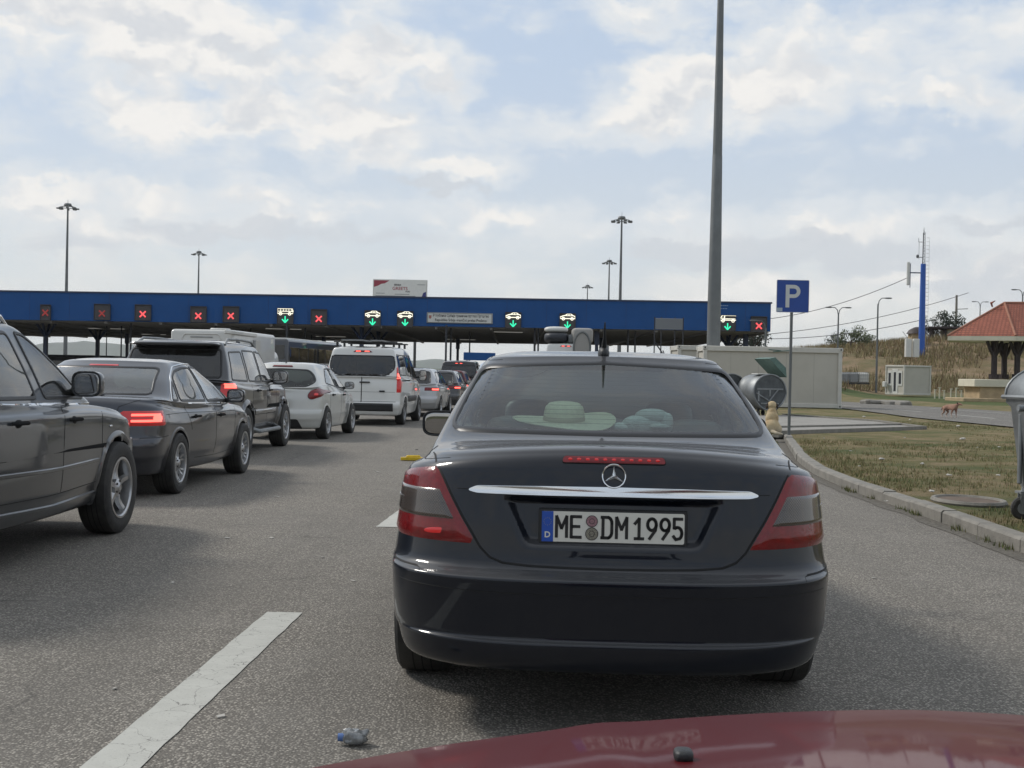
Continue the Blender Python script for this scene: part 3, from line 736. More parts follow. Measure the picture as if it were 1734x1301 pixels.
# ================================================================ the dark saloon ahead
M['p_navy'] = paint('dark navy paint', (.004, .0062, .012), .0, .35, dirt=.10, dirtc=(.05, .05, .045), coat=.75, spec=.1)
M['strip_ink'] = pbr('faded red lens', (.22, .015, .02), .35, var=.3, vscale=60)
def sst(x): x = np.clip(x, 0, 1); return x*x*(3-2*x)
def merc_disp(x, y, z, u, v):
    hw = .315+(z-.69)*.45
    m = sst((hw+.012-np.abs(x))/.045)*sst((z-.690)/.040)*sst((.872-z)/.010)*(u < 1)*(v < 9)
    y = y+.038*m
    # soft fold over the bumper and lower crease
    return x, y, z
def saloon():
    L = 4.82
    rg = std_rings(L, .908, 1.452, zc=.24, bz=.600, bstep=.075, fasc=.06, deckz=.995, decky=.155, gby=.70, gbz=1.062, belt=.945, beltr=.99, roofr=1.47, rooff=2.70, cowl=3.62, cowlz=1.0, hoodz=.72,
                   wroof=.59, wglass=.778, n=3.0, Rr=.62, tr=.055, tf=.08, crown=.046, ngl=3.4, Rgl=.30, rgz=1.375, gtr=.03, midz=.80, bulge=.025)
    # lower bumper crease
    rg[2][1] = -.004; rg[2][11:16] = [.352, .34, .34, .34, .34]; rg[1][1] = .03; rg[4][11:16] = [.578, .575, .575, .575, .575]
    rg[3][1] = .018; rg[3][11:16] = [.375, .38, .38, .38, .38]
    for k, t in ((6, .058), (7, .078), (8, .100), (9, .125), (10, .085), (11, .075), (12, .060)): rg[k][7] = t
    rg[8][12] = .905; rg[9][12] = .950; rg[10][12] = .972
    rg[8][11] = .965; rg[8][1] = .125
    rg[9][11] = .990; rg[10][11] = 1.010; rg[11][11] = 1.027; rg[12][11] = 1.071
    c = Car('saloon_car', 'dark navy saloon with chrome boot strip and a straw hat in the rear window', 'car', rg, M['p_navy'], [(1.12, .775, .325), (3.975, .775, .325)], ww=.235, disp=merc_disp)
    c.ulist = np.concatenate([np.linspace(0, .62, 84)[:-1], np.linspace(.62, 1, 34)[:-1], np.linspace(1, 2, 120)[:-1], np.linspace(2, 3, 22)])
    c.vsub = np.concatenate([np.linspace(0, 6, 40)[:-1], np.linspace(6, 9, 66)[:-1], np.linspace(9, 12, 40)[:-1], np.linspace(12, 17, 50)])
    lamp_in = [(.668, .985), (.640, .94), (.602, .87), (.560, .80), (.520, .74), (.488, .690)]
    # ---- windows
    c.window('rear', [(-.672, 1.090), (0, 1.086), (.672, 1.090), (.588, 1.362), (0, 1.385), (-.588, 1.362)], .05, 0, 'glass_rear', .020, vl=(11, 15.5), name='rear_window', off=.002)
    c.window('side', [(1.72, 1.0), (2.36, .965), (2.36, 1.375), (1.93, 1.33)], .05, 0, 'glass', .03, trim=.010, vl=(11.5, 15.5))
    c.window('side', [(2.43, .965), (3.50, .965), (3.02, 1.30), (2.75, 1.37), (2.43, 1.375)], .05, 0, 'glass', .03, trim=.010, vl=(11.5, 15.5))
    c.window('front', [(-.70, 1.03), (.70, 1.03), (.56, 1.36), (-.56, 1.36)], .05, 0, 'glass', .03, vl=(11, 15.5), name='windscreen')
    lidx = lambda z: np.interp(z, [.60, .63, .655, .69, .80, .985, 1.0], [.0, .38, .445, .487, .560, .67, .70])
    c.zones = [('boot_lid', lambda u, v, X, Y, Z: (u < 1) & (v > 6.2) & (v < 11.6) & (np.abs(X) < np.where(v > 9.3, .70, lidx(Z))) & (Z > .625)),
               ('bumper', lambda u, v, X, Y, Z: (v < 6.2) & (Y < .62) & (u < 1.12)),
               ('roof', lambda u, v, X, Y, Z: (v > 14.6) & (Z > 1.40)),
               *doors(1.2, 1.62, 2.40, 3.45),
               ('bonnet', lambda u, v, X, Y, Z: (u > 2) & (v > 9) & (v < 12) & (np.abs(X) < .72))]
    c.shell(); c.arches(w=.02, flare=.006); c.put_wheels(5, 'wide', 'alloy'); c.finish_windows()
    r = c.root; bl = c.parts['boot_lid']
    # ---- tail lamps: whole outline dark red, clear smoked band, lower red
    lens = c.lens
    def lampx(z): return float(np.interp(z, [a[1] for a in lamp_in[::-1]], [a[0] for a in lamp_in[::-1]]))
    def uvlamp(z0, z1, name, mat, off, inn=.0, out=1.0, dome=.002, parent=None):
        """surface quad strip between heights z0,z1 from the inner slanted edge round the corner"""
        res = []
        for sd in (1, -1):
            zs = np.linspace(z0, z1, 12); us = None; P = []
            for z in zs:
                x0 = lampx(z)-inn; u0, v0 = c.S.inv('rear', [x0], [z], (0, 1), (5, 10))
                ue = 1.03+ .05*(z-.69)/.3
                ul = np.linspace(u0[0], ue, 26)
                # find v for height z at every u
                vv = np.full(26, v0[0])
                for _ in range(14):
                    p = c.S(ul, vv); q = c.S(ul, vv+1e-3); zt = z-(.0 if z < .9 else 0)
                    dz = (q[:, 2]-p[:, 2])/1e-3; vv = np.clip(vv-np.clip((p[:, 2]-(zt-np.clip((z-.90)/.085, 0, 1)*.085*np.clip((ul-u0[0])/(ue-u0[0]), 0, 1)**1.3))/np.where(np.abs(dz) < 1e-4, 1e-4, dz), -.4, .4), 5, 10)
                P.append((ul, vv))
            U = np.array([p[0] for p in P]); V = np.array([p[1] for p in P]); G = c.S(U, V)+c.S.normal(U, V)*off
            # close the rim onto the body
            Gi = c.S(U, V)-c.S.normal(U, V)*.004
            G[0, :] = Gi[0, :]; G[-1, :] = Gi[-1, :]; G[:, 0] = Gi[:, 0]; G[:, -1] = Gi[:, -1]
            G[..., 0] *= sd; mb = MB(); h, w = G.shape[:2]
            fs = [(j*w+i, j*w+i+1, (j+1)*w+i+1, (j+1)*w+i) for j in range(h-1) for i in range(w-1)]
            if sd < 0: fs = [f[::-1] for f in fs]
            mb.add(G.reshape(-1, 3), fs); res.append(mb.build(name, mat, parent[0 if sd > 0 else 1] if parent else r, sharp=60))
        return res
    base = uvlamp(.690, .982, 'tail_lamp', 'red', .010)
    uvlamp(.772, .895, 'clear_band', 'smoke', .0135, inn=-.018, parent=base)
    uvlamp(.8375, .8405, 'lamp_rib', 'smoke', .0155, inn=-.02, parent=base)
    for k, b in enumerate(base):
        q = c.S.map('rear', [((1 if k == 0 else -1)*.64, .735)], .012)[0]
        if k == 1: MB().sell(q, (.055, .004, .011), .8, 14, 8).build('lit_bulb', 'red_glow', b)
        q = c.S.map('rear', [((1 if k == 0 else -1)*.70, .800)], .013)[0]
        MB().sell(q, (.06, .004, .013), .9, 14, 8).build('indicator_bulb', pbr('amber bulb', (.20, .13, .06), .3, coat=1) if k == 0 else 'amber', b) if False else None
    # ---- chrome strip, star, third brake lamp, number plate
    P = [(-.535, .892), (-.50, .908), (-.25, .914), (0, .916), (.25, .914), (.50, .908), (.535, .892), (.50, .884), (.25, .884), (0, .885), (-.25, .884), (-.50, .884)]
    patch(c.S, 'rear', rnd(P, .012), .012, rings=3, step=.02, mb=(mb := MB()), vl=(5, 10)); band(c.S, 'rear', rnd(P, .012), .006, 0, step=.02, mb=mb, vl=(5, 10), h=.012)
    mb.build('chrome_strip', 'chrome', bl)
    P = rnd([(-.190, 1.003), (.190, 1.003), (.184, 1.024), (-.184, 1.024)], .012)
    mb = patch(c.S, 'rear', P, .006, rings=3, step=.015, vl=(6, 10.5), dome=.003); band(c.S, 'rear', P, .006, 0, step=.015, vl=(6, 10.5), mb=mb, mi=1, h=.006)
    o = mb.build('brake_light', ['strip_ink', 'gap'], bl, sharp=None)
    for k in range(11):
        q = c.S.map('rear', [(-.16+k*.032, 1.0135)], .008, vl=(6, 10.5))[0]; MB().sell(q, (.008, .003, .005), .9, 10, 6).build('diode', 'red_glow', o)
    q = c.S.map('rear', [(0, .958)], .006, vl=(6, 9.5))[0]; q2 = c.S.map('rear', [(0, .93)], .006, vl=(6, 9.5))[0]; tl = math.atan2(q[1]-q2[1], q[2]-q2[2])
    mt = Matrix.Translation(Vector(q)+Vector((0, -.006, 0))) @ Matrix.Rotation(R(90)-tl, 4, 'X')
    mb = MB(); mb.lathe([(.0395, -.003), (.0445, -.002), (.0455, .001), (.0435, .004), (.040, .002)], 40, closed=True)
    for k in range(3):
        a = R(90+120*k); t = (.042*math.cos(a), .042*math.sin(a)); nx, ny = -math.sin(a)*.0068, math.cos(a)*.0068
        bx, by = -.006*math.cos(a), -.006*math.sin(a)
        mb.add([(t[0], t[1], 0), (nx+bx*-.3, ny+by*-.3, 0), (-nx+bx*-.3, -ny+by*-.3, 0), (0, 0, .007)], [(0, 1, 3), (2, 0, 3), (1, 2, 3)])
    mb.v = [tuple(mt @ Vector(v)) for v in mb.v]; mb.build('star_emblem', 'chrome', bl, sharp=25)
    # plate
    py = c.S.map('rear', [(0, .77)], 0, vl=(6, 9))[0][1]-.016
    pl = MB().box((0, py, .771), (.545, .012, .132), bev=.006); pl = pl.build('plate_holder', 'trim', bl)
    mb = MB(); pw, ph = .52, .111; P = rnd([(-pw/2, -ph/2), (pw/2, -ph/2), (pw/2, ph/2), (-pw/2, ph/2)], .008)
    mb.prism(P, lambda a, b, d: (a, d, .771+b), py-.0095, py-.006, 0)
    rim = MB(); 
    plate = mb.build('number_plate', 'white_plate', bl, smooth=False); yy = py-.0100
    def flat(vs, fs, ox, oz, name, mat, dy=0.0, mb=None):
        m_ = mb or MB(); m_.add([(v[0]+ox, yy-dy, .771+v[1]+oz) for v in vs], fs); 
        return m_ if mb else m_.build(name, mat, plate, smooth=False)
    flat([(-.26, -.0555), (-.218, -.0555), (-.218, .0555), (-.26, .0555)], [(0, 1, 2, 3)], 0, 0, 'country_band', 'eu_blue', .0004)
    mb = MB()
    def glyph(strokes, ox, w=.0112):
        mb = MB()
        for st in strokes:
            n = len(st); P_ = np.array(st, float)
            for i in range(n-1):
                a, b = P_[i], P_[i+1]; d = b-a; l = np.linalg.norm(d); d = d/max(l, 1e-9); nn = np.array([-d[1], d[0]])*w/2; e = d*w*.30
                q = [a-nn-e, b-nn+e, b+nn+e, a+nn-e]
                mb.add([(p[0]+ox, yy-.0008, .771+p[1]-.0375) for p in q], [(0, 1, 2, 3)])
        mb.build('plate_letter', 'plate_ink', plate, smooth=False)
    H_ = .075
    def arc(cx, cy, rx, ry, a0, a1, n=10): return [(cx+rx*math.cos(R(a0+(a1-a0)*k/n)), cy+ry*math.sin(R(a0+(a1-a0)*k/n))) for k in range(n+1)]
    gw = .037
    g = {'M': [[(0, 0), (0, H_), (gw/2, H_*.42), (gw, H_), (gw, 0)]],
         'E': [[(gw*.95, 0), (0, 0), (0, H_), (gw*.95, H_)], [(0, H_*.52), (gw*.8, H_*.52)]],
         'D': [[(-.002, 0), (gw*.6, 0)]+arc(gw*.55, H_*.3, gw*.42, H_*.3, -70, 0, 5)+arc(gw*.55, H_*.7, gw*.42, H_*.3, 0, 70, 5)+[(gw*.6, H_), (-.002, H_)], [(gw*.1, 0), (gw*.1, H_)]],
         '1': [[(gw*.1, H_*.72), (gw*.52, H_*.97), (gw*.52, 0)], [(gw*.1, 0), (gw*.94, 0)]],
         '9': [arc(gw*.48, H_*.70, gw*.42, H_*.28, -60, 300, 20), [(gw*.9, H_*.66), (gw*.82, H_*.42), (gw*.25, 0)]],
         '5': [[(gw*.9, H_), (gw*.12, H_), (gw*.12, H_*.56)]+arc(gw*.46, H_*.30, gw*.42, H_*.29, 120, -60, 12)+[(gw*.3, 0.0)]+[(gw*.06, H_*.16)]]}
    for ch, ox in (('M', -.206), ('E', -.152), ('D', -.040), ('M', .013), ('1', .076), ('9', .124), ('9', .172), ('5', .218)): glyph(g[ch], ox)
    vs, fs = text_geo('D', .030, .0008); flat(vs, fs, -.239, -.031, 'country_letter', 'white_plate', .0012)
    mb = MB()
    for k in range(12):
        a = R(30*k); flat([(.0018*math.cos(R(90+36*j))*(1 if j % 2 == 0 else .45), .0018*math.sin(R(90+36*j))*(1 if j % 2 == 0 else .45)) for j in range(10)], [tuple(range(10))], -.239+.0135*math.cos(a), .018+.0135*math.sin(a), '', '', .0012, mb)
    mb.build('star_ring', pbr('star yellow', (.25, .24, .10), .5), plate, smooth=False)
    for (dz, nm, m1) in ((.022, 'inspection_sticker', pbr('faded pink sticker', (.36, .20, .22), .5, var=.6, vscale=300)), (-.024, 'seal_sticker', pbr('silver sticker', (.30, .28, .22), .4, var=.7, vscale=260))):
        rr = .0205 if dz > 0 else .0225
        vs = [(rr*math.cos(2*math.pi*k/28), rr*math.sin(2*math.pi*k/28)) for k in range(28)]
        o = flat(vs, [tuple(range(28))], -.077, dz, nm, m1, .0014)
        m_ = MB(); m_.tube([(v[0]-.077, yy-.0016, .771+dz+v[1]) for v in vs], .0011, 4, closed=True); m_.tube([(v[0]*.45-.077, yy-.0016, .771+dz+v[1]*.45) for v in vs[::2]], .0009, 4, closed=True); m_.build('sticker_ring', 'plate_ink', o)
    # ---- seams and bumper lines
    lid = [(.700, 1.02), (.672, .985), (.640, .94), (.602, .87), (.560, .80), (.520, .74), (.486, .686), (.450, .652), (.40, .634), (.30, .627), (.15, .624), (0, .623)]
    c.seam('rear', lid, .0085, vl=(5, 10.2)); c.seam('top', [(.695, .19), (.722, .30), (.735, .42), (.73, .56), (.70, .64)], .006, vl=(9, 12))
    c.seam('rear', [(0, .897), (.18, .897), (.40, .897), (.58, .895)], .003, vl=(5, 10))
    c.seam('rear', [(0, .535), (.5, .537), (.8, .545)], .0025, vl=(2, 5.5))
    c.seam('side', [(.10, .60), (.40, .605), (.80, .61)], .006, vl=(3, 7))
    c.seam('side', [(1.60, .70), (1.66, .93)], .006, vl=(3, 12)); c.seam('side', [(2.40, .30), (2.40, .95)], .006, vl=(1, 12)); c.seam('side', [(3.40, .30), (3.52, .93)], .006, vl=(1, 12))
    # roof ditch lines and the curved end of the roof joint seen on the right
    c.seam('top', [(.565, 1.47), (.560, 1.8), (.555, 2.2), (.54, 2.6)], .010, vl=(14.2, 16.4))
    c.finish_seams()
    c.handles([(1.90, .80), (2.75, .79)]); c.mirrors(3.36, .965, .23, .155, .208, mat=M['p_navy'])
    # ---- aerial
    q = c.S.map('top', [(0, 1.62)], 0, vl=(14, 17))[0]; mb = MB(); mb.sell((0, q[1]-.02, q[2]+.008), (.028, .075, .035), .9, 16, 10)
    mb.tube([(0, q[1]-.03, q[2]+.03), (0, q[1]-.10, q[2]+.08), (0, q[1]-.14, q[2]+.155)], [.016, .008, .003], 8); mb.build('roof_aerial', 'trim', c.parts.get('roof', r))
    # high wiper-like bottom seal of the rear glass and heated lines
    # ---- heater lines
    hw_ = MB()
    for k in range(13):
        z = 1.125+k*.018; xw = .60-(z-1.09)*.28; P = c.S.map('rear', [(x, z) for x in np.linspace(-xw, xw, 22)], -.002, vl=(11, 15.5)); hw_.tube(P, .0007, 3, cap=False)
    hw_.build('heater_line', 'gap', r)['kind'] = 'stuff'
    # ---- interior
    c.interior(1.0, 3.75, .72, .30, .98, 2.48, 1.52, headz=1.20, mat='leather', dash_y=3.45, dash_z=1.0)
    sh = MB(); sh.sheet(lambda a, b: (a, .80+b*.46+.10*(a/.62)**2, 1.060+b*.018), np.linspace(-.62, .62, 14), np.linspace(0, 1, 6)); sh.build('parcel_shelf', 'fabric', r)
    lo = MB(); lo.sell((0, .5, .30), (.74, .42, .085), .5, 30, 10); lo.build('rear_apron', 'trim', r)
    c.root.location = (.375, 4.53, 0); c.root.rotation_euler = (0, 0, R(-2.3))
    return c
merc = saloon()
def on(c, p): 
    a = c.root.rotation_euler[2]; q = Matrix.Rotation(a, 3, 'Z') @ Vector(p); return q+Vector(c.root.location)
# ---- straw hat on the parcel shelf
M['straw'] = pbr('straw', (.72, .70, .54), .8, bump=.5, bscale=260, var=.15, vscale=60); M['plush'] = pbr('white plush', (.62, .66, .66), .95, bump=.6, bscale=160, var=.2, vscale=20)
h = MB(); prof = [(.0, .100), (.04, .101), (.066, .095), (.080, .080), (.086, .056), (.089, .018), (.096, .007), (.13, .004), (.17, .003), (.205, .008), (.218, .016), (.222, .018), (.218, .012), (.17, -.003), (.10, .0)]
h.lathe(prof, 44)
for i, v in enumerate(h.v):
    rr = math.hypot(v[0], v[1]); a = math.atan2(v[1], v[0])
    if rr > .11: h.v[i] = (v[0], v[1], v[2]+(rr-.11)*.13*math.sin(2*a+.6)+(rr-.11)*.05*math.sin(3*a))
o = h.build('straw_hat', 'straw', None, sharp=None); o.location = on(merc, (-.185, 1.06, 1.112)); o.scale = (1.03, .98, .95); o.rotation_euler = (R(7), 0, R(-2))
tag(o, 'pale straw sun hat lying on the parcel shelf behind the rear window', 'hat')
b = MB(); b.lathe([(.0895, .018), (.0905, .020), (.0885, .038), (.0872, .039)], 44); bo = b.build('hat_band', pbr('straw band', (.40, .38, .28), .8, bump=.4, bscale=300), o, sharp=None)
t = MB(); t.sell((0, 0, .035), (.105, .05, .045), .85, 20, 12, mat=Matrix.Rotation(.2, 3, 'Z')); t.sell((.03, .0, .072), (.075, .045, .035), .9, 18, 10); t.sell((-.10, -.01, .022), (.055, .04, .022), .9, 16, 10)
t.sell((.095, -.01, .045), (.028, .035, .045), .8, 14, 8); t.sell((.06, -.045, .03), (.045, .018, .012), .9, 12, 8)
t.build('towel', 'plush', None); o = bpy.data.objects['towel']; o.location = on(merc, (.17, 1.05, 1.080)); tag(o, 'crumpled white towel on the parcel shelf, right of the straw hat', 'towel')
# ================================================================ ground, roads, kerb
def asphalt(name, base=(.27, .243, .205), dark=(.075, .069, .06), grain=85, patch_=.35):
    m, nt, b = new_mat(name); N = nt.nodes; L = nt.links; tc = N.new('ShaderNodeTexCoord')
    def ns(sc, det, rg=.6):
        n = N.new('ShaderNodeTexNoise'); n.inputs['Scale'].default_value = sc; n.inputs['Detail'].default_value = det; n.inputs['Roughness'].default_value = rg
        L.new(tc.outputs['Object'], n.inputs['Vector']); return n.outputs['Fac']
    def mr(v, a, c, d=0., e=1.):
        n = N.new('ShaderNodeMapRange'); L.new(v, n.inputs[0]); n.inputs[1].default_value = a; n.inputs[2].default_value = c; n.inputs[3].default_value = d; n.inputs[4].default_value = e; return n.outputs[0]
    def mx(f, a, c, bt='MIX'):
        n = N.new('ShaderNodeMix'); n.data_type = 'RGBA'; n.blend_type = bt
        if isinstance(f, float): n.inputs[0].default_value = f
        else: L.new(f, n.inputs[0])
        for s, v in ((6, a), (7, c)):
            if isinstance(v, tuple): n.inputs[s].default_value = v+(1,)
            else: L.new(v, n.inputs[s])
        return n.outputs[2]
    vo = N.new('ShaderNodeTexVoronoi'); vo.inputs['Scale'].default_value = grain; L.new(tc.outputs['Object'], vo.inputs['Vector'])
    sp = N.new('ShaderNodeSeparateColor'); L.new(vo.outputs['Color'], sp.inputs[0])
    stone = mx(mr(sp.outputs[0], .2, .95), (.13, .121, .106), (.56, .52, .45))
    edge = mr(vo.outputs['Distance'], .32, .62)
    c = mx(edge, stone, dark)
    c = mx(mr(ns(grain*2.2, 2), .38, .62, 0, .55), c, base)
    c = mx(mr(ns(.35, 5), .35, .7, 0, patch_), c, (.13, .122, .11))
    mp = N.new('ShaderNodeMapping'); mp.inputs['Scale'].default_value = (1.3, .05, 1); L.new(tc.outputs['Object'], mp.inputs[0]); tn = N.new('ShaderNodeTexNoise'); tn.inputs['Scale'].default_value = 1.0; tn.inputs['Detail'].default_value = 4; L.new(mp.outputs[0], tn.inputs['Vector'])
    c = mx(mr(tn.outputs['Fac'], .50, .68, 0, .35), c, (.10, .093, .083))
    vc = N.new('ShaderNodeTexVoronoi'); vc.feature = 'DISTANCE_TO_EDGE'; vc.inputs['Scale'].default_value = .45; wq = N.new('ShaderNodeTexNoise'); wq.inputs['Scale'].default_value = 3; wq.inputs['Detail'].default_value = 6; L.new(tc.outputs['Object'], wq.inputs['Vector'])
    wm = N.new('ShaderNodeMix'); wm.data_type = 'RGBA'; wm.inputs[0].default_value = .25; L.new(tc.outputs['Object'], wm.inputs[6]); L.new(wq.outputs['Color'], wm.inputs[7]); L.new(wm.outputs[2], vc.inputs['Vector'])
    ck = N.new('ShaderNodeMath'); ck.operation = 'MULTIPLY'; L.new(mr(vc.outputs['Distance'], .004, .0, 0, .6), ck.inputs[0]); L.new(mr(ns(.5, 3), .52, .6), ck.inputs[1]); c = mx(ck.outputs[0], c, (.045, .042, .038))
    oil = ns(2.4, 3, .5); c = mx(mr(oil, .68, .76, 0, .45), c, (.05, .047, .043))
    c = mx(mr(ns(1.7, 8, .7), .48, .72, 0, .30), c, (.24, .225, .20))
    L.new(c, b.inputs['Base Color']); b.inputs['Roughness'].default_value = .88; b.inputs['Specular IOR Level'].default_value = .3
    bp = N.new('ShaderNodeBump'); bp.inputs['Strength'].default_value = .7; bp.inputs['Distance'].default_value = .006
    L.new(mr(vo.outputs['Distance'], .1, .6, 1, 0), bp.inputs['Height']); L.new(bp.outputs[0], b.inputs['Normal'])
    return m
M['asphalt'] = asphalt('coarse asphalt')
M['asphalt2'] = asphalt('worn asphalt', base=(.17, .165, .155), grain=40)
def roadpaint(name='worn road paint'):
    m, nt, b = new_mat(name); N = nt.nodes; L = nt.links; tc = N.new('ShaderNodeTexCoord')
    vo = N.new('ShaderNodeTexVoronoi'); vo.feature = 'DISTANCE_TO_EDGE'; vo.inputs['Scale'].default_value = 4.5; L.new(tc.outputs['Object'], vo.inputs['Vector'])
    nz = N.new('ShaderNodeTexNoise'); nz.inputs['Scale'].default_value = 70; nz.inputs['Detail'].default_value = 8; nz.inputs['Roughness'].default_value = .75; L.new(tc.outputs['Object'], nz.inputs['Vector'])
    wp = N.new('ShaderNodeTexNoise'); wp.inputs['Scale'].default_value = 9; wp.inputs['Detail'].default_value = 5; L.new(tc.outputs['Object'], wp.inputs['Vector'])
    ad = N.new('ShaderNodeMix'); ad.data_type = 'RGBA'; ad.inputs[0].default_value = .12; L.new(tc.outputs['Object'], ad.inputs[6]); L.new(wp.outputs['Color'], ad.inputs[7]); L.new(ad.outputs[2], vo.inputs['Vector'])
    a = N.new('ShaderNodeMapRange'); L.new(vo.outputs['Distance'], a.inputs[0]); a.inputs[1].default_value = .0; a.inputs[2].default_value = .007
    c = N.new('ShaderNodeMapRange'); L.new(nz.outputs['Fac'], c.inputs[0]); c.inputs[1].default_value = .30; c.inputs[2].default_value = .42
    mu = N.new('ShaderNodeMath'); mu.operation = 'MULTIPLY'; L.new(a.outputs[0], mu.inputs[0]); L.new(c.outputs[0], mu.inputs[1])
    mx = N.new('ShaderNodeMix'); mx.data_type = 'RGBA'; L.new(mu.outputs[0], mx.inputs[0]); mx.inputs[6].default_value = (.10, .095, .085, 1)
    m2 = N.new('ShaderNodeMix'); m2.data_type = 'RGBA'; L.new(wp.outputs['Fac'], m2.inputs[0]); m2.inputs[6].default_value = (.50, .50, .45, 1); m2.inputs[7].default_value = (.36, .355, .32, 1)
    L.new(m2.outputs[2], mx.inputs[7]); L.new(mx.outputs[2], b.inputs['Base Color']); b.inputs['Roughness'].default_value = .7
    bp = N.new('ShaderNodeBump'); bp.inputs['Strength'].default_value = .4; bp.inputs['Distance'].default_value = .004; L.new(nz.outputs['Fac'], bp.inputs['Height']); L.new(bp.outputs[0], b.inputs['Normal'])
    return m
M['paintline'] = roadpaint()
def turf(name, a=(.085, .085, .032), b_=(.16, .12, .065), c_=(.045, .065, .02), sc=1.3):
    m, nt, b = new_mat(name); N = nt.nodes; L = nt.links; tc = N.new('ShaderNodeTexCoord')
    def ns(s, d, r=.65):
        n = N.new('ShaderNodeTexNoise'); n.inputs['Scale'].default_value = s; n.inputs['Detail'].default_value = d; n.inputs['Roughness'].default_value = r; L.new(tc.outputs['Object'], n.inputs['Vector']); return n.outputs['Fac']
    def mx(f, lo, hi, x, y):
        r = N.new('ShaderNodeMapRange'); L.new(f, r.inputs[0]); r.inputs[1].default_value = lo; r.inputs[2].default_value = hi
        n = N.new('ShaderNodeMix'); n.data_type = 'RGBA'; L.new(r.outputs[0], n.inputs[0])
        for s, v in ((6, x), (7, y)):
            if isinstance(v, tuple): n.inputs[s].default_value = v+(1,)
            else: L.new(v, n.inputs[s])
        return n.outputs[2]
    c = mx(ns(sc, 6), .40, .62, a, b_); c = mx(ns(sc*.45, 5), .50, .66, c, c_); c = mx(ns(sc*22, 6, .8), .52, .75, c, (.05, .042, .025)); c = mx(ns(sc*40, 3), .62, .75, c, (.26, .22, .14))
    L.new(c, b.inputs['Base Color']); b.inputs['Roughness'].default_value = .95; b.inputs['Specular IOR Level'].default_value = .15
    bp = N.new('ShaderNodeBump'); bp.inputs['Strength'].default_value = 1.0; bp.inputs['Distance'].default_value = .05; L.new(ns(sc*14, 8, .8), bp.inputs['Height']); L.new(bp.outputs[0], b.inputs['Normal'])
    return m
M['turf'] = turf('dry patchy turf', (.15, .14, .06), (.26, .20, .115), (.085, .11, .04)); M['hill'] = turf('dry scrub', (.17, .13, .07), (.28, .20, .13), (.11, .11, .05), .28)
M['lawn'] = turf('green strip', (.075, .105, .035), (.11, .12, .05), (.05, .08, .028), .8)
M['farland'] = turf('far fields', (.08, .09, .05), (.13, .12, .07), (.05, .07, .03), .004)
M['concrete'] = pbr('concrete', (.24, .225, .195), .85, var=.35, vscale=6, bump=.6, bscale=60, col2=(.17, .16, .14))
M['paver'] = pbr('pale paving', (.30, .285, .255), .85, var=.3, vscale=2.5, bump=.3, bscale=30)

g_ = MB().sheet(lambda a, b: (a, b, -.08), np.linspace(-9000, 9000, 3), [-300, 4000, 12000]); tag(g_.build('ground', 'farland'), kind='structure')
r_ = MB().sheet(lambda a, b: (a, b, 0), [-160, 4.06], [-30, 30]); r_.sheet(lambda a, b: (a, b, 0), [-160, 7.5], [30, 70]); r_.sheet(lambda a, b: (a, b, 0), [-160, 60], [70, 420])
tag(r_.build('road', 'asphalt'), kind='structure')
# kerb line of the lay-by
KL = [(4.0, -6), (4.0, 4), (4.02, 9.9), (4.10, 12.5), (4.12, 15.3), (4.27, 17.8), (4.62, 20.4), (5.1, 23), (5.75, 26.5), (6.4, 30), (7.6, 40), (8.1, 56), (8.3, 72)]
def kx(y): return float(np.interp(y, [p[1] for p in KL], [p[0] for p in KL]))
kb = MB(); yy_ = -6.0; i = 0; rk = random.Random(3)
while yy_ < 56:
    l = 1.0; g = .012; x0, x1 = kx(yy_), kx(yy_+l-g); dz = rk.uniform(-.006, .006); dx = rk.uniform(-.006, .006)
    b = .022; t = .15
    sec = [(0, -.05), (0, .125-b), (b, .125), (t, .125), (t, -.05)]
    vs = [(x0+sx+dx, yy_, sz+(dz if sz > .05 else 0)) for sx, sz in sec]+[(x1+sx+dx, yy_+l-g, sz+(dz if sz > .05 else 0)) for sx, sz in sec]
    kb.add(vs, [(i_, 5+i_, 6+i_, i_+1) for i_ in range(4)]+[(0, 1, 2, 3, 4), (9, 8, 7, 6, 5)]); yy_ += l
tag(kb.build('kerb', 'concrete', sharp=30), kind='structure')
# gritty strip in the gutter
gt = MB(); ys = np.linspace(-2, 40, 120); vs = []
for y in ys: vs += [(kx(y)-.16-.07*mnoise.noise((0, y*1.3, 0)), y, .004), (kx(y)+.02, y, .012)]
gt.add(vs, [(2*i, 2*i+1, 2*i+3, 2*i+2) for i in range(len(ys)-1)]); tag(gt.build('gutter_grit', pbr('grit', (.16, .145, .12), .95, var=.6, vscale=30, bump=1, bscale=90)), kind='structure')
def hgt(x, y):
    t = np.clip((y-np.interp(x, [29, 34, 45], [101, 113, 110]))/40, 0, 1); t = t*t*(3-2*t); Hm = np.interp(x, [18, 26, 36, 50, 70, 120], [0, 2.6, 4.8, 6.3, 7.2, 9])
    return .11+t*Hm+np.clip((y-160)/200, 0, 1)*np.clip((x-20)/40, 0, 1)*2
vd = MB(); ys = np.concatenate([np.linspace(-6, 56, 63), np.linspace(57, 420, 120)]); xs = np.concatenate([[0], np.linspace(.3, 6, 8), np.linspace(8, 200, 90)])
def vf(i, j):
    y = ys[j]; x0 = kx(y)+.13 if y < 57 else (9 if y < 72 else 20); x = x0+xs[i]; z = hgt(x, y)
    n = mnoise.noise((x*.13, y*.13, 1)); z = float(z)+.02*mnoise.noise((x*.9, y*.9, 4))*(xs[i] > .4)+n*.35*float(min(1, max(0, (z-.3)/1.5)))
    return (x, y, z)
nx_ = len(xs)
vd.add([vf(i, j) for j in range(len(ys)) for i in range(nx_)], [(j*nx_+i, j*nx_+i+1, (j+1)*nx_+i+1, (j+1)*nx_+i) for j in range(len(ys)-1) for i in range(nx_-1)],)
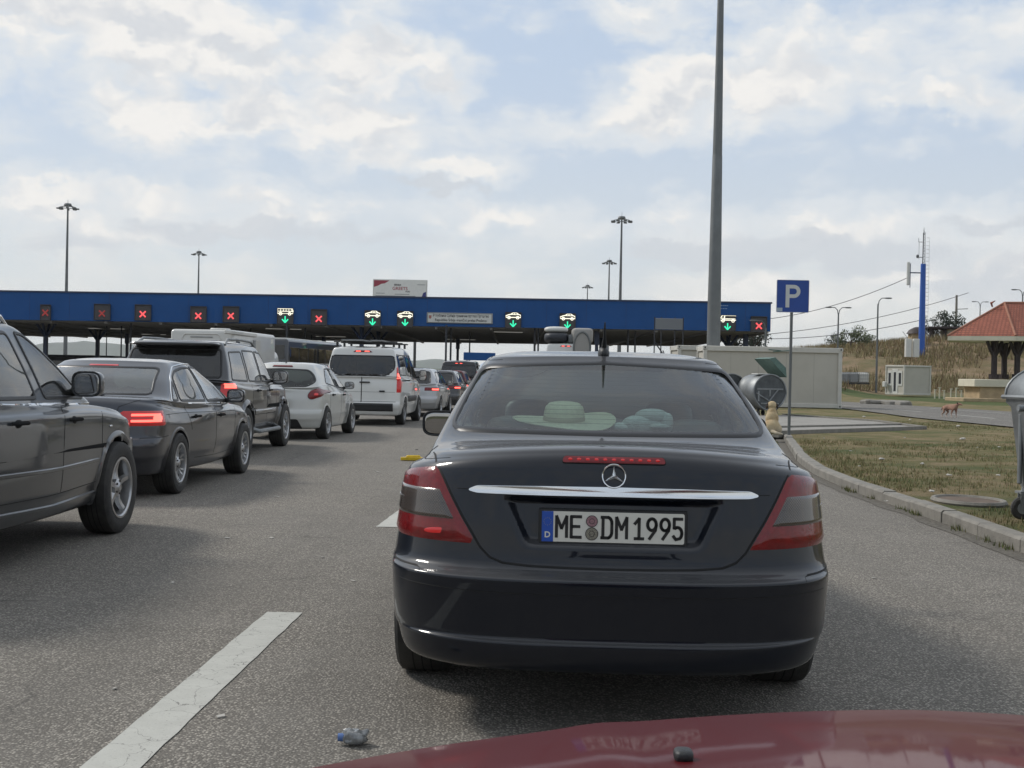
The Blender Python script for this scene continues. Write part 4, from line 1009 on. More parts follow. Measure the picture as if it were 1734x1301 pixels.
vd.m = [1 if ys[k//(nx_-1)] > 112 else (2 if (ys[k//(nx_-1)] > 74 and xs[k % (nx_-1)] > 6) else 0) for k in range(len(vd.f))]
tag(vd.build('verge', ['turf', 'hill', 'lawn'], sharp=None), kind='structure')
def strip_mesh(name, left, right, z, mat, n=60):
    ys = np.linspace(left[0][1], left[-1][1], n); L_ = np.interp(ys, [p[1] for p in left], [p[0] for p in left]); R_ = np.interp(ys, [p[1] for p in right], [p[0] for p in right])
    mb = MB(); vs = []
    for y, a, b in zip(ys, L_, R_): vs += [(a, y, z(a, y)), (b, y, z(b, y))]
    mb.add(vs, [(2*i, 2*i+1, 2*i+3, 2*i+2) for i in range(n-1)]); return mb.build(name, mat)
LE = [(14.4, 10), (14.3, 35), (14.0, 44), (14.6, 52), (15.0, 60), (14.0, 75), (11, 90)]
RE = [(24, 10), (23, 50), (22.2, 60), (20.6, 72), (19.5, 80), (18, 90)]
zz = lambda x, y: .145
tag(strip_mesh('side_road', LE, RE, zz, 'asphalt2'), kind='structure')
mk = MB()
for (x0, y0, x1, y1, w) in ((17.0, 44.6, 17.1, 49.5, .14), (17.0, 52.5, 17.0, 58, .14), (16.8, 61, 16.4, 67, .14), (17.1, 36, 17.05, 41, .14), (20.6, 53, 20.1, 61, .12), (20.9, 40, 20.8, 47, .12)):
    mk.add([(x0-w/2, y0, .150), (x0+w/2, y0, .150), (x1+w/2, y1, .150), (x1-w/2, y1, .150)], [(0, 1, 2, 3)])
tag(mk.build('side_road_marking', 'paintline'), kind='structure')
k2 = MB()
pts = [(22.6, 56), (23.5, 52), (25, 49), (27.5, 46.5), (31, 44)]
for i in range(len(pts)-1): 
    k2.add([(pts[i][0], pts[i][1], .10), (pts[i+1][0], pts[i+1][1], .10), (pts[i+1][0], pts[i+1][1], .27), (pts[i][0], pts[i][1], .27), (pts[i][0]+.2, pts[i][1]+.2, .27), (pts[i+1][0]+.2, pts[i+1][1]+.2, .27)], [(0, 1, 2, 3), (3, 2, 5, 4)])
tag(k2.build('far_kerb', 'concrete'), kind='structure')
# paved island by the parking sign
pv = MB(); P = [(5.95, 28.6), (10.8, 33.6), (10.9, 38.3), (9.3, 43.2), (7.6, 42), (6.6, 33)]
pv.prism(P, lambda a, b, d: (a, b, d), .05, .155); tag(pv.build('paving', 'paver', smooth=False), kind='structure')
k3 = MB()
for a, b in (((5.95, 28.5), (10.8, 33.5)), ((10.9, 33.5), (11.0, 38.4)), ((11.0, 38.4), (9.3, 43.4)), ((6.0, 31.0), (10.9, 35.5))):
    a, b = Vector(a+(0,)), Vector(b+(0,)); d = (b-a).normalized(); n = Vector((-d.y, d.x, 0))*.07
    k3.prism([(p.x, p.y) for p in (a-n, b-n, b+n, a+n)], lambda x, y, z: (x, y, z), .05, .20)
tag(k3.build('paving_edge', 'concrete', smooth=False), kind='structure')
# lane markings
lm = MB()
def dash(y0, y1, x0, x1, w):
    n = 24; vs = []
    for i in range(n+1):
        t = i/n; x = x0+(x1-x0)*t; y = y0+(y1-y0)*t; j = .004*rk.uniform(-1, 1)
        vs += [(x-w/2+j, y, .004), (x+w/2+.004*rk.uniform(-1, 1), y, .004)]
    lm.add(vs, [(2*i, 2*i+1, 2*i+3, 2*i+2) for i in range(n)])
dash(3.2, 6.92, -1.325, -1.215, .195); dash(10.85, 14.6, -1.04, -.85, .195); dash(18.6, 22.4, -.66, -.5, .195); dash(26.5, 30.3, -.3, -.1, .195); dash(-4.5, -.8, -1.6, -1.5, .195)
tag(lm.build('lane_marking', 'paintline', smooth=False), kind='structure')
sk = MB()
# mountains far on the left
def ridge(name, x0, x1, Y, prof, mat, seed, depth=900):
    mb = MB(); n = 160; xs = np.linspace(x0, x1, n); rows = []
    for k, (dy, hf) in enumerate(((-depth, 0.0), (-depth*.55, .45), (-depth*.2, .85), (0, 1.0), (depth*.5, .5))):
        for x in xs:
            h = float(np.interp(x, [p[0] for p in prof], [p[1] for p in prof]))*hf
            h += hf*(Y*.0022)*mnoise.fractal((x/ (Y*.045)+seed, k*.7, seed), .9, 2.1, 5)
            rows.append((x, Y+dy, max(h, -.5) if hf else -.5))
    mb.add(rows, [(k*n+i, k*n+i+1, (k+1)*n+i+1, (k+1)*n+i) for k in range(4) for i in range(n-1)]); return tag(mb.build(name, mat, sharp=None), kind='structure')
def px2(px, py, Y): v = at(px, py, Y); return (v.x, v.z)
ridge('mountains', -3600, 1500, 6000, [(-3600, 20), px2(60, 592, 6000), px2(90, 580, 6000), px2(150, 577, 6000), px2(200, 583, 6000), px2(250, 585, 6000), px2(330, 598, 6000), px2(450, 605, 6000), px2(560, 611, 6000), px2(700, 609, 6000), px2(745, 607, 6000), px2(800, 618, 6000), (400, 40), (1500, 10)], pbr('wooded slopes', (.05, .07, .045), .95, var=.4, vscale=.004), 3.1)
ridge('hills', -2400, 900, 2600, [(-2400, 8), px2(60, 605, 2600), px2(200, 606, 2600), px2(400, 612, 2600), px2(550, 614, 2600), px2(760, 624, 2600), (900, 6)], pbr('near hills', (.07, .09, .05), .95, var=.4, vscale=.01), 8.3, 500)

# ================================================================ border canopy
M['blue'] = pbr('blue cladding', (.012, .080, .255), .6, var=.14, vscale=.35, spec=.25)
M['soffit'] = pbr('grey soffit', (.42, .40, .37), .7, var=.25, vscale=.25)
M['steel_dark'] = pbr('dark steel', (.022, .025, .032), .5)
M['steel_blue'] = pbr('dark blue steel', (.02, .035, .08), .45)
M['galv'] = pbr('galvanised steel', (.30, .31, .31), .5, metal=.55, var=.3, vscale=6)
M['galv_dark'] = pbr('weathered mast', (.16, .17, .17), .6, metal=.3, var=.2, vscale=2)
M['sigbox'] = pbr('signal housing', (.055, .052, .055), .6)
M['white'] = pbr('white', (.62, .62, .58), .5, var=.08, vscale=4)
cy = 115.0; X0, X1 = -75.0, 23.3; SL = .0018
cz = lambda x: 5.62+(x+9)*.0045; FH = 2.52
ca = empty('border_canopy', (0, cy, 0), label='wide blue canopy roof spanning all the lanes of the border crossing', cat='canopy')
mb = MB(); 
f = lambda x, y, z: (x, y, z)
mb.prism([(X0, cz(X0)), (X1, cz(X1)), (X1, cz(X1)+FH), (X0, cz(X0)+FH)], lambda a, b, d: (a, d, b), 0, .25)
mb.build('fascia', 'blue', ca, smooth=False)
mb = MB(); mb.prism([(X0, cz(X0)+FH), (X1+.1, cz(X1)+FH), (X1+.1, cz(X1)+FH+.14), (X0, cz(X0)+FH+.14)], lambda a, b, d: (a, d, b), -.08, .4); mb.build('coping', 'steel_blue', ca, smooth=False)
mb = MB(); x = X0+2.4
while x < X1: mb.box((x, -.006, cz(x)+FH/2), (.03, .01, FH-.02)); x += 3.6
mb.build('cladding_joint', pbr('joint', (.01, .04, .15), .6), ca, smooth=False)
DP = 56
mb = MB(); mb.add([(X0, .1, cz(X0)+.02), (X1, .1, cz(X1)+.02), (X1+1, DP, cz(X1)+.02), (X0, DP, cz(X0)+.02), (X0, .1, cz(X0)+2.2), (X1, .3, cz(X1)+2.2), (X1+1, DP, cz(X1)+2.2), (X0, DP, cz(X0)+2.2)],
    [(0, 3, 2, 1), (4, 5, 6, 7), (1, 2, 6, 5), (3, 7, 6, 2), (0, 4, 7, 3)]); mb.build('roof', 'soffit', ca, smooth=False)
rb = MB(); 
for k in range(34): yk = 1.5+k*1.62; rb.box(((X0+X1)/2, yk, cz(-25)-.04), (X1-X0, .10, .10))
rb.v = [(v[0], v[1], v[2]+(v[0]+25)*.0045) for v in rb.v]
for k in range(20): xk = X0+3+k*5.0; rb.add([(xk-.15, .3, cz(xk)+.0), (xk+.15, .3, cz(xk)+.0), (xk+.15, DP-1, cz(xk)+.0), (xk-.15, DP-1, cz(xk)+.0), (xk-.1, .3, cz(xk)-.22), (xk+.1, .3, cz(xk)-.22), (xk+.1, DP-1, cz(xk)-.22), (xk-.1, DP-1, cz(xk)-.22)], [(4, 7, 6, 5), (0, 1, 5, 4), (1, 2, 6, 5), (3, 0, 4, 7)])
rb.build('soffit_rib', pbr('soffit rib', (.26, .25, .23), .7), ca, smooth=False)
lt = MB()
for (px, py, w) in ((180, 551, 60), (260, 561, 40), (480, 553, 60), (560, 566, 50), (860, 560, 50), (780, 572, 50)):
    x_, y_, z_ = ray(px, py+4); k = (cz(-20)-.12-CAMH)/z_; lt.box((x_*k, y_*k-cy, cz(x_*k)-.13), (w/2150*y_*k, .35, .06))
lt.build('ceiling_light', pbr('tube light cover', (.7, .7, .66), .4, emit=(1, .98, .9), es=.12), ca, smooth=False)
for j, (px, Y, kind) in enumerate(((77, 122, 'v'), (165, 138, 'v'), (215, 150, 'p'), (345, 150, 'v'), (548, 150, 'p'), (775, 150, 'p'), (612, 118, 'v'), (640, 130, 'v'), (1010, 118, 'p'), (1018, 138, 'p'), (1233, 124, 'v'), (1262, 120, 'p'))):
    x = at(px, 600, Y).x; c = MB(); top = cz(x); w = .38 if kind == 'v' else .30
    c.box((x, Y-cy, (top-1.2)/2), (w, w, top-1.2), bev=.03)
    if kind == 'v':
        for sx in (-1, 1): c.tube([(x, Y-cy, top-1.35), (x+sx*.95, Y-cy, top)], .13, 6); c.tube([(x, Y-cy, top-1.35), (x, Y-cy+sx*.95, top)], .13, 6)
    else: c.box((x, Y-cy, top-.7), (w*1.5, w*1.5, 1.2))
    c.build('column', 'steel_blue', ca)
# ---- lane signals on the fascia
RX = 'red cross'
def signal(px, py, kind, w, label, dim=False, boxw=1.42):
    v = at(px, py, cy-.2); e = empty('lane_signal', (v.x, cy-.03, v.z), label=label, cat='lane signal', group='lane signals on the canopy')
    hb = MB(); hb.box((0, -.10, .0), (boxw, .2, 1.42), bev=.03); hb.box((0, -.22, .73), (boxw+.04, .26, .04)); hb.box((boxw/2, -.16, .0), (.04, .2, 1.42)); hb.box((-boxw/2, -.16, .0), (.04, .2, 1.42)); hb.build('housing', 'sigbox', e)
    yb = -.215
    def bars(lst, mat, name, t=.07, dz=0.):
        mb = MB()
        for a, b in lst: mb.tube([(a[0], yb, a[1]+dz), (b[0], yb, b[1]+dz)], t, 6)
        mb.build(name, mat, e)
    if kind == 'x':
        s = .26; bars([((-s, -s), (s, s)), ((-s, s), (s, -s))], 'led_red_dim' if dim else 'led_red', 'red_cross', .075, -.12 if boxw > 1.2 else 0)
    else:
        bars([((0, .02), (0, -.52)), ((-.27, -.26), (0, -.56)), ((.27, -.26), (0, -.56))], 'led_green', 'green_arrow', .06)
        Z = .40
        def loop(pts, r=.045): 
            mb = MB(); mb.tube([(a, yb-.02, b+Z) for a, b in pts], r, 6, closed=True); return mb
        def wheels(mb, xs, z):
            for x in xs: mb.tube([(x+.12*math.cos(t), yb-.03, z+Z+.12*math.sin(t)) for t in np.linspace(0, 2*math.pi, 13)[:-1]], .035, 5, closed=True)
        if kind == 'car':
            mb = loop([(-.66, -.12), (-.66, .02), (-.45, .10), (-.22, .16), (.0, .30), (.28, .30), (.50, .14), (.64, .10), (.68, -.12)]); mb.tube([(-.2, yb-.02, .14+Z), (.5, yb-.02, .13+Z)], .03, 5); mb.tube([(.12, yb-.02, .14+Z), (.12, yb-.02, .28+Z)], .03, 5); wheels(mb, (-.38, .40), -.14)
        elif kind == 'bus':
            mb = loop([(-.68, -.14), (-.68, .30), (.64, .30), (.70, .10), (.70, -.14)]); mb.tube([(-.66, yb-.02, .06+Z), (.68, yb-.02, .06+Z)], .03, 5)
            for k in range(5): mb.tube([(-.42+k*.25, yb-.02, .06+Z), (-.42+k*.25, yb-.02, .28+Z)], .022, 5)
            wheels(mb, (-.42, .40), -.16)
        else:
            mb = loop([(-.68, -.12), (-.68, .04), (-.50, .30), (-.30, .30), (-.30, -.12)]); mb.tube([(a, yb-.02, b+Z) for a, b in ((-.26, -.1), (-.26, .32), (.72, .32), (.72, -.1))], .045, 6, closed=True); mb.tube([(-.62, yb-.02, .06+Z), (-.32, yb-.02, .06+Z)], .03, 5); mb.tube([(-.22, yb-.02, .02+Z), (.68, yb-.02, .02+Z)], .03, 5); wheels(mb, (-.42, .48), -.16)
        mb.build('vehicle_symbol', 'led_white', e)
X_ = 'dark lane signal with a red cross, '
signal(77, 530, 'x', 0, 'smallest dark lane signal with a faint red cross, leftmost on the canopy', True, .88)
signal(173, 529, 'x', 0, X_+'second from the left, only faintly lit', True)
signal(242, 530, 'x', 0, X_+'third from the left end of the row')
signal(336, 533, 'x', 0, X_+'above the white motorhome')
signal(391, 533, 'x', 0, X_+'next left of the bus signal')
signal(483, 536, 'bus', 0, 'lane signal with a white bus outline above a green arrow')
signal(540, 538, 'x', 0, X_+'between the bus signal and the first car signal')
signal(631, 540, 'car', 0, 'lane signal with a white car and green arrow, leftmost of the four car signals')
signal(686, 541, 'car', 0, 'lane signal with a white car and green arrow, just left of the long name board')
signal(869, 543, 'car', 0, 'lane signal with a white car and green arrow, just right of the long name board')
signal(961, 545, 'car', 0, 'lane signal with a white car and green arrow, above the loaded white van')
signal(1232, 548, 'truck', 0, 'lane signal with a yellowish lorry outline above a green arrow')
signal(1285, 550, 'x', 0, X_+'at the right-hand end of the canopy')
# ---- name board
v0, v1 = at(723, 529, cy-.1), at(834, 549, cy-.1); wb = v1.x-v0.x; e = empty('name_board', ((v0.x+v1.x)/2, cy-.02, (v0.z+v1.z)/2), label='long white two-line name board on the blue canopy fascia', cat='sign')
mb = MB(); mb.box((0, -.05, 0), (wb, .10, .95), bev=.02); mb.build('board', 'white', e); fr = MB()
for s in (-1, 1): fr.box((0, -.11, s*.43), (wb-.06, .03, .05)); fr.box((s*(wb/2-.06), -.11, 0), (.05, .03, .86))
fr.build('frame', 'galv_dark', e)
for k, t in enumerate(('Република Србија гранични прелаз Прешево', 'Republika Srbija granični prelaz Preševo')):
    vs, fs = text_geo(t, .34, .006); wd = max(v[0] for v in vs)-min(v[0] for v in vs); s = (wb-(.9 if k == 0 else 1.3))/wd
    MB().add([(v[0]*s+.1, -.106, v[1]+.20-k*.40) for v in vs], fs).build('lettering', 'plate_ink', e, smooth=False)
MB().prism([(-.12, .16), (.12, .16), (.12, -.05), (0, -.18), (-.12, -.05)], lambda a, b, d: (a-wb/2+.3, d, b+.05), -.112, -.104).build('crest', pbr('crest red', (.35, .15, .12), .5), e)
# small pale lettering by the mast
v = at(1222, 528, cy); e = empty('fascia_lettering', (v.x, cy-.012, v.z), label='faint pale lettering strips on the blue fascia beside the tall mast', cat='lettering')
mb = MB(); 
for (x0, x1, z, h) in ((-.9, .55, .55, .07), (-.75, .45, .28, .05), (-.9, -.2, 0, .06)): 
    x = x0
    while x < x1: w = rk.uniform(.08, .2); mb.box((x+w/2, 0, z), (w, .01, h)); x += w+.05
mb.build('letters', pbr('pale blue', (.25, .35, .5), .5), e, smooth=False)
# ---- hoarding behind the canopy
v0, v1 = at(633, 503, 175), at(722, 477, 175); bw, bh = v1.x-v0.x, v1.z-v0.z; e = empty('billboard', ((v0.x+v1.x)/2, 175, 0), label='white hoarding with a red and a blue corner standing above the canopy', cat='billboard')
bz = (v0.z+v1.z)/2-.35; bh += .8
MB().box((0, 0, bz), (bw, .3, bh)).build('panel', 'white', e, smooth=False); MB().box((0, .1, bz), (bw+.3, .2, bh+.3)).build('frame', 'white', e, smooth=False)
pp = MB(); [pp.cyl((s*bw*.3, .3, 0), (s*bw*.3, .3, bz), .2) for s in (-1, 1)]; pp.build('post', 'galv_dark', e)
def bp_(poly, mat, name): MB().prism(poly, lambda a, b, d: (a, d, bz+b), -.158, -.152).build(name, mat, e, smooth=False)
hw, hh = bw/2, bh/2
bp_([(-hw, hh), (-hw, hh-.95), (-hw+.6, hh-.75), (-hw+1.0, hh-.5), (-hw+1.5, hh-.42), (-hw+2.0, hh-.1), (-hw+2.1, hh)], pbr('maroon', (.26, .03, .05), .5), 'red_corner')
bp_([(hw, -hh+.1), (hw, -hh+1.6), (hw-.4, -hh+1.4), (hw-.55, -hh+.95), (hw-1.0, -hh+.7), (hw-2.3, -hh+.55), (hw-2.3, -hh+.1)], pbr('navy', (.02, .025, .14), .5), 'blue_corner')
for t, sz, x, z, mt in (('SERBIA', .32, -.35, .92, 'plate_ink'), ('GREETS', .62, .0, .42, 'maroon'), ('YOU', .30, 1.05, .02, 'plate_ink')):
    vs, fs = text_geo(t, sz, .012); MB().add([(v[0]+x, -.156, v[1]+bz+z) for v in vs], fs).build('lettering', bpy.data.materials.get(mt) or 'plate_ink', e, smooth=False)
mb = MB(); [mb.box((x, -.155, bz+z), (w, .01, .07)) for x, z, w in ((-hw+.9, -.25, 1.2), (.3, -.35, 2.0), (-.6, -.6, 5.5), (2.9, 1.0, 1.1))]; mb.build('small_print', 'galv_dark', e, smooth=False)

# ================================================================ masts
def ring_mast(px, py, Y, label, base_z=0):
    v = at(px, py, Y); e = empty('floodlight_mast', (v.x, Y, base_z), label=label, cat='light mast', group='floodlight masts behind the canopy'); h = v.z-base_z
    MB().cyl((0, 0, 0), (0, 0, h-.3), .36, .13, 14).build('mast', 'galv_dark', e)
    c = MB(); c.lathe([(0, h+.25), (.5, h+.2), (.62, h-.05), (.55, h-.2), (0, h-.2)], 14); c.cyl((0, 0, h+.2), (0, 0, h+.9), .04, .02, 6)
    c.lathe([(1.25, h-.48), (1.33, h-.42), (1.25, h-.36), (1.17, h-.42)], 24, closed=True)
    for k in range(6): a = k*math.pi/3; c.tube([(.2*math.cos(a), .2*math.sin(a), h-.05), (1.2*math.cos(a), 1.2*math.sin(a), h-.42)], .05, 5)
    c.build('crown', 'galv_dark', e); hd = MB()
    hd.box((0, 0, 0), (.62, .42, .22), bev=.04); h0 = hd.build('floodlight', 'galv_dark', e)
    for k in range(8):
        a = k*math.pi/4+.3; o = h0 if k == 0 else h0.copy()
        if k: COL.objects.link(o)
        o.parent = e; o.location = (1.45*math.cos(a), 1.45*math.sin(a), h-.62); o.rotation_euler = (0, 0, a)
ring_mast(115, 347, 205, 'floodlight mast with a ring crown, tallest at the far left')
ring_mast(337, 427, 290, 'floodlight mast above the middle of the red-cross lanes')
ring_mast(1053, 369, 200, 'floodlight mast nearest left of the thick grey pole, the taller of two')
ring_mast(1032, 442, 290, 'floodlight mast just left of a taller mast, mid-height in the group')
ring_mast(995, 484, 380, 'very distant floodlight mast barely rising over the canopy')
ring_mast(987, 508, 520, 'most distant floodlight mast with only its crown above the canopy')
b0 = at(1208, 585, 60); t0 = at(1219, 0, 60); e = empty('tall_lighting_mast', (b0.x, 60, 0), label='thick grey tapered mast rising out of the frame behind the large container', cat='light mast')
MB().lathe([(.335, 0), (.318, 2.9), (.315, 5.0), (.235, 11.85), (.232, 11.86), (.225, 12), (.15, 19.3), (.10, 25), (0, 25)], 16).build('mast', pbr('grey mast', (.17, .18, .18), .55, metal=.4, var=.15, vscale=1.5), e)
c = MB(); c.lathe([(.75, 24.6), (.82, 24.7), (.75, 24.8), (.68, 24.7)], 20, closed=True)
for k in range(6): a = k*math.pi/3; c.tube([(0, 0, 24.9), (.78*math.cos(a), .78*math.sin(a), 24.7)], .04, 5); c.box((.9*math.cos(a), .9*math.sin(a), 24.5), (.5, .35, .2), rz=a, bev=.03)
c.build('crown', 'galv_dark', e); MB().lathe([(.34, 1.2), (.36, 1.2), (.36, 1.9), (.34, 1.9)], 12).build('door_collar', 'galv_dark', e)

# ================================================================ parking sign
b0 = Vector((6.15, 28.1, .1)); e = empty('parking_sign', b0, label='blue parking sign with a white P on a grey post in the grass', cat='traffic sign')
c0 = at(1341, 502, 28.1); tz = c0.z-.1; tx = c0.x-b0.x
MB().cyl((0, 0, -.1), (tx, 0, tz+.30), .034, .034, 12).build('post', 'galv_dark', e)
S_ = .36
mb = MB(); P = rnd([(-S_, -S_), (S_, -S_), (S_, S_), (-S_, S_)], .03); mb.prism(P, lambda a, b, d: (tx+a+.01, d, tz+b), -.050, -.046, 0); mb.prism(P, lambda a, b, d: (tx+a*1.0+.01, d, tz+b*1.0), -.0455, -.036, 1)
pnl = mb.build('sign_panel', [pbr('sign blue', (.012, .06, .30), .35, var=.1, vscale=5), 'galv'], e, smooth=False)
mb = MB(); mb.tube([(tx+.01+a*.985, -.050, tz+b*.985) for a, b in P], .004, 4, closed=True); mb.build('sign_border', 'white', pnl)
def letterP():
    o = MB(); H_ = .50; w = .085; x0 = -.15; yq = -.053
    o.add([(tx+x0, yq, tz-H_/2), (tx+x0+w, yq, tz-H_/2), (tx+x0+w, yq, tz+H_/2), (tx+x0, yq, tz+H_/2)], [(0, 1, 2, 3)])
    cx, cz_, ro, ri = x0+.18, H_/2-.145, .145, .065; vs = []; n = 16
    out = [(x0+w, H_/2), (cx, H_/2)]+[(cx+ro*math.sin(R(a)), cz_+ro*math.cos(R(a))) for a in np.linspace(10, 170, n)]+[(cx, cz_-ro), (x0+w, cz_-ro)]
    inn = [(x0+w, cz_+ri), (cx, cz_+ri)]+[(cx+ri*math.sin(R(a)), cz_+ri*math.cos(R(a))) for a in np.linspace(10, 170, n)]+[(cx, cz_-ri), (x0+w, cz_-ri)]
    m_ = len(out); o.add([(tx+a, yq, tz+b) for a, b in out+inn], [(i, m_+i, m_+i+1, i+1) for i in range(m_-1)]); return o
letterP().build('letter', pbr('reflective white', (.55, .56, .55), .4), pnl, smooth=False)
MB().box((tx-.28, -.052, tz-.30), (.13, .003, .08)).build('sticker', pbr('pale sticker', (.35, .42, .5), .5), pnl, smooth=False)
# ================================================================ vehicles
M['p_grey'] = paint('dark grey metallic', (.044, .052, .063), .6, .28, dirt=.3)
M['p_anth'] = paint('anthracite metallic', (.030, .034, .046), .6, .28, dirt=.25)
M['p_dgrey'] = paint('smoke grey metallic', (.045, .047, .053), .6, .28, dirt=.3)
M['p_white'] = paint('white paint', (.66, .66, .63), 0, .4, dirt=.25, spec=.4)
M['p_cream'] = paint('pearl white paint', (.52, .52, .49), .1, .4, dirt=.2, spec=.4)
M['p_silver'] = paint('silver metallic', (.42, .43, .44), .6, .38, dirt=.3)
M['p_black'] = paint('black paint', (.012, .012, .014), 0, .35, dirt=.15)
M['p_red'] = paint('dark red paint', (.085, .004, .007), .0, .45, dirt=.12, dirtc=(.10, .05, .04), dust=.0, coat=.42, cr0=.04, spec=.08)
M['steelwheel'] = pbr('painted rim', (.30, .30, .30), .4, metal=.8)

# ---- tall grey crossover at the left edge
def suv_near():
    rg = std_rings(4.63, .94, 1.655, zc=.27, bz=.70, deckz=1.10, decky=.10, gby=.16, gbz=1.15, belt=1.06, beltr=1.10, roofr=.50, rooff=2.60, cowl=3.46, cowlz=1.08, hoodz=.86, wroof=.64, wglass=.875, n=3.2, Rr=.5, ngl=3, Rgl=.25, midz=.9, tf=.075)
    c = Car('suv_car', 'dark grey crossover with silver roof rails, cut off by the left edge, five-spoke front wheel', 'car', rg, M['p_grey'], [(.94, .80, .365), (3.75, .80, .365)], ww=.245, res=(.03, 7), Rarch=.425)
    c.window('side', [(1.40, 1.11), (2.27, 1.10), (2.18, 1.54), (1.45, 1.53)], .05, 0, 'glass', .03, vl=(11.4, 15.5))
    c.window('side', [(2.43, 1.10), (3.14, 1.09), (2.88, 1.29), (2.64, 1.44), (2.44, 1.535), (2.33, 1.545)], .03, 0, 'glass', .028, vl=(11.4, 15.5))
    c.window('side', [(.65, 1.15), (1.30, 1.12), (1.36, 1.52), (.9, 1.49)], .05, 0, 'glass_dark', .03, vl=(11.4, 15.5))
    c.window('rear', [(-.66, 1.18), (.66, 1.18), (.56, 1.53), (-.56, 1.53)], .06, 0, 'glass_dark', .03, vl=(10, 15.5), name='rear_window')
    c.window('front', [(-.72, 1.12), (.72, 1.12), (.58, 1.56), (-.58, 1.56)], .05, 0, 'glass', .03, vl=(11, 15.5), name='windscreen')
    c.zones = doors(1.3, 1.45, 2.52, 3.40); c.shell(); c.arches(w=.03, flare=.012); c.put_wheels(5, 'wide', 'alloy'); c.finish_windows()
    c.seam('side', [(2.52, .44), (2.53, .8), (2.56, 1.0), (2.60, 1.06)], .007, vl=(1, 12)); c.seam('side', [(3.38, .46), (3.40, .80), (3.42, .98)], .007, vl=(1, 11)); c.seam('side', [(1.42, .75), (1.52, 1.05)], .007, vl=(1, 12))
    c.seam('side', [(1.45, .44), (2.4, .43), (3.36, .45)], .006, vl=(1, 12)); c.finish_seams()
    for sd in (1, -1):
        mb = band(c.S, 'side', [(1.0, 1.105), (1.62, 1.068), (2.5, 1.055), (3.26, 1.045)], .016, .004, sd, closed=False, vl=(10, 13), h=.006); mb.build('chrome_strip', 'chrome', c.root)
        mb = band(c.S, 'side', [(1.45, .62), (2.4, .605), (3.32, .615)], .03, .002, sd, closed=False, vl=(2, 9), h=.010); mb.build('side_moulding', c.mat, c.root)
        mb = band(c.S, 'side', [(1.40, .365), (2.4, .345), (3.34, .365)], .035, .004, sd, closed=False, vl=(1, 6), h=.012); mb.build('sill_strip', c.mat, c.root)
        q = [c.S.map('side', [(y, z)], 0, sd)[0] for y, z in ((.7, 1.57), (1.0, 1.60), (1.6, 1.61), (2.2, 1.60), (2.55, 1.575))]
        mb = MB(); mb.tube([(p[0]-sd*.0, p[1], p[2]+(.05 if 0 < i < 4 else .0)) for i, p in enumerate(q)], .017, 8); mb.build('roof_rail', 'chrome', c.root)
        q = c.S.map('side', [(3.60, .86)], .004, sd)[0]; MB().sell(q, (.004, .03, .009), .8, 12, 6).build('side_badge', 'chrome', c.root)
    c.handles([(1.80, .945), (2.74, .94)]); c.mirrors(2.98, 1.145, .215, .185, .135, mat=c.mat)
    c.interior(.9, 3.3, .78, .36, 1.06, 2.15, 1.3, headz=1.34, dash_y=3.15, dash_z=1.06)
    c.place((208, 903), 3.75, .93, 2.6); return c
suv_near()
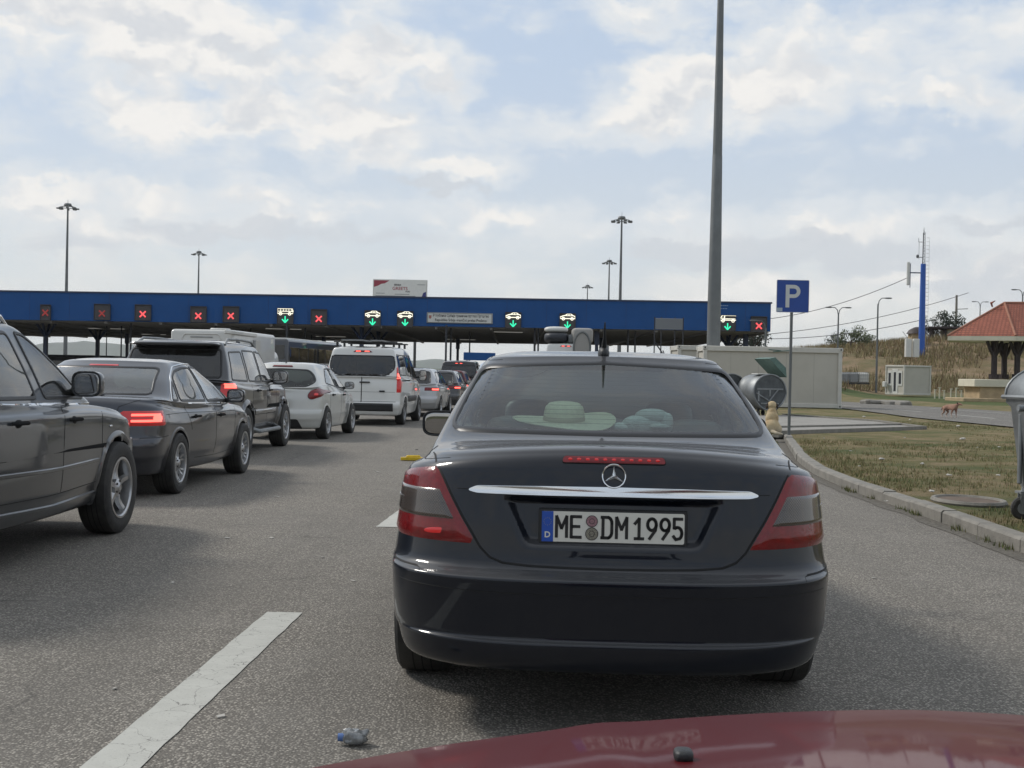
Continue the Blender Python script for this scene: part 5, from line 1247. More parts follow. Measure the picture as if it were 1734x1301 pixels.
# ---- dark saloon behind it
def saloon_left():
    rg = std_rings(4.70, .913, 1.427, zc=.24, bz=.60, deckz=.985, decky=.14, gby=.50, gbz=1.03, belt=.925, beltr=.955, roofr=1.20, rooff=2.52, cowl=3.50, cowlz=.97, hoodz=.74, wroof=.61, wglass=.85, n=2.7, Rr=.6, tr=.065, tf=.08, crown=.02, ngl=2.5, Rgl=.3, midz=.78, bulge=.03)
    for k in (8, 9, 10): rg[k][7] = .09
    c = Car('saloon_car', 'dark anthracite saloon with bright window trim and lit tail lamp, beside the silver-railed crossover', 'car', rg, M['p_anth'], [(1.01, .775, .322), (3.82, .775, .322)], ww=.23, res=(.03, 7))
    W1 = [(1.47, .985), (1.72, .972), (1.72, 1.15), (1.60, 1.12)]
    c.window('side', [(.92, .990), (1.12, .984), (1.21, 1.18), (1.06, 1.10)], .02, 0, 'glass', .025, vl=(11.4, 15.5))
    c.window('side', [(1.20, .980), (2.12, .964), (2.04, 1.335), (1.78, 1.33), (1.50, 1.29), (1.30, 1.22)], .05, 0, 'glass', .028, vl=(11.4, 15.5))
    c.window('side', [(2.21, .962), (3.18, .952), (2.92, 1.13), (2.64, 1.27), (2.40, 1.338), (2.13, 1.34)], .04, 0, 'glass', .028, vl=(11.4, 15.5))
    c.window('rear', [(-.66, 1.05), (.66, 1.05), (.56, 1.325), (-.56, 1.325)], .05, 0, 'glass_a', .022, vl=(11.2, 15.5), name='rear_window')
    c.window('front', [(-.70, 1.0), (.70, 1.0), (.56, 1.34), (-.56, 1.34)], .05, 0, 'glass', .03, vl=(11, 15.5), name='windscreen')
    c.zones = [('boot_lid', lambda u, v, X, Y, Z: (u < 1) & (v > 6.2) & (v < 11.6) & (np.abs(X) < .66))]+doors(1.3, 1.40, 2.30, 3.36)+[('roof', lambda u, v, X, Y, Z: (v > 14.6))]
    c.shell(); c.arches(w=.02, flare=.006); c.put_wheels(7, 'y', 'alloy'); c.finish_windows()
    for sd in (1, -1):
        P = [(.82, .958), (2.1, .932), (3.30, .918), (3.12, 1.03), (2.88, 1.19), (2.60, 1.32), (2.32, 1.370), (1.85, 1.368), (1.50, 1.338), (1.24, 1.24), (.98, 1.09)]
        band(c.S, 'side', rnd(P, .05), .012, .005, sd, vl=(11, 16), h=.006).build('window_trim', 'chrome', c.root)
    tl = c.wrap_lamp('tail_lamp', lambda z: .50+.10*(z-.74), .735, .895, lambda z: .955-.2*(z-.74), 'red_on', .010, (4, 9.5)); c.wrap_lamp('lit_lamp', .60, .835, .862, .86, 'red_lit', .016, (4, 9.5), parents=tl); c.wrap_lamp('lit_lamp', .60, .775, .802, .86, 'red_lit', .016, (4, 9.5), parents=tl); c.wrap_lamp('lit_lamp', .78, .795, .842, .86, 'red_lit', .015, (4, 9.5), parents=tl)
    c.lens('brake_light', 'rear', [(-.16, 1.335), (.16, 1.335), (.15, 1.35), (-.15, 1.35)], 'red_glow', .004, sides=(1,), vl=(12, 16), off=.006)
    c.lens('number_plate', 'rear', [(-.26, .64), (.26, .64), (.26, .75), (-.26, .75)], 'white_plate', .01, sides=(1,), vl=(5, 9))
    c.seam('side', [(1.42, .66), (1.36, .80), (1.30, .92)], .007, vl=(1, 12)); c.seam('side', [(2.30, .36), (2.30, .6), (2.30, .91)], .007, vl=(1, 12)); c.seam('side', [(3.34, .38), (3.38, .7), (3.46, .89)], .007, vl=(1, 12))
    c.seam('side', [(.62, .845), (1.2, .85), (2.4, .835), (3.4, .82)], .005, vl=(3, 12)); c.seam('side', [(1.60, .345), (2.4, .335), (3.34, .345)], .006, vl=(1, 12))
    c.seam('side', [(.10, .62), (.45, .62), (.66, .63)], .006, vl=(1, 12)); c.seam('rear', [(.66, 1.0), (.50, .93), (.47, .80), (.42, .66), (0, .63)], .006, vl=(4, 11)); c.finish_seams()
    c.seamx = c.window
    c.handles([(1.58, .80), (2.50, .79)]); c.mirrors(3.12, .955, .21, .155, .145, mat=c.mat)
    c.interior(1.0, 3.6, .72, .30, .95, 2.42, 1.5, headz=1.17, dash_y=3.35, dash_z=.97)
    c.place((308, 836), 1.01, .90, 1.8); return c
saloon_left()
# ---- big dark SUV
def suv_far():
    rg = std_rings(4.74, .925, 1.77, zc=.32, bz=.74, deckz=1.13, decky=.06, gby=.10, gbz=1.17, belt=1.10, beltr=1.12, roofr=.36, rooff=2.80, cowl=3.50, cowlz=1.12, hoodz=1.0, wroof=.66, wglass=.86, n=4, Rr=.32, tr=.03, ngl=3.6, Rgl=.16, midz=.92, wg_tr=.03)
    c = Car('suv_car', 'large dark grey off-roader with roof rails and a side step, behind the dark saloon', 'car', rg, M['p_dgrey'], [(1.04, .80, .375), (3.89, .80, .375)], ww=.255, res=(.04, 6), Rarch=.44)
    c.window('side', [(.42, 1.17), (1.30, 1.15), (1.26, 1.60), (.58, 1.58)], .04, 0, 'glass_dark', .03, vl=(11.4, 15.5))
    c.window('side', [(1.40, 1.15), (2.28, 1.14), (2.22, 1.62), (1.38, 1.62)], .04, 0, 'glass_dark', .03, vl=(11.4, 15.5))
    c.window('side', [(2.38, 1.14), (3.22, 1.14), (2.84, 1.52), (2.70, 1.60), (2.33, 1.62)], .04, 0, 'glass', .03, vl=(11.4, 15.5))
    c.window('rear', [(-.72, 1.20), (.72, 1.20), (.66, 1.62), (-.66, 1.62)], .06, 0, 'glass_dark', .03, vl=(10, 15.5), name='rear_window')
    c.window('front', [(-.72, 1.16), (.72, 1.16), (.6, 1.62), (-.6, 1.62)], .05, 0, 'glass', .03, vl=(11, 15.5), name='windscreen')
    c.zones = doors(1.3, 1.42, 2.34, 3.22); c.shell(); c.arches(w=.06, flare=.03); c.put_wheels(6, 'wide', 'alloy'); c.finish_windows()
    tl = c.wrap_lamp('tail_lamp', lambda z: .70+.12*(z-.9), .86, 1.14, 1.03, 'red_on', .012, (5, 9.8)); c.wrap_lamp('lit_lamp', .76, 1.04, 1.12, .98, 'red_lit', .018, (5, 9.8), parents=tl)
    c.seam('side', [(1.36, .62), (1.42, 1.1)], .008, vl=(1, 12)); c.seam('side', [(2.32, .5), (2.34, 1.1)], .008, vl=(1, 12)); c.seam('side', [(3.18, .5), (3.22, 1.0)], .008, vl=(1, 11)); c.finish_seams()
    for sd in (1, -1):
        mb = band(c.S, 'side', [(1.52, .66), (3.1, .66)], .08, .004, sd, closed=False, vl=(1, 9), h=.012); mb.build('side_moulding', 'p_dgrey', c.root)
        mb = MB(); mb.tube([(sd*.80, 1.5, .42), (sd*.97, 1.62, .36), (sd*.98, 3.0, .36), (sd*.80, 3.25, .42)], .035, 8); mb.build('side_step', 'galv', c.root)
        q = [c.S.map('side', [(y, z)], 0, sd, vl=(13, 17))[0] for y, z in ((.55, 1.69), (.8, 1.72), (1.6, 1.73), (2.4, 1.72), (2.65, 1.69))]
        mb = MB(); mb.tube([(p[0]-sd*.0, p[1], p[2]+(.06 if 0 < i < 4 else .0)) for i, p in enumerate(q)], .02, 8); mb.build('roof_rail', 'galv', c.root)
    sp = MB(); sp.sell((0, .30, 1.69), (.66, .20, .03), .5, 24, 8); sp.build('roof_spoiler', 'p_dgrey', c.root)
    c.handles([(1.70, 1.0), (2.55, 1.0)], l=.2); c.mirrors(3.16, 1.16, .26, .22, .17, mat=c.mat)
    c.interior(.6, 3.5, .78, .42, 1.10, 2.3, 1.5, headz=1.45, dash_y=3.3, dash_z=1.12)
    c.place((419, 773), 1.04, .92, 1.6); return c
suv_far()
# ---- pearl white hatchback
def hatch(name, label, mat, lit=True, glassm='glass_rear', oval=True, detail=True, H=1.498):
    rg = std_rings(4.34, .892, H, zc=.22, bz=.56, deckz=.96, decky=.10, gby=.16, gbz=1.01, belt=.96, beltr=1.06, roofr=.62, rooff=2.40, cowl=3.30, cowlz=.98, hoodz=.74, wroof=.56, wglass=.80, n=2.6, Rr=.62, tr=.08, tf=.09, crown=.0, ngl=2.6, Rgl=.34, gtr=.08, midz=.78, wg_tr=.08, bulge=.03)
    c = Car(name, label, 'car', rg, mat, [(.84, .765, .315), (3.44, .765, .315)], ww=.215, res=(.035 if detail else .06, 6 if detail else 4))
    c.window('side', [(1.10, 1.09), (1.90, 1.02), (1.86, 1.385), (1.50, 1.37)], .05, 0, 'glass', .028, vl=(11.4, 15.5))
    c.window('side', [(2.0, 1.01), (3.0, .985), (2.74, 1.20), (2.42, 1.36), (1.96, 1.39)], .04, 0, 'glass', .028, vl=(11.4, 15.5))
    c.window('rear', [(-.56, 1.03), (0, 1.01), (.56, 1.03), (.68, 1.12), (.60, 1.26), (.50, 1.345), (0, 1.36), (-.50, 1.345), (-.60, 1.26), (-.68, 1.12)], .06, 0, glassm, .028, vl=(9, 15.5), name='rear_window')
    c.window('front', [(-.66, 1.01), (.66, 1.01), (.54, 1.38), (-.54, 1.38)], .05, 0, 'glass', .03, vl=(11, 15.5), name='windscreen')
    c.zones = doors(1.3, 1.15, 1.98, 2.92); c.shell(); c.arches(w=.02, flare=.006); c.put_wheels(5, 'twin', 'alloy'); c.finish_windows()
    if oval:
        c.lens('tail_lamp', 'rear', [(.60, .80), (.66, .78), (.80, .84), (.82, .93), (.74, 1.0), (.62, .94), (.58, .86)], 'red', .03, vl=(4, 12), off=.015, dome=.02)
        if lit: c.lens('lit_lamp', 'rear', [(.67, .85), (.73, .85), (.73, .90), (.67, .90)], 'red_glow', .02, vl=(4, 12), off=.04)
    else:
        tl = c.wrap_lamp('tail_lamp', .62, .74, .92, 1.03, 'red', .012, (4, 9.5)); c.wrap_lamp('lit_lamp', .66, .80, .88, .98, 'red_lit', .02, (4, 9.5), parents=tl)
    c.lens('brake_light', 'rear', [(-.20, 1.40), (.20, 1.40), (.18, 1.425), (-.18, 1.425)], 'red', .004, sides=(1,), vl=(12, 16), off=.008)
    c.lens('number_plate', 'rear', [(-.26, .62), (.26, .62), (.26, .73), (-.26, .73)], 'white_plate', .01, sides=(1,), vl=(3, 9))
    c.lens('lower_grille', 'rear', [(-.50, .22), (.50, .22), (.42, .40), (-.42, .40)], 'trim', .03, sides=(1,), vl=(0, 6), off=.006)
    if detail:
        c.seam('side', [(1.14, .60), (1.16, 1.0)], .007, vl=(1, 12)); c.seam('side', [(1.96, .3), (1.98, .95)], .007, vl=(1, 12)); c.seam('side', [(2.9, .34), (3.0, .93)], .007, vl=(1, 12)); c.finish_seams()
        c.handles([(1.35, .86), (2.22, .85)])
        mb = MB(); q = c.S.map('top', [(0, .85)], 0, vl=(14, 17))[0]; mb.tube([q, (q[0], q[1]-.12, q[2]+.14)], [.012, .004], 6); mb.sell(q, (.02, .03, .015), .9, 10, 6); mb.build('roof_aerial', 'trim', c.root)
    c.mirrors(2.86, .99, .20, .15, .15, mat=c.mat)
    c.interior(.7, 3.2, .70, .28, .96, 2.1, 1.25, headz=1.20, dash_y=3.05, dash_z=.97)
    return c
c = hatch('hatchback_car', 'pearl white rounded hatchback with teardrop tail lamps, between the off-roader and the white van', M['p_cream']); c.place((557, 743.5), .84, .88, 3.4)
h_ = hatch('hatchback_car', 'white hatchback straight ahead of the dark navy saloon, mostly seen through its windows', M['p_white'], oval=False, detail=False); h_.root.location = (.62, 11.4, 0); h_.root.rotation_euler = (0, 0, R(-2.3))

# ---- vans
def van(name, label, mat, L=4.97, Wd=.985, H=2.0, glassm='glass_dark', lit=True, rack=True, detail=True, lamps=True, rg_w=.03, hglass=True):
    rg = std_rings(L, Wd, H, zc=.26, bz=.58, deckz=1.20, decky=.05, gby=.07, gbz=1.24, belt=1.17, beltr=1.17, roofr=.20, rooff=L-1.85, cowl=L-.82, cowlz=1.22, hoodz=.98, wroof=.76, wglass=Wd-.05, n=4.5, Rr=.22, tr=.02, tf=.07, ngl=4.5, Rgl=.14, midz=1.0, wg_tr=.02, gtr=.02, rgz=H-.10)
    wb = 2.93*L/4.97; c = Car(name, label, 'van', rg, mat, [(1.02, .86, .345), (1.02+wb, .86, .345)], ww=.225, res=(.05 if detail else .08, 5), Rarch=.40)
    yb = 1.02+wb
    c.window('side', [(.38, 1.28), (1.55, 1.26), (1.53, 1.78), (.40, 1.76)], .05, 0, 'glass_dark', .03, vl=(11, 15.5)); c.window('side', [(1.66, 1.26), (yb-1.2, 1.24), (yb-1.22, 1.80), (1.65, 1.78)], .05, 0, 'glass_dark', .03, vl=(11, 15.5))
    c.window('side', [(yb-1.10, 1.20), (yb-.12, 1.18), (yb-.45, 1.56), (yb-.75, 1.78), (yb-1.10, 1.80)], .05, 0, 'glass', .03, vl=(11, 15.5))
    if hglass: c.window('rear', [(-.62, 1.25), (.62, 1.25), (.82, 1.42), (.80, H-.26), (-.80, H-.26), (-.82, 1.42)], .10, 0, glassm, .03, vl=(9, 15.5), name='rear_window')
    c.window('front', [(-.80, 1.28), (.80, 1.28), (.68, 1.80), (-.68, 1.80)], .05, 0, 'glass', .03, vl=(11, 15.5), name='windscreen')
    c.shell(); c.arches(w=.02, flare=.006); c.put_wheels(5, 'steel', 'steelwheel'); c.finish_windows()
    tl = c.wrap_lamp('tail_lamp', lambda z: .872-.05*max(0, z-1.17), .82, 1.50, 1.02, 'red_on', .012, (4, 13.7), nz=14)
    if lit: c.wrap_lamp('lit_lamp', .875, 1.17, 1.32, .99, 'red_lit', .018, (4, 13.7), parents=tl)
    c.lens('brake_light', 'rear', [(-.24, H-.17), (.24, H-.17), (.18, H-.13), (-.18, H-.13)], 'red', .01, sides=(1,), vl=(12, 16.5), off=.012)
    if lit: c.lens('lit_strip', 'rear', [(-.17, H-.165), (-.05, H-.165), (-.05, H-.145), (-.17, H-.145)], 'red_lit', .004, vl=(12, 16.5), off=.03)
    c.seam('rear', [(0, .58), (0, 1.22)], .012, sides=(1,), vl=(3, 12)); c.seam('rear', [(-.86, .60), (.86, .60)], .012, sides=(1,), vl=(3, 12)); c.seam('rear', [(-.84, .84), (.84, .84)], .006, sides=(1,), vl=(3, 12)); c.seam('side', [(.5, 1.13), (2.0, 1.13)], .035, vl=(6, 12)); c.seam('side', [(yb-1.15, .4), (yb-1.15, 1.2)], .010, vl=(1, 12)); c.finish_seams()
    mb = band(c.S, 'rear', [(-.80, .46), (.80, .46)], .20, .004, 1, closed=False, vl=(0, 5), h=.03); mb.build('rear_bumper', 'trim', c.root)
    for sd in (1, -1): band(c.S, 'side', [(1.5, .66), (yb-.6, .66)], .15, .004, sd, closed=False, vl=(1, 9), h=.015).build('side_moulding', 'trim', c.root)
    mb = MB(); mb.box((.08, c.S.map('rear', [(.08, 1.08)], 0, vl=(4, 12))[0][1]-.03, 1.08), (.26, .05, .035), bev=.01); mb.box((.52, c.S.map('rear', [(.5, .76)], 0, vl=(4, 12))[0][1]-.015, .86), (.14, .02, .04), bev=.008); mb.build('door_handle', 'trim', c.root)
    c.mirrors(yb-.22, 1.22, .22, .30, .20, mat=M['trim'])
    c.interior(.5, L-1.2, .84, .40, 1.15, yb-1.15, 1.4, headz=1.55, dash_y=yb-.05, dash_z=1.15)
    if rack:
        for y in (.55, 1.5, 2.5): mb = MB(); mb.box((0, y, H+.09), (1.62, .06, .035), bev=.01); mb.box((.72, y, H+.03), (.05, .06, .12)); mb.box((-.72, y, H+.03), (.05, .06, .12)); mb.build('roof_bar', 'trim', c.root)
        mb = MB(); mb.box((-.30, 1.5, H+.13), (.55, 2.4, .035)); mb.box((.30, 1.5, H+.13), (.30, 2.3, .03)); mb.build('ladder_rack', 'galv', c.root)
    return c
c = van('white_van', 'white passenger van with dark rear glass, lit tail lamp and roof bars', M['p_white']); c.place((685, 719.5), 1.02, .965, 3.2)
c = van('black_van', 'black van with a red lamp over its dark rear window, far ahead', M['p_black'], rack=False, detail=False, lit=True); v = at(776, 640, 61); c.root.location = (v.x, 61, 0); c.root.rotation_euler = (0, 0, R(-3))
c = van('white_van', 'tall white van piled with roof luggage, rising over the navy saloon', M['p_white'], L=5.6, H=2.72, rack=False, detail=False, hglass=False); v = at(957, 640, 52); c.root.location = (v.x, 52, 0); c.root.rotation_euler = (0, 0, R(-3)); lv = c
def lpt(x, y, z): 
    q = Matrix.Rotation(lv.root.rotation_euler[2], 3, 'Z') @ Vector((x, y, z)); return q+Vector(lv.root.location)
for nm, lab, mt, c_, r_, e_ in (('bundle', 'dark strapped bundle on the roof of the tall white van', 'steel_dark', (-.42, 1.0, 2.93), (.50, .8, .22), .6), ('roll', 'pale rolled sheet on top of the dark bundle on the van roof', 'white', (-.42, .9, 3.26), (.50, .5, .13), .7),
                                ('crate', 'small grey crate in the middle of the van roof', 'galv_dark', (.22, .8, 2.88), (.16, .4, .18), .3), ('roof_box', 'grey padded box on the right of the van roof', 'canvas', (.66, .9, 3.02), (.44, .6, .32), .35)):
    M.setdefault('canvas', pbr('grey canvas', (.30, .29, .27), .8, bump=.3, bscale=20))
    o = MB().sell((0, 0, 0), r_, e_, 24, 14).build(nm, mt, None); o.location = lpt(*c_); tag(o, lab, nm)
mb = MB(); P = [(.34*math.cos(t)*(1 if math.sin(t) < 0 else abs(math.cos(t))**-.0), .62*math.sin(t)) for t in np.linspace(0, 2*math.pi, 33)[:-1]]
mb.prism(P, lambda a, b, d: (a, d, b), -.06, .06, 0); mb.tube([(a*1.0, -.06, b) for a, b in P], .045, 6, mi=1, closed=True); o = mb.build('spare_cover', ['canvas', 'galv_dark'], None); o.location = lpt(.66, -.12, 2.52); tag(o, 'grey arched cover hung on the right of the tall van\'s back', 'cover')

def estate(name, label, mat, H=1.47, detail=False):
    rg = std_rings(4.6, .89, H, zc=.24, bz=.60, deckz=.98, decky=.08, gby=.14, gbz=1.02, belt=.96, beltr=1.0, roofr=.50, rooff=2.75, cowl=3.60, cowlz=.98, hoodz=.76, wroof=.60, wglass=.82, n=3.4, Rr=.4, ngl=3, Rgl=.2, midz=.8)
    c = Car(name, label, 'car', rg, mat, [(1.0, .77, .32), (3.7, .77, .32)], ww=.21, res=(.07, 4))
    c.window('side', [(.80, 1.04), (1.5, 1.02), (1.5, H-.12), (1.05, H-.14)], .05, 0, 'glass_dark', .03, vl=(11.4, 15.5)); c.window('side', [(1.60, 1.01), (2.40, 1.0), (2.40, H-.11), (1.60, H-.11)], .05, 0, 'glass_dark', .03, vl=(11.4, 15.5)); c.window('side', [(2.48, 1.0), (3.3, .99), (3.0, 1.22), (2.78, H-.12), (2.48, H-.11)], .05, 0, 'glass', .03, vl=(11.4, 15.5))
    c.window('rear', [(-.62, 1.04), (.62, 1.04), (.56, H-.12), (-.56, H-.12)], .06, 0, 'glass_dark', .03, vl=(9, 15.5), name='rear_window'); c.window('front', [(-.7, 1.02), (.7, 1.02), (.56, H-.1), (-.56, H-.1)], .05, 0, 'glass', .03, vl=(11, 15.5), name='windscreen')
    c.shell(); c.arches(w=.02, flare=.006); c.put_wheels(5, 'twin', 'alloy'); c.finish_windows()
    tl = c.wrap_lamp('tail_lamp', .44, .80, .91, 1.03, 'red', .012, (4, 9.5)); c.wrap_lamp('lit_lamp', .66, .815, .875, .97, 'red_lit', .02, (4, 9.5), parents=tl)
    c.lens('number_plate', 'rear', [(-.26, .66), (.26, .66), (.26, .77), (-.26, .77)], 'white_plate', .01, sides=(1,), vl=(3, 9))
    c.mirrors(3.15, .99, .20, .15, .15, mat=c.mat); c.interior(.7, 3.4, .72, .3, .96, 2.4, 1.5, headz=1.2); return c
for (px, Y, label, mat, H, fn, yaw) in ((737, 45, 'grey estate car with a glowing tail lamp, just right of the white van', 'p_dgrey', 1.47, 0, 3.4), (757, 54, 'dark car almost hidden behind the grey estate, one red lamp showing', 'p_red', 1.5, 0, 3.4), (693, 38.6, 'silver car hidden by the white van except for its flank', 'p_silver', 1.5, 0, 3.4)):
    c = estate('estate_car', label, M[mat], H); v = at(px, 660, Y); c.root.location = (v.x, Y, 0); c.root.rotation_euler = (0, 0, R(-yaw)); c.root['group'] = 'distant cars in the left queue'
# cars far left, beyond the near row
M['p_blue'] = paint('dark blue paint', (.02, .03, .07), .3, .35)
for (px, Y, label, mat, H, yaw) in ((452, 62, 'black car between the motorhome and the coach', 'p_black', 1.5, 4), (520, 70, 'dark blue estate under the canopy, above the hatchback roof', 'p_blue', 1.75, 3), (488, 50, 'grey car roof just above the white hatchback', 'p_dgrey', 1.46, 4), (215, 66, 'black estate seen over the dark saloon roof', 'p_black', 1.55, 4), (150, 78, 'silver estate far left under the canopy', 'p_silver', 1.5, 4)):
    c = estate('estate_car', label, M[mat], H); v = at(px, 660, Y); c.root.location = (v.x, Y, 0); c.root.rotation_euler = (0, 0, R(-yaw)); c.root['group'] = 'cars waiting far left'

# ---- motorhome
def boxy(name, label, cat, loc, rz): return empty(name, loc, rz, label, cat)
v = at(341, 600, 44.5); e = boxy('motorhome', 'white motorhome with an awning box and a small side window, behind the off-roader', 'motorhome', (v.x, 44.5, 0), R(-4.5))
M['gel'] = pbr('motorhome shell', (.60, .59, .55), .35, coat=.5, var=.1, vscale=.8)
def rbox(w, l, z0, z1, r=.12, seg=4, y0=0.0):
    """body shell with rounded vertical and top edges"""
    P = rnd([(-w/2, y0), (w/2, y0), (w/2, y0+l), (-w/2, y0+l)], r, seg); mb = MB(); rows = [(z0, 0)]+[(z1-r+r*math.sin(R(a)), r*(1-math.cos(R(a)))) for a in (0, 25, 45, 65, 90)]
    n = len(P); vs = []
    for z, d in rows:
        q = inset(P, d) if d else np.array(P); vs += [(a, b, z) for a, b in q]
    mb.add(vs, [(k*n+i, k*n+(i+1) % n, (k+1)*n+(i+1) % n, (k+1)*n+i) for k in range(len(rows)-1) for i in range(n)]+[tuple((len(rows)-1)*n+i for i in range(n)), tuple(range(n-1, -1, -1))]); return mb
rbox(2.26, 5.6, .45, 2.72, .13).build('body', 'gel', e, sharp=50)
mb = MB(); mb.box((0, -.015, 1.0), (1.9, .05, .9), bev=.02); mb.build('rear_panel', 'gel', e)
P = rnd([(-.72, 2.34), (.72, 2.34), (.62, 2.56), (-.62, 2.56)], .09); mb = MB(); mb.tube([(a, -.012, b) for a, b in P], .022, 6, closed=True); mb.build('brake_light_moulding', 'gel', e); MB().box((0, -.02, 2.45), (.8, .02, .03), bev=.008).build('brake_light', 'galv', e)
mb = MB(); mb.box((1.145, .9, 2.62), (.09, 3.8, .15), bev=.03); mb.build('awning_box', 'gel', e)
for (y, z, l, h) in ((.55, 2.02, .45, .62), (1.9, 1.75, .9, .5)): MB().box((1.135, y, z), (.03, l, h), bev=.012).build('side_window', 'glass_dark' if False else 'steel_dark', e)
MB().box((1.135, 3.1, 1.55), (.03, .62, 1.8), bev=.012).build('door', 'gel', e); mb = MB(); mb.box((1.14, 2.6, 2.3), (.02, .3, .25), bev=.01); mb.build('vent', 'galv', e)
MB().box((.2, 1.5, 2.76), (.6, .6, .10), bev=.03).build('roof_hatch', 'gel', e)
cb = MB(); cb.sell((0, 6.1, 1.35), (1.0, 1.0, .85), .45, 30, 16); cb.build('cab', 'gel', e)
for s in (1, -1):
    t, m = make_wheel(.34, .22, 5, 'steel')
    for y in (1.5, 5.9): tt = t.build('wheel', ['rubber', 'gap'], e); mm = m.build('rim', ['steelwheel', 'well', 'disc'], tt); tt.location = (s*.98, y, .34); tt.rotation_euler = (0, 0, 0 if s > 0 else math.pi)
    MB().box((s*.95, -.02, .95), (.12, .05, .35), bev=.015).build('tail_lamp', 'red', e)
# ---- coach
v = at(441, 600, 84); e = boxy('coach', 'dark coach with a pale roof, partly hidden by the motorhome', 'bus', (v.x+1.3, 80, 0), R(-9))
rbox(2.5, 12, .35, 3.35, .2).build('body', 'p_dgrey', e, sharp=50); MB().box((0, 6, 3.36), (2.2, 11.4, .10), bev=.04).build('roof', 'white', e)
for k in range(6): MB().box((1.262, 1.3+k*1.85, 2.35), (.02, 1.72, .95), bev=.005).build('side_window', 'glass_dark', e)
MB().box((0, -.012, 2.5), (2.1, .02, .9), bev=.006).build('rear_window', 'glass_dark', e); MB().box((1.27, 6, 1.55), (.02, 11.2, .12)).build('stripe', 'white', e)
for s in (1, -1):
    for y in (3.2, 9.4): tt = t.build('wheel', ['rubber', 'gap'], e); m.build('rim', ['steelwheel', 'well', 'disc'], tt); tt.scale = (1.3, 1.45, 1.45); tt.location = (s*1.15, y, .49); tt.rotation_euler = (0, 0, 0 if s > 0 else math.pi)

# ---- the red car the picture is taken from (nothing in front of the lens but its bonnet)

def own():
    e = empty('red_car', (.66, 0, 0), 0, 'dark red car whose bonnet fills the bottom right corner of the picture', 'car')
    def ye(x): return 2.02-.17*abs(x/.85)**2.6-.03*(x/.85)**2
    def bf(x, t):
        y1 = ye(x); y = .62+(y1-.62)*min(t, 1); s_ = (y-.62)/1.4
        z = .950-.150*s_**1.7-.066*abs(x/.85)**1.6 + .010*math.exp(-((abs(x)-.52)/.05)**2)*(1-s_*.6)
        return (x, y, z)
    xs = np.linspace(-.94, .90, 70); M_ = 'p_red'
    MB().sheet(bf, xs, np.linspace(0, 1, 40)).build('bonnet', M_, e, sharp=None)
    def nose(x, t):
        b = bf(x, 1); a = t*1.35; return (x*(1+.02*t), b[1]+.16*math.sin(a)*(1)+.02*t, b[2]-.60*t**1.25-.015*math.sin(a))
    MB().sheet(nose, xs, np.linspace(0, 1, 24)).build('front_bumper', M_, e, sharp=None)
    for sx in (-1, 1):
        def wing(y, t, sx=sx): 
            y2 = .62+(ye(.84)-.62+.02)*y if y <= 1 else 0
            b = bf(.88, y); return (sx*(.88+.03*math.sin(t*2.4)), b[1]-2.5*(1-y)*t*0, b[2]-.62*t)
        MB().sheet(wing, np.linspace(0, 1, 20), np.linspace(0, 1, 12)).build('wing', M_, e, sharp=None)
        sd = MB(); sd.box((sx*.86, -.9, .62), (.05, 3.0, .72), bev=.02); sd.build('door', M_, e)
        pl = MB(); pl.tube([(sx*.80, -.2, 1.43), (sx*.82, -1.1, 1.44), (sx*.83, -2.2, 1.02)], .06, 8); pl.build('pillar', M_, e)
        hl = MB().sell((sx*.60, 1.93, .60), (.15, .10, .07), .7, 20, 12); hl.build('headlight', 'chrome', e)
        t, m = make_wheel(.31, .21, 5, 'twin')
        for y in (1.15, -1.45): tt = t.build('wheel', ['rubber', 'gap'], e); m.build('rim', ['alloy', 'well', 'disc'], tt); tt.location = (sx*.77, y, .31); tt.rotation_euler = (0, 0, 0 if sx > 0 else math.pi)
    rf = MB(); rf.sell((0, -1.2, 1.45), (.72, 1.0, .05), .5, 30, 8); rf.build('roof', M_, e)  # unseen roof, pillars, doors and tail added to block sky reflections on the saloon
    ex = MB(); ex.sell((0, -2.3, .72), (.84, .35, .42), .5, 30, 12); ex.build('tail', M_, e)
    g = MB(); g.box((0, 2.13, .50), (.9, .06, .12), bev=.02); g.box((0, 2.13, .34), (1.2, .06, .10), bev=.02); g.build('grille', 'trim', e)
    p_ = MB(); p_.box((0, 2.17, .42), (.52, .012, .11), bev=.004); p_.build('number_plate', 'white_plate', e)
    b = e.children[0]; q = bf(-.44, .69); n = MB(); n.sell((q[0], q[1], q[2]+.006), (.012, .016, .008), .6, 16, 10); n.build('washer_nozzle', 'trim', e)
    w = MB(); w.sell((0, .58, .955), (.80, .09, .03), .4, 30, 8); w.build('scuttle', 'trim', e)
    d = MB(); d.sell((0, .30, .93), (.78, .26, .10), .4, 30, 8); d.box((0, -.8, .30), (1.6, 2.6, .06)); d.build('dashboard', 'fabric', e)
    return e
    cr = MB(); 
    for sx in (-1, 1): 
        pts = []
        for k in range(30):
            t = .05+.95*k/29; x = sx*(.70-.16*t**3); q = bf(x, t); pts.append((q[0], q[1], q[2]+.0008))
        cr.tube(pts, .0022, 4)
    cr.build('bonnet_seam', 'gap', e)
own()
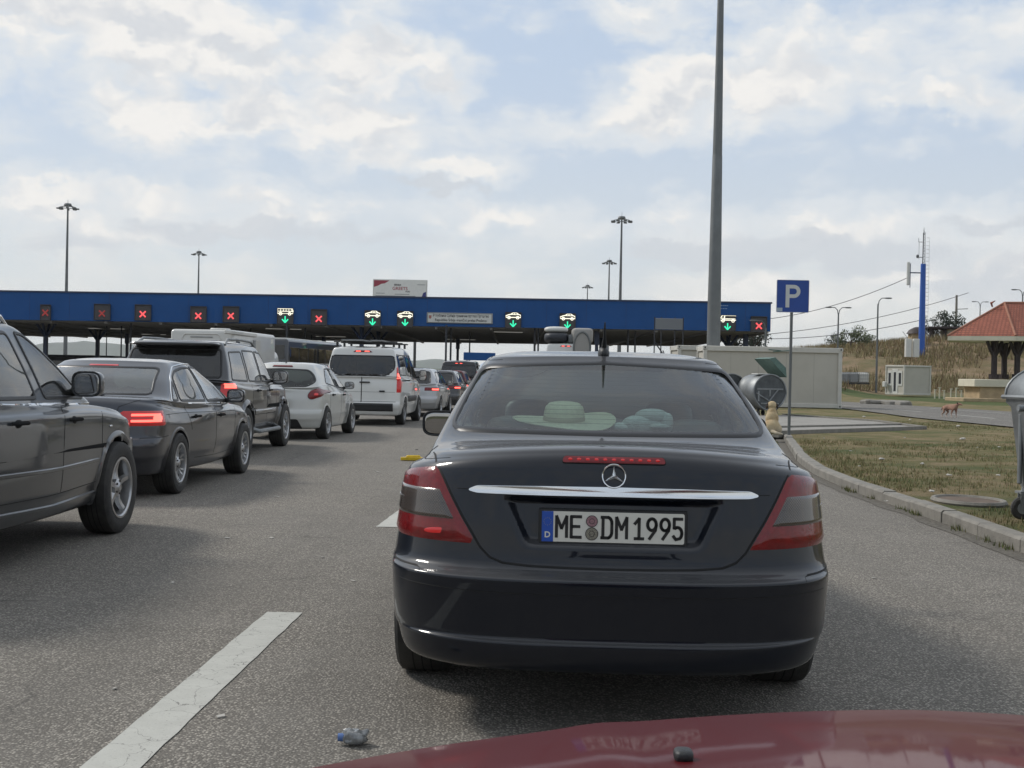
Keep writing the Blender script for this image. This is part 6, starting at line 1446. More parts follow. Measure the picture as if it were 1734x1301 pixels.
# ================================================================ containers, kiosk, tanks
M['cream'] = pbr('cream container', (.48, .455, .39), .6, var=.10, vscale=.7, bump=.08, bscale=4, col2=(.43, .405, .345))
M['cream_frame'] = pbr('container frame', (.56, .54, .48), .55, var=.12, vscale=2)
M['dgreen'] = pbr('faded green plastic', (.12, .20, .17), .6, var=.3, vscale=6)
def container(name, loc, rz, L_, Wd_, H_, label, panels=5, group=None):
    e = empty(name, loc, rz, label, 'container', group)
    w = MB(); w.box((0, Wd_/2, H_/2+.02), (L_-.16, Wd_-.16, H_-.28)); w.build('wall', 'cream', e, smooth=False)
    g = MB(); n = panels
    for k in range(1, n): g.box((-L_/2+L_*k/n, .079, H_/2), (.012, .004, H_-.36))
    g.build('panel_joint', pbr('joint beige', (.30, .28, .24), .7), e, smooth=False)  # panel joints drawn as thin strips of darker beige
    f = MB()
    for sx in (-1, 1):
        for y in (.08, Wd_-.08): f.box((sx*(L_/2-.09), y, H_/2), (.18, .16, H_-.32), bev=.02)
    for z, h in ((.10, .20), (H_-.12, .24)):
        for y in (.08, Wd_-.08): f.box((0, y, z), (L_-.2, .165, h-.01), bev=.015)
        for sx in (-1, 1): f.box((sx*(L_/2-.085), Wd_/2, z), (.165, Wd_-.2, h-.01), bev=.015)
    f.build('frame', 'cream_frame', e)
    for sx in (-1, 1):
        for y in (.07, Wd_-.07):
            for z in (.08, H_-.08): MB().box((sx*(L_/2-.07), y, z), (.19, .19, .17), bev=.01).build('corner_casting', 'cream_frame', e)
    hl = MB(); 
    for sx in (-1, 1):
        for z in (.08, H_-.08): hl.sell((sx*(L_/2-.07), -.027, z), (.03, .004, .045), .8, 12, 6)
    hl.build('lifting_hole', 'gap', e)
    MB().box((0, Wd_/2, H_-.01), (L_-.3, Wd_-.3, .03)).build('roof', 'cream_frame', e, smooth=False)
    return e
v = at(1312, 640, 57.5); e = container('office_container', (v.x-.15, 57.3, .125), R(-1.2), 6.25, 2.44, 2.72, 'large cream office container standing on its own right of the navy saloon')
mb = MB(); mb.tube([(-.2, -.02, 2.60), (.35, -.02, 2.56), (.0, -.02, 2.50), (.75, -.02, 2.57)], .02, 5); mb.build('cable', 'dgreen', e)
v = at(1185, 620, 63); container('office_container', (v.x+1.2, 63.5, .1), R(2), 4.5, 2.44, 2.9, 'cream container end peeking out behind the large container', 3)
v = at(1420, 640, 110)
# kiosk
v = at(1553, 671, 112); e = empty('kiosk', (v.x, 112, .30), R(24), 'small cream kiosk with a glazed door wall on its left, on the grass', 'kiosk')
wk, hk = 3.0, 2.62
mb = MB(); mb.box((0, 1.2, hk/2), (wk-.1, 2.3, hk-.1)); mb.build('wall', 'cream', e, smooth=False); mb = MB()
for sx in (-1, 1):
    for y in (.03, 2.37): mb.box((sx*(wk/2-.04), y, hk/2), (.14, .14, hk), bev=.02)
for z in (.07, hk-.08):
    for y in (.03, 2.37): mb.box((0, y, z), (wk-.1, .13, .15), bev=.02)
    for sx in (-1, 1): mb.box((sx*(wk/2-.04), 1.2, z), (.13, 2.3, .15), bev=.02)
mb.build('frame', 'cream_frame', e)
for (y, z, w_, h_) in ((.55, 1.45, .42, 1.2), (1.2, 1.15, .62, 2.1), (1.88, 1.45, .42, 1.2)):
    o = MB().box((-wk/2+.03, y, z), (.05, w_+.12, h_+.12), bev=.01).build('window_frame', 'white', e); MB().box((-wk/2-.0, y, z+.0), (.02, w_*.45 if h_ > 2 else w_*.7, h_*.8), bev=.003).build('pane', 'steel_dark', o)
MB().box((-wk/2-.25, 2.2, .9), (.3, .4, .5), bev=.05).build('air_unit', 'white', e)
# tanks
for k, (px, lab, mt) in enumerate(((1430, 'grey caged liquid tank, left end of the row below the slope', 'galv'), (1446, 'grey caged liquid tank in the middle of the row of three', 'galv'), (1463, 'white caged liquid tank, right end of the row of three', 'white'))):
    v = at(px, 652, 118); e = empty('liquid_tank', (v.x, 118, v.z+.05), 0, lab, 'tank', 'caged tanks below the slope')
    MB().box((0, .5, .62), (.92, .95, .95), bev=.1).build('bladder', mt if mt == 'white' else pbr('grey poly', (.28, .29, .29), .5), e); MB().box((0, .5, .07), (1.0, 1.0, .13)).build('pallet', 'steel_dark', e)
    c = MB()
    for a in np.linspace(-.48, .48, 6): c.cyl((a, 0, .13), (a, 0, 1.13), .014, n=5); c.cyl((a, 1, .13), (a, 1, 1.13), .014, n=5)
    for z in (.2, .5, .8, 1.12): c.tube([(-.49, 0, z), (.49, 0, z), (.49, 1, z), (-.49, 1, z)], .014, 5, closed=True)
    c.build('cage', 'galv', e)

# ================================================================ refuse containers
def dumpster(loc, rz, label, tip=None, lid=True, dirty='galv'):
    e = empty('refuse_container', loc, rz, label, 'refuse container', 'galvanised refuse containers')
    # tub: wide along x, tapering down
    rows = [(.22, .56, .36), (.30, .59, .40), (.98, .645, .50), (1.02, .67, .55), (1.08, .67, .55)]; mb = MB(); vs = []; n = None
    for z, a, b in rows:
        P = rnd([(-a, -b), (a, -b), (a, b), (-a, b)], .06, 3); n = len(P); vs += [(x, y, z) for x, y in P]
    mb.add(vs, [(k*n+i, k*n+(i+1) % n, (k+1)*n+(i+1) % n, (k+1)*n+i) for k in range(len(rows)-1) for i in range(n)]+[tuple(range(n-1, -1, -1))]); mb.build('tub', dirty, e, sharp=40)
    rb = MB()
    for x in (-.45, -.15, .15, .45): rb.box((x*.95, -.452, .62), (.05, .03, .62), bev=.01)
    for y in (-.25, .05, .3): [rb.box((sx*.628, y, .62), (.03, .05, .62), bev=.01) for sx in (-1, 1)]
    rb.build('rib', dirty, e)
    rim = MB(); P = rnd([(-.685, -.565), (.685, -.565), (.685, .565), (-.685, .565)], .05, 3); rim.tube([(x, y, 1.07) for x, y in P], .022, 6, closed=True); rim.build('rim', dirty, e)
    # round lid: half cylinder along x
    ld = MB(); an = np.linspace(0, math.pi, 22); Rl = .55
    xs = [-.70, -.69, .69, .70]
    vs = []
    for y, k in ((-.55, 0), (-.55, .985), (-.52, 1), (.52, 1), (.55, .985), (.55, 0)):
        for a in an: vs.append((-.66*k*math.cos(a), y, 1.09+.31*k*math.sin(a)))
    m_ = len(an); ld.add(vs, [(q*m_+i, q*m_+i+1, (q+1)*m_+i+1, (q+1)*m_+i) for q in range(5) for i in range(m_-1)]); ld.build('lid', dirty, e, sharp=40)
    lr = MB(); 
    for y in (-.53, 0, .53): lr.tube([(-.665*math.cos(a), y, 1.09+.315*math.sin(a)) for a in an], .012, 5)
    lr.build('lid_rib', dirty, e)
    for sx in (-1, 1):
        hd = MB(); hd.tube([(sx*.66, -.30, .92), (sx*.75, -.30, .88), (sx*.75, -.30+.0, .60), (sx*.63, -.30, .56)], .016, 8); hd.build('handle', 'galv_dark', e)
        tr = MB(); tr.cyl((sx*.70, 0, .98), (sx*.80, 0, .98), .03, n=12); tr.build('trunnion', dirty, e)
        for sy in (-1, 1):
            x, y = sx*.56, sy*.34; br = MB(); br.tube([(x, y-.0, .30), (x+.02*sx, y-.02, .24), (x+.05*sx, y-.05, .10)], .02, 6); br.box((x, y, .235), (.12, .12, .02)); br.box((x+.045*sx, y-.08, .16), (.05, .008, .15)); br.box((x+.045*sx, y-.02, .16), (.05, .008, .15)); br.build('castor_fork', 'galv', e)
            w = MB(); w.lathe([(.045, -.022), (.085, -.025), (.10, -.012), (.10, .012), (.085, .025), (.045, .022)], 24, c=(x+.045*sx, y-.05, .10), axis='Y', closed=True); wo = w.build('castor', 'rubber', e)
            h = MB(); h.lathe([(0, -.030), (.05, -.026), (.05, .026), (0, .030)], 16, c=(x+.045*sx, y-.05, .10), axis='Y'); h.build('castor_hub', 'galv', wo)
    return e
M['zinc'] = pbr('dull zinc', (.27, .285, .29), .5, metal=.5, var=.35, vscale=3.2, bump=.1, bscale=12)
M['zinc_dark'] = pbr('dark zinc', (.11, .12, .125), .55, metal=.4, var=.4, vscale=3)
g = gnd(1722, 892, .125); dumpster((g.x+.89, g.y+.32, .125), R(4), 'galvanised wheeled refuse container with a round lid, cut by the right edge', dirty='zinc').scale = (1, 1, 1.02)
def barrel_bin(px, py, Y, rz, label, open_lid):
    """round-lidded bin seen end-on: drum body with flat round cheeks"""
    g = gnd(px, py, .12); e = empty('refuse_container', (g.x, g.y, .12), rz, label, 'refuse container', 'galvanised refuse containers')
    Rr_ = .60; zc_ = .80
    b = MB(); an = np.linspace(0, 2*math.pi, 41)[:-1]
    # body drum along y with lower part narrowing
    def pt(a, k): 
        x, z = Rr_*k*math.cos(a), Rr_*k*math.sin(a)
        if z < 0: x *= 1-.12*min(1, -z/.6)
        return x, zc_+z*(1.0 if z > 0 else .98)
    vs = []; ys = [0, .02, .30, .32, .62, .64, .94, .96, 1.28, 1.30]; ks = [.985, 1, 1, 1.012, 1.012, 1, 1, 1.012, 1, .985]
    for y, k in zip(ys, ks):
        for a in an: x, z = pt(a, k); vs.append((x, y, z))
    n = len(an); b.add(vs, [(q*n+i, (q+1)*n+i, (q+1)*n+(i+1) % n, q*n+(i+1) % n) for q in range(len(ys)-1) for i in range(n)]); b.build('drum', 'zinc', e, sharp=40)
    vs = [pt(a, .99) for a in an]; MB().add([(x, .015, z) for x, z in vs], [tuple(range(n))[::-1]]).build('cheek', 'zinc_dark', e, smooth=False); MB().add([(x, 1.285, z) for x, z in vs], [tuple(range(n))]).build('cheek', 'zinc_dark', e, smooth=False)
    r = MB(); P = [pt(a, 1.0) for a in an]; r.tube([(x, .0, z) for x, z in P], .025, 6, closed=True)
    r.box((0, -.0, zc_+.12), (.95, .03, .05)); r.tube([(-.50, .0, zc_-.02), (-.02, .0, zc_-.28), (.30, .0, zc_+.10)], .03, 6); r.box((-.42, -.0, zc_-.12), (.06, .04, .34)); r.box((.0, .0, zc_+.0), (.05, .03, .24)); r.box((0, -.01, zc_-.36), (.66, .02, .04)); r.build('bracing', 'zinc', e)
    for (x, y) in ((-.32, .2), (.32, .2), (-.32, 1.1), (.32, 1.1)):
        w = MB(); w.lathe([(.0, -.03), (.09, -.03), (.105, 0), (.09, .03), (0, .03)], 18, c=(x, y, .105), axis='X'); w.box((x, y, .20), (.09, .05, .14)); w.build('castor', 'rubber', e)
    if open_lid:
        l = MB(); L1 = [(-.12, 1.36), (.40, 1.62)]; vs = []
        l.add([(.66, .1, 1.32), (.0, .1, 1.93), (.0, 1.2, 1.93), (.66, 1.2, 1.32), (.62, .1, 1.36+.28), (.22, .1, 1.98), (.22, 1.2, 1.98), (.62, 1.2, 1.36+.28)], [(0, 1, 2, 3), (7, 6, 5, 4), (0, 4, 5, 1), (1, 5, 6, 2), (2, 6, 7, 3), (3, 7, 4, 0)]); l.build('open_lid', 'dgreen', e, smooth=False)
        s = MB(); s.box((-.1, .5, 1.415), (.45, .5, .03), bev=.01); s.build('spilled_sheet', 'white', e)
barrel_bin(1303, 706, 44, R(16), 'drum-shaped zinc refuse container with its green lid flung open', True)
barrel_bin(1238, 703, 47, R(20), 'zinc refuse container half hidden behind the navy saloon, left of the open-lidded one', False)

# ================================================================ dogs
def skin_body(name, joints, bones, mat, sub=2):
    me = bpy.data.meshes.new(name); me.from_pydata([j[0] for j in joints], bones, []); me.update()
    ob = bpy.data.objects.new(name, me); COL.objects.link(ob)
    ob.modifiers.new('s', 'SKIN'); sk = me.skin_vertices[0].data if me.skin_vertices else None
    if True:
        bm_ = __import__('bmesh').new(); bm_.from_mesh(me); ly = bm_.verts.layers.skin.verify()
        for v, j in zip(bm_.verts, joints):
            r = j[1] if isinstance(j[1], tuple) else (j[1], j[1]); v[ly].radius = r; v[ly].use_root = (v.index == 0)
        bm_.to_mesh(me); bm_.free()
    sb = ob.modifiers.new('u', 'SUBSURF'); sb.levels = sub; sb.render_levels = sub
    dg = bpy.context.evaluated_depsgraph_get(); m2 = bpy.data.meshes.new_from_object(ob.evaluated_get(dg)); m2.name = name
    o2 = bpy.data.objects.new(name, m2); COL.objects.link(o2); bpy.data.objects.remove(ob)
    m2.materials.clear(); m2.materials.append(M[mat] if isinstance(mat, str) else mat); m2.polygons.foreach_set('use_smooth', [True]*len(m2.polygons)); o2.name = name
    return o2
def fur(name, back, dark, light):
    m, nt, b = new_mat(name); N = nt.nodes; L = nt.links; tc = N.new('ShaderNodeTexCoord'); n = N.new('ShaderNodeTexNoise'); n.inputs['Scale'].default_value = 7; n.inputs['Detail'].default_value = 6
    L.new(tc.outputs['Object'], n.inputs['Vector']); sp = N.new('ShaderNodeSeparateXYZ'); L.new(tc.outputs['Object'], sp.inputs[0])
    r = N.new('ShaderNodeMapRange'); L.new(n.outputs['Fac'], r.inputs[0]); r.inputs[1].default_value = .35; r.inputs[2].default_value = .65
    m1 = N.new('ShaderNodeMix'); m1.data_type = 'RGBA'; L.new(r.outputs[0], m1.inputs[0]); m1.inputs[6].default_value = back+(1,); m1.inputs[7].default_value = dark+(1,)
    r2 = N.new('ShaderNodeMapRange'); L.new(sp.outputs[2], r2.inputs[0]); r2.inputs[1].default_value = .22; r2.inputs[2].default_value = .02
    m2 = N.new('ShaderNodeMix'); m2.data_type = 'RGBA'; L.new(r2.outputs[0], m2.inputs[0]); L.new(m1.outputs[2], m2.inputs[6]); m2.inputs[7].default_value = light+(1,)
    L.new(m2.outputs[2], b.inputs['Base Color']); b.inputs['Roughness'].default_value = .95
    n2 = N.new('ShaderNodeTexNoise'); n2.inputs['Scale'].default_value = 60; n2.inputs['Detail'].default_value = 4; L.new(tc.outputs['Object'], n2.inputs['Vector']); bp = N.new('ShaderNodeBump'); bp.inputs['Strength'].default_value = .7; bp.inputs['Distance'].default_value = .02; L.new(n2.outputs['Fac'], bp.inputs['Height']); L.new(bp.outputs[0], b.inputs['Normal'])
    return m
M['fur_tan'] = fur('sandy fur', (.52, .42, .26), (.40, .29, .16), (.52, .46, .36)); M['fur_dark'] = pbr('dark ear fur', (.04, .03, .025), .95)
def voxel(name, mb, mat, size=.011, smooth=6):
    o = mb.build(name, mat, None, sharp=None); m = o.modifiers.new('r', 'REMESH'); m.mode = 'VOXEL'; m.voxel_size = size; q = o.modifiers.new('s', 'SMOOTH'); q.factor = .6; q.iterations = smooth
    dg = bpy.context.evaluated_depsgraph_get(); me = bpy.data.meshes.new_from_object(o.evaluated_get(dg)); me.name = name; bpy.data.objects.remove(o)
    me.polygons.foreach_set('use_smooth', [True]*len(me.polygons)); o = bpy.data.objects.new(name, me); COL.objects.link(o); return o
def limb(mb, pts, rs): 
    P = [Vector(p) for p in pts]
    mb.tube(P, rs, 10)
    for p, r in zip(P, rs): mb.sell(p, (r, r, r), 1.0, 10, 6)
# sitting dog seen from behind (we look along +y)
mb = MB(); mb.sell((0, .02, .17), (.165, .17, .16), 1.0, 20, 12); mb.sell((0, .07, .33), (.135, .125, .17), 1.0, 20, 12); mb.sell((0, .10, .45), (.10, .10, .12), 1.0, 18, 12)
mb.sell((0, .13, .595), (.100, .10, .092), 1.0, 18, 12); limb(mb, [(0, .18, .565), (0, .27, .545)], [.05, .03])
for sx in (-1, 1):
    mb.sell((sx*.12, .05, .12), (.085, .14, .11), 1.0, 16, 10); limb(mb, [(sx*.14, .12, .06), (sx*.14, .22, .03)], [.045, .032]); limb(mb, [(sx*.075, .15, .36), (sx*.08, .19, .20), (sx*.08, .20, .05), (sx*.08, .24, .03)], [.055, .038, .028, .032])
limb(mb, [(0, -.13, .08), (.08, -.22, .05), (.19, -.22, .035)], [.04, .035, .02])
d = voxel('sitting_dog', mb, 'fur_tan'); g = gnd(1307, 737, .155); d.location = (g.x, g.y, .155); d.scale = (1.06,)*3; d.rotation_euler = (0, 0, R(-8)); tag(d, 'sandy dog sitting with its back to us beside the refuse containers', 'dog')
for sx in (-1, 1):
    q = MB(); q.sell((sx*.100, .115, .585), (.024, .046, .062), .9, 12, 8, mat=Matrix.Rotation(R(-18*sx), 3, 'Y')); q.build('ear', 'fur_dark', d)
M['fur_red'] = fur('reddish fur', (.34, .20, .14), (.25, .14, .10), (.50, .42, .36))
# standing dog, three-quarter towards us; body along +y away, head low and turned
J = [((0, .25, .36), (.085, .09)), ((0, .05, .355), (.08, .10)), ((0, -.12, .37), (.085, .11)), ((0, -.22, .42), (.055, .06)), ((.02, -.30, .48), (.055, .05)), ((.04, -.38, .455), (.032, .028)), ((.05, -.43, .445), (.022, .02)),
     ((.07, -.14, .27), .042), ((.075, -.13, .15), .024), ((.075, -.15, .04), .020), ((.075, -.18, .015), .024), ((-.07, -.12, .27), .042), ((-.085, -.08, .15), .024), ((-.085, -.10, .04), .020), ((-.085, -.13, .015), .024),
     ((.07, .28, .27), .055), ((.075, .22, .19), .036), ((.075, .32, .12), .022), ((.075, .29, .04), .019), ((.075, .26, .015), .023), ((-.07, .28, .27), .055), ((-.075, .25, .19), .036), ((-.08, .36, .12), .022), ((-.08, .33, .04), .019), ((-.08, .30, .015), .023),
     ((0, .35, .38), .03), ((.02, .44, .32), .022), ((.03, .50, .24), .014)]
Bn = [(0, 1), (1, 2), (2, 3), (3, 4), (4, 5), (5, 6), (2, 7), (7, 8), (8, 9), (9, 10), (2, 11), (11, 12), (12, 13), (13, 14), (0, 15), (15, 16), (16, 17), (17, 18), (18, 19), (0, 20), (20, 21), (21, 22), (22, 23), (23, 24), (0, 25), (25, 26), (26, 27)]
d = skin_body('standing_dog', J, Bn, 'fur_red'); g = gnd(1611, 708, .145); d.location = (g.x, g.y, .145); d.rotation_euler = (0, 0, R(25)); d.scale = (1.05,)*3; tag(d, 'reddish dog with pale feet standing on the side road', 'dog')
for sx in (-1, 1): q = MB(); q.sell((.02+sx*.05, -.28, .50), (.015, .025, .035), .9, 10, 6); q.build('ear', 'fur_dark', d)

# ================================================================ pavilion
M['tile'] = None
def tiles():
    m, nt, b = new_mat('terracotta tiles'); N = nt.nodes; L = nt.links; tc = N.new('ShaderNodeTexCoord'); mp = N.new('ShaderNodeMapping'); L.new(tc.outputs['Object'], mp.inputs[0])
    br = N.new('ShaderNodeTexBrick'); br.inputs['Scale'].default_value = 1; br.inputs['Brick Width'].default_value = .22; br.inputs['Row Height'].default_value = .16; br.inputs['Mortar Size'].default_value = .018
    br.inputs['Color1'].default_value = (.36, .115, .07, 1); br.inputs['Color2'].default_value = (.27, .085, .052, 1); br.inputs['Mortar'].default_value = (.08, .03, .02, 1)
    sp = N.new('ShaderNodeSeparateXYZ'); L.new(tc.outputs['Object'], sp.inputs[0]); cb = N.new('ShaderNodeCombineXYZ'); L.new(sp.outputs[0], cb.inputs[0]); L.new(sp.outputs[2], cb.inputs[1]); L.new(cb.outputs[0], br.inputs['Vector'])
    L.new(br.outputs['Color'], b.inputs['Base Color']); b.inputs['Roughness'].default_value = .85; bp = N.new('ShaderNodeBump'); bp.inputs['Strength'].default_value = .6; bp.inputs['Distance'].default_value = .03; L.new(br.outputs['Fac'], bp.inputs['Height']); bp.invert = True; L.new(bp.outputs[0], b.inputs['Normal']); return m
M['tile'] = tiles()
M['brownwood'] = pbr('dark stained wood', (.035, .022, .022), .6, var=.3, vscale=5); M['plaster'] = pbr('cream plaster', (.62, .58, .46), .8, var=.12, vscale=1.5); M['sand'] = pbr('sandstone base', (.42, .32, .19), .85, var=.3, vscale=2, bump=.4, bscale=8)
YP = 92.0; vl_ = at(1612, 568, YP); vr = at(1742, 517, YP+2); e = empty('pavilion', (vl_.x, YP, 0), 0, 'open pavilion with a terracotta hipped roof on dark wooden pillars, at the right edge', 'pavilion')
zE = vl_.z; ox = vl_.x; Wp, Dp = 10.4, 7.0; zR = vr.z+.15
c0, c1, c2, c3 = (0, .9, zE), (3.9, -1.8, zE-.02), (Wp+2, -.2, zE), (Wp, 6, zE)
c0b = (1.6, 5.0, zE); R0_ = (4.6, 2.2, zR); R1_ = (8.0, 2.8, zR+.1)
def rf(pts, name, mat): MB().add(pts, [tuple(range(len(pts)))]).build(name, mat, e, smooth=False)
rf([c0, c1, R0_], 'roof_slope', 'tile'); rf([c1, c2, R1_, R0_], 'roof_slope', 'tile'); rf([c2, c3, R1_], 'roof_slope', 'tile'); rf([c3, c0b, R0_, R1_], 'roof_slope', 'tile'); rf([c0b, c0, R0_], 'roof_slope', 'tile')
ring = [c0, c1, c2, c3, c0b]; mb = MB(); n = 5
up = [(p[0], p[1], p[2]-.02) for p in ring]; dn = [(p[0], p[1], p[2]-.34) for p in ring]; mb.add(up+dn, [(i, (i+1) % n, n+(i+1) % n, n+i) for i in range(n)]+[tuple(n+i for i in range(n)), tuple(range(n))[::-1]]); mb.build('eaves_board', 'plaster', e, smooth=False)
mb = MB(); 
for a, b in ((c0, R0_), (c1, R0_), (R0_, R1_), (R1_, c2), (c0b, R0_)): mb.tube([a, b], .09, 8)
mb.build('ridge_tile', pbr('ridge tile', (.36, .16, .10), .8, var=.3, vscale=3), e); mb = MB(); mb.tube([(R0_[0]-1.0, R0_[1]-.3, zR-.35), (R0_[0]-1.1, R0_[1]-.3, zR-.05), (R0_[0]-.8, R0_[1]-.3, zR+.12)], [.05, .1, .03], 6); mb.build('finial', 'tile', e)
for px, y_ in ((1683, 0.3), (1722, .2), (1700, 4.5), (1790, .8)):
    x = at(px, 640, YP+y_).x-ox; cc = MB(); zb = at(px, 642, YP+y_).z; cc.tube([(x, y_, zb), (x, y_, zb+.35)], .38, 8); cc.tube([(x, y_, zb+.3), (x, y_, zE-1.2)], .22, 8)
    for sx in (-1, 1): cc.tube([(x, y_, zE-1.5), (x+sx*.28, y_, zE-1.0), (x+sx*.55, y_, zE-.36)], [.16, .14, .12], 7); cc.tube([(x, y_, zE-1.5), (x, y_+sx*.5, zE-.36)], .12, 7)
    cc.tube([(x, y_, zE-1.3), (x, y_, zE-.36)], .2, 8); cc.build('pillar', 'brownwood', e)
xa, xb = at(1651, 650, YP-.8).x-ox, at(1722, 650, YP-.8).x-ox; zt = at(1690, 643, YP).z; zm = at(1690, 656, YP).z
mb = MB(); mb.box(((xa+xb+6)/2, 1.0, (zt+zm)/2), (xb-xa+6, 3.4, zt-zm), bev=.04); mb.build('parapet', 'plaster', e); mb = MB(); mb.box(((xa+.3+xb+6)/2, 1.1, zm/2), (xb-xa+5.4, 3.2, zm), bev=.03); mb.build('base', 'sand', e); MB().box(((xa+xb+5)/2, .6, .22), (xb-xa+7, 4.0, .30), bev=.05).build('plinth', 'sand', e)
# white stakes
for k, px in enumerate((1583, 1591, 1599, 1610, 1619, 1628, 1638, 1649)):
    v = at(px, 668, 104); z = hgt(v.x, 104); h = rk.uniform(.65, .95); o = MB().box((0, 0, h/2), (.09, .09, h), bev=.01); o.box((rk.uniform(-.12, .12), 0, h-.04), (.28, .05, .05)); o = o.build('stake', 'plaster', None); o.location = (v.x, 104, float(z)); tag(o, 'thin pale stake in the row between the kiosk and the pavilion', 'stake', 'row of pale stakes')

# ================================================================ antenna tower
YT = 137.0; b0 = at(1560, 607, YT); t1 = at(1561.5, 447, YT); t2 = at(1563.5, 385, YT); e = empty('antenna_tower', (b0.x, YT, b0.z-.6), 0, 'slim blue antenna tower with a dark lattice top on the slope', 'antenna tower')
H1, H2 = t1.z-b0.z+.6, t2.z-b0.z+.6
M['towerblue'] = pbr('tower blue', (.02, .10, .42), .45, var=.1, vscale=.4)
MB().lathe([(.36, 0), (.32, H1*.5), (.27, H1), (0, H1)], 14).build('mast', 'towerblue', e)
mb = MB(); w = .13
for sx, sy in ((-1, -1), (1, -1), (0, 1)): mb.cyl((sx*w, sy*w, H1), (sx*w*.7, sy*w*.7, H2-.6), .035, n=5)
z = H1; k = 0
while z < H2-.9: mb.tube([(-w, -w, z), (w, -w, z+.3), (0, w, z+.6), (-w, -w, z+.6)], .02, 4); z += .6; k += 1
mb.cyl((0, 0, H2-.8), (0, 0, H2), .04, .015, 6); mb.build('lattice_top', 'steel_dark', e)
mb = MB(); z = 1.0
while z < H2-1: mb.tube([(.30, 0, z), (.62, 0, z)], .018, 4); z += .42
mb.tube([(.62, 0, 1), (.62, 0, H2-1.2)], .012, 4); mb.build('climbing_rung', 'galv', e)
za = at(1540, 462, YT).z-b0.z+.6; xa = at(1538, 462, YT).x-b0.x
mb = MB(); mb.tube([(0, 0, za), (xa+.1, 0, za)], .07, 6); mb.tube([(xa+.22, 0, za-1.6), (xa+.22, 0, za+1.0)], .04, 6); mb.build('arm', 'steel_blue', e)
MB().box((xa, 0, za-.1), (.30, .25, 2.5), bev=.05).build('panel_antenna', 'white', e)
mb = MB(); mb.tube([(0, 0, H2-1.6), (-.55, 0, H2-1.6), (-.55, 0, H2-1.2)], .035, 5); mb.tube([(0, 0, H1+.7), (-.6, 0, H1+.7)], .04, 5); mb.sell((-.65, 0, H1+.8), (.14, .14, .2), .8, 10, 6); mb.tube([(-.5, 0, H1+.5), (-.5, 0, H1+2.4)], .02, 4); mb.build('small_antenna', 'galv_dark', e)
b1 = at(1544, 606, 131); e2 = empty('equipment_cabinet', (b1.x, 131, b1.z-.3), 0, 'pale cabinet rack at the foot of the blue tower', 'cabinet'); 
for k in range(2): MB().box((k*.8-.4, 0, .3+1.0), (.6, .5, 1.9), bev=.03).build('cabinet', 'white', e2)
MB().tube([(-.4, 0, 2.2), (-1.0, 0, 3.0)], .03, 5).build('bracket', 'galv', e2)
# wires
wr = MB()
def wire(p0, p1, sag, nm, lab):
    a, b = at(*p0), at(*p1); pts = []
    for k in range(17): t = k/16; q = a.lerp(b, t); q.z -= sag*4*t*(1-t); pts.append(q)
    o = MB().tube(pts, .035, 4).build('overhead_wire', 'steel_dark', None); tag(o, lab, 'wire')
wire((1538, 470, 137), (1225, 545, 150), 1.2, 'w', 'uppermost overhead wire running left from the tower aerial')
wire((1640, 496, 170), (1290, 567, 150), .8, 'w', 'faint middle overhead wire crossing behind the tower')
wire((1556, 543, 137), (1296, 574, 150), .5, 'w', 'lowest overhead wire reaching the canopy from the tower')
# street lamps
def slamp(px, py, Y, label, arms=(1, -1), base_py=None):
    v = at(px, py, Y); zb = float(hgt(v.x, Y))-.1; e = empty('street_lamp', (v.x, Y, zb), 0, label, 'street lamp', 'street lamps on the right'); h = v.z-zb
    MB().cyl((0, 0, 0), (0, 0, h-.5), .11, .07, 8).build('post', 'galv_dark', e)
    for s in arms:
        MB().tube([(0, 0, h-.8), (s*.1, 0, h-.2), (s*.35, 0, h+.05), (s*.8, 0, h+.08)], .045, 6).build('arm', 'galv_dark', e); MB().sell((s*.95, 0, h+.06), (.34, .14, .07), .7, 14, 8).build('lamp_head', 'galv_dark', e)
slamp(1420, 522, 125, 'street lamp with two arms behind the right end of the large container')
slamp(1487, 506, 118, 'street lamp with its arm to the right, between the container and the tower', (1,))
slamp(1660, 512, 190, 'street lamp with two wide arms above the pavilion roof')
slamp(1732, 492, 140, 'street lamp cut by the right edge above the pavilion roof', (-1, 1))
slamp(1297, 545, 100, 'thin street lamp just right of the canopy end', (-1,))
v = at(1620, 500, 175); e = empty('utility_pole', (v.x, 175, float(hgt(v.x, 175))), 0, 'concrete utility pole beside the tree on the slope', 'pole'); MB().cyl((0, 0, 0), (0, 0, v.z-float(hgt(v.x, 175))), .22, .15, 8).build('post', 'concrete', e); MB().tube([(0, 0, v.z-9), (1.6, 0, v.z-8.9)], .05, 5).build('arm', 'galv_dark', e)
# panel on poles before the canopy
v = at(1133, 549, 96); e = empty('gantry_panel', (v.x, 96, 0), 0, 'blank grey panel on thin poles in front of the canopy', 'panel'); wv = 46/2150*96; hv = 19/2150*96
MB().box((0, 0, v.z), (wv, .1, hv), bev=.02).build('panel', pbr('panel grey', (.16, .17, .18), .5), e)
mb = MB(); [mb.cyl((x, .1, 0), (x, .1, v.z+hv*.6), .05, n=6) for x in (-wv/2-.05, wv/2+.05, -wv*.28, wv*.22)]; mb.tube([(-wv/2, .1, v.z-1.4), (wv*.2, .1, v.z-3.4)], .05, 5); mb.tube([(wv*.2, .1, 1.5), (-wv*.2, .1, v.z-2)], .04, 5); mb.build('pole', 'steel_dark', e)
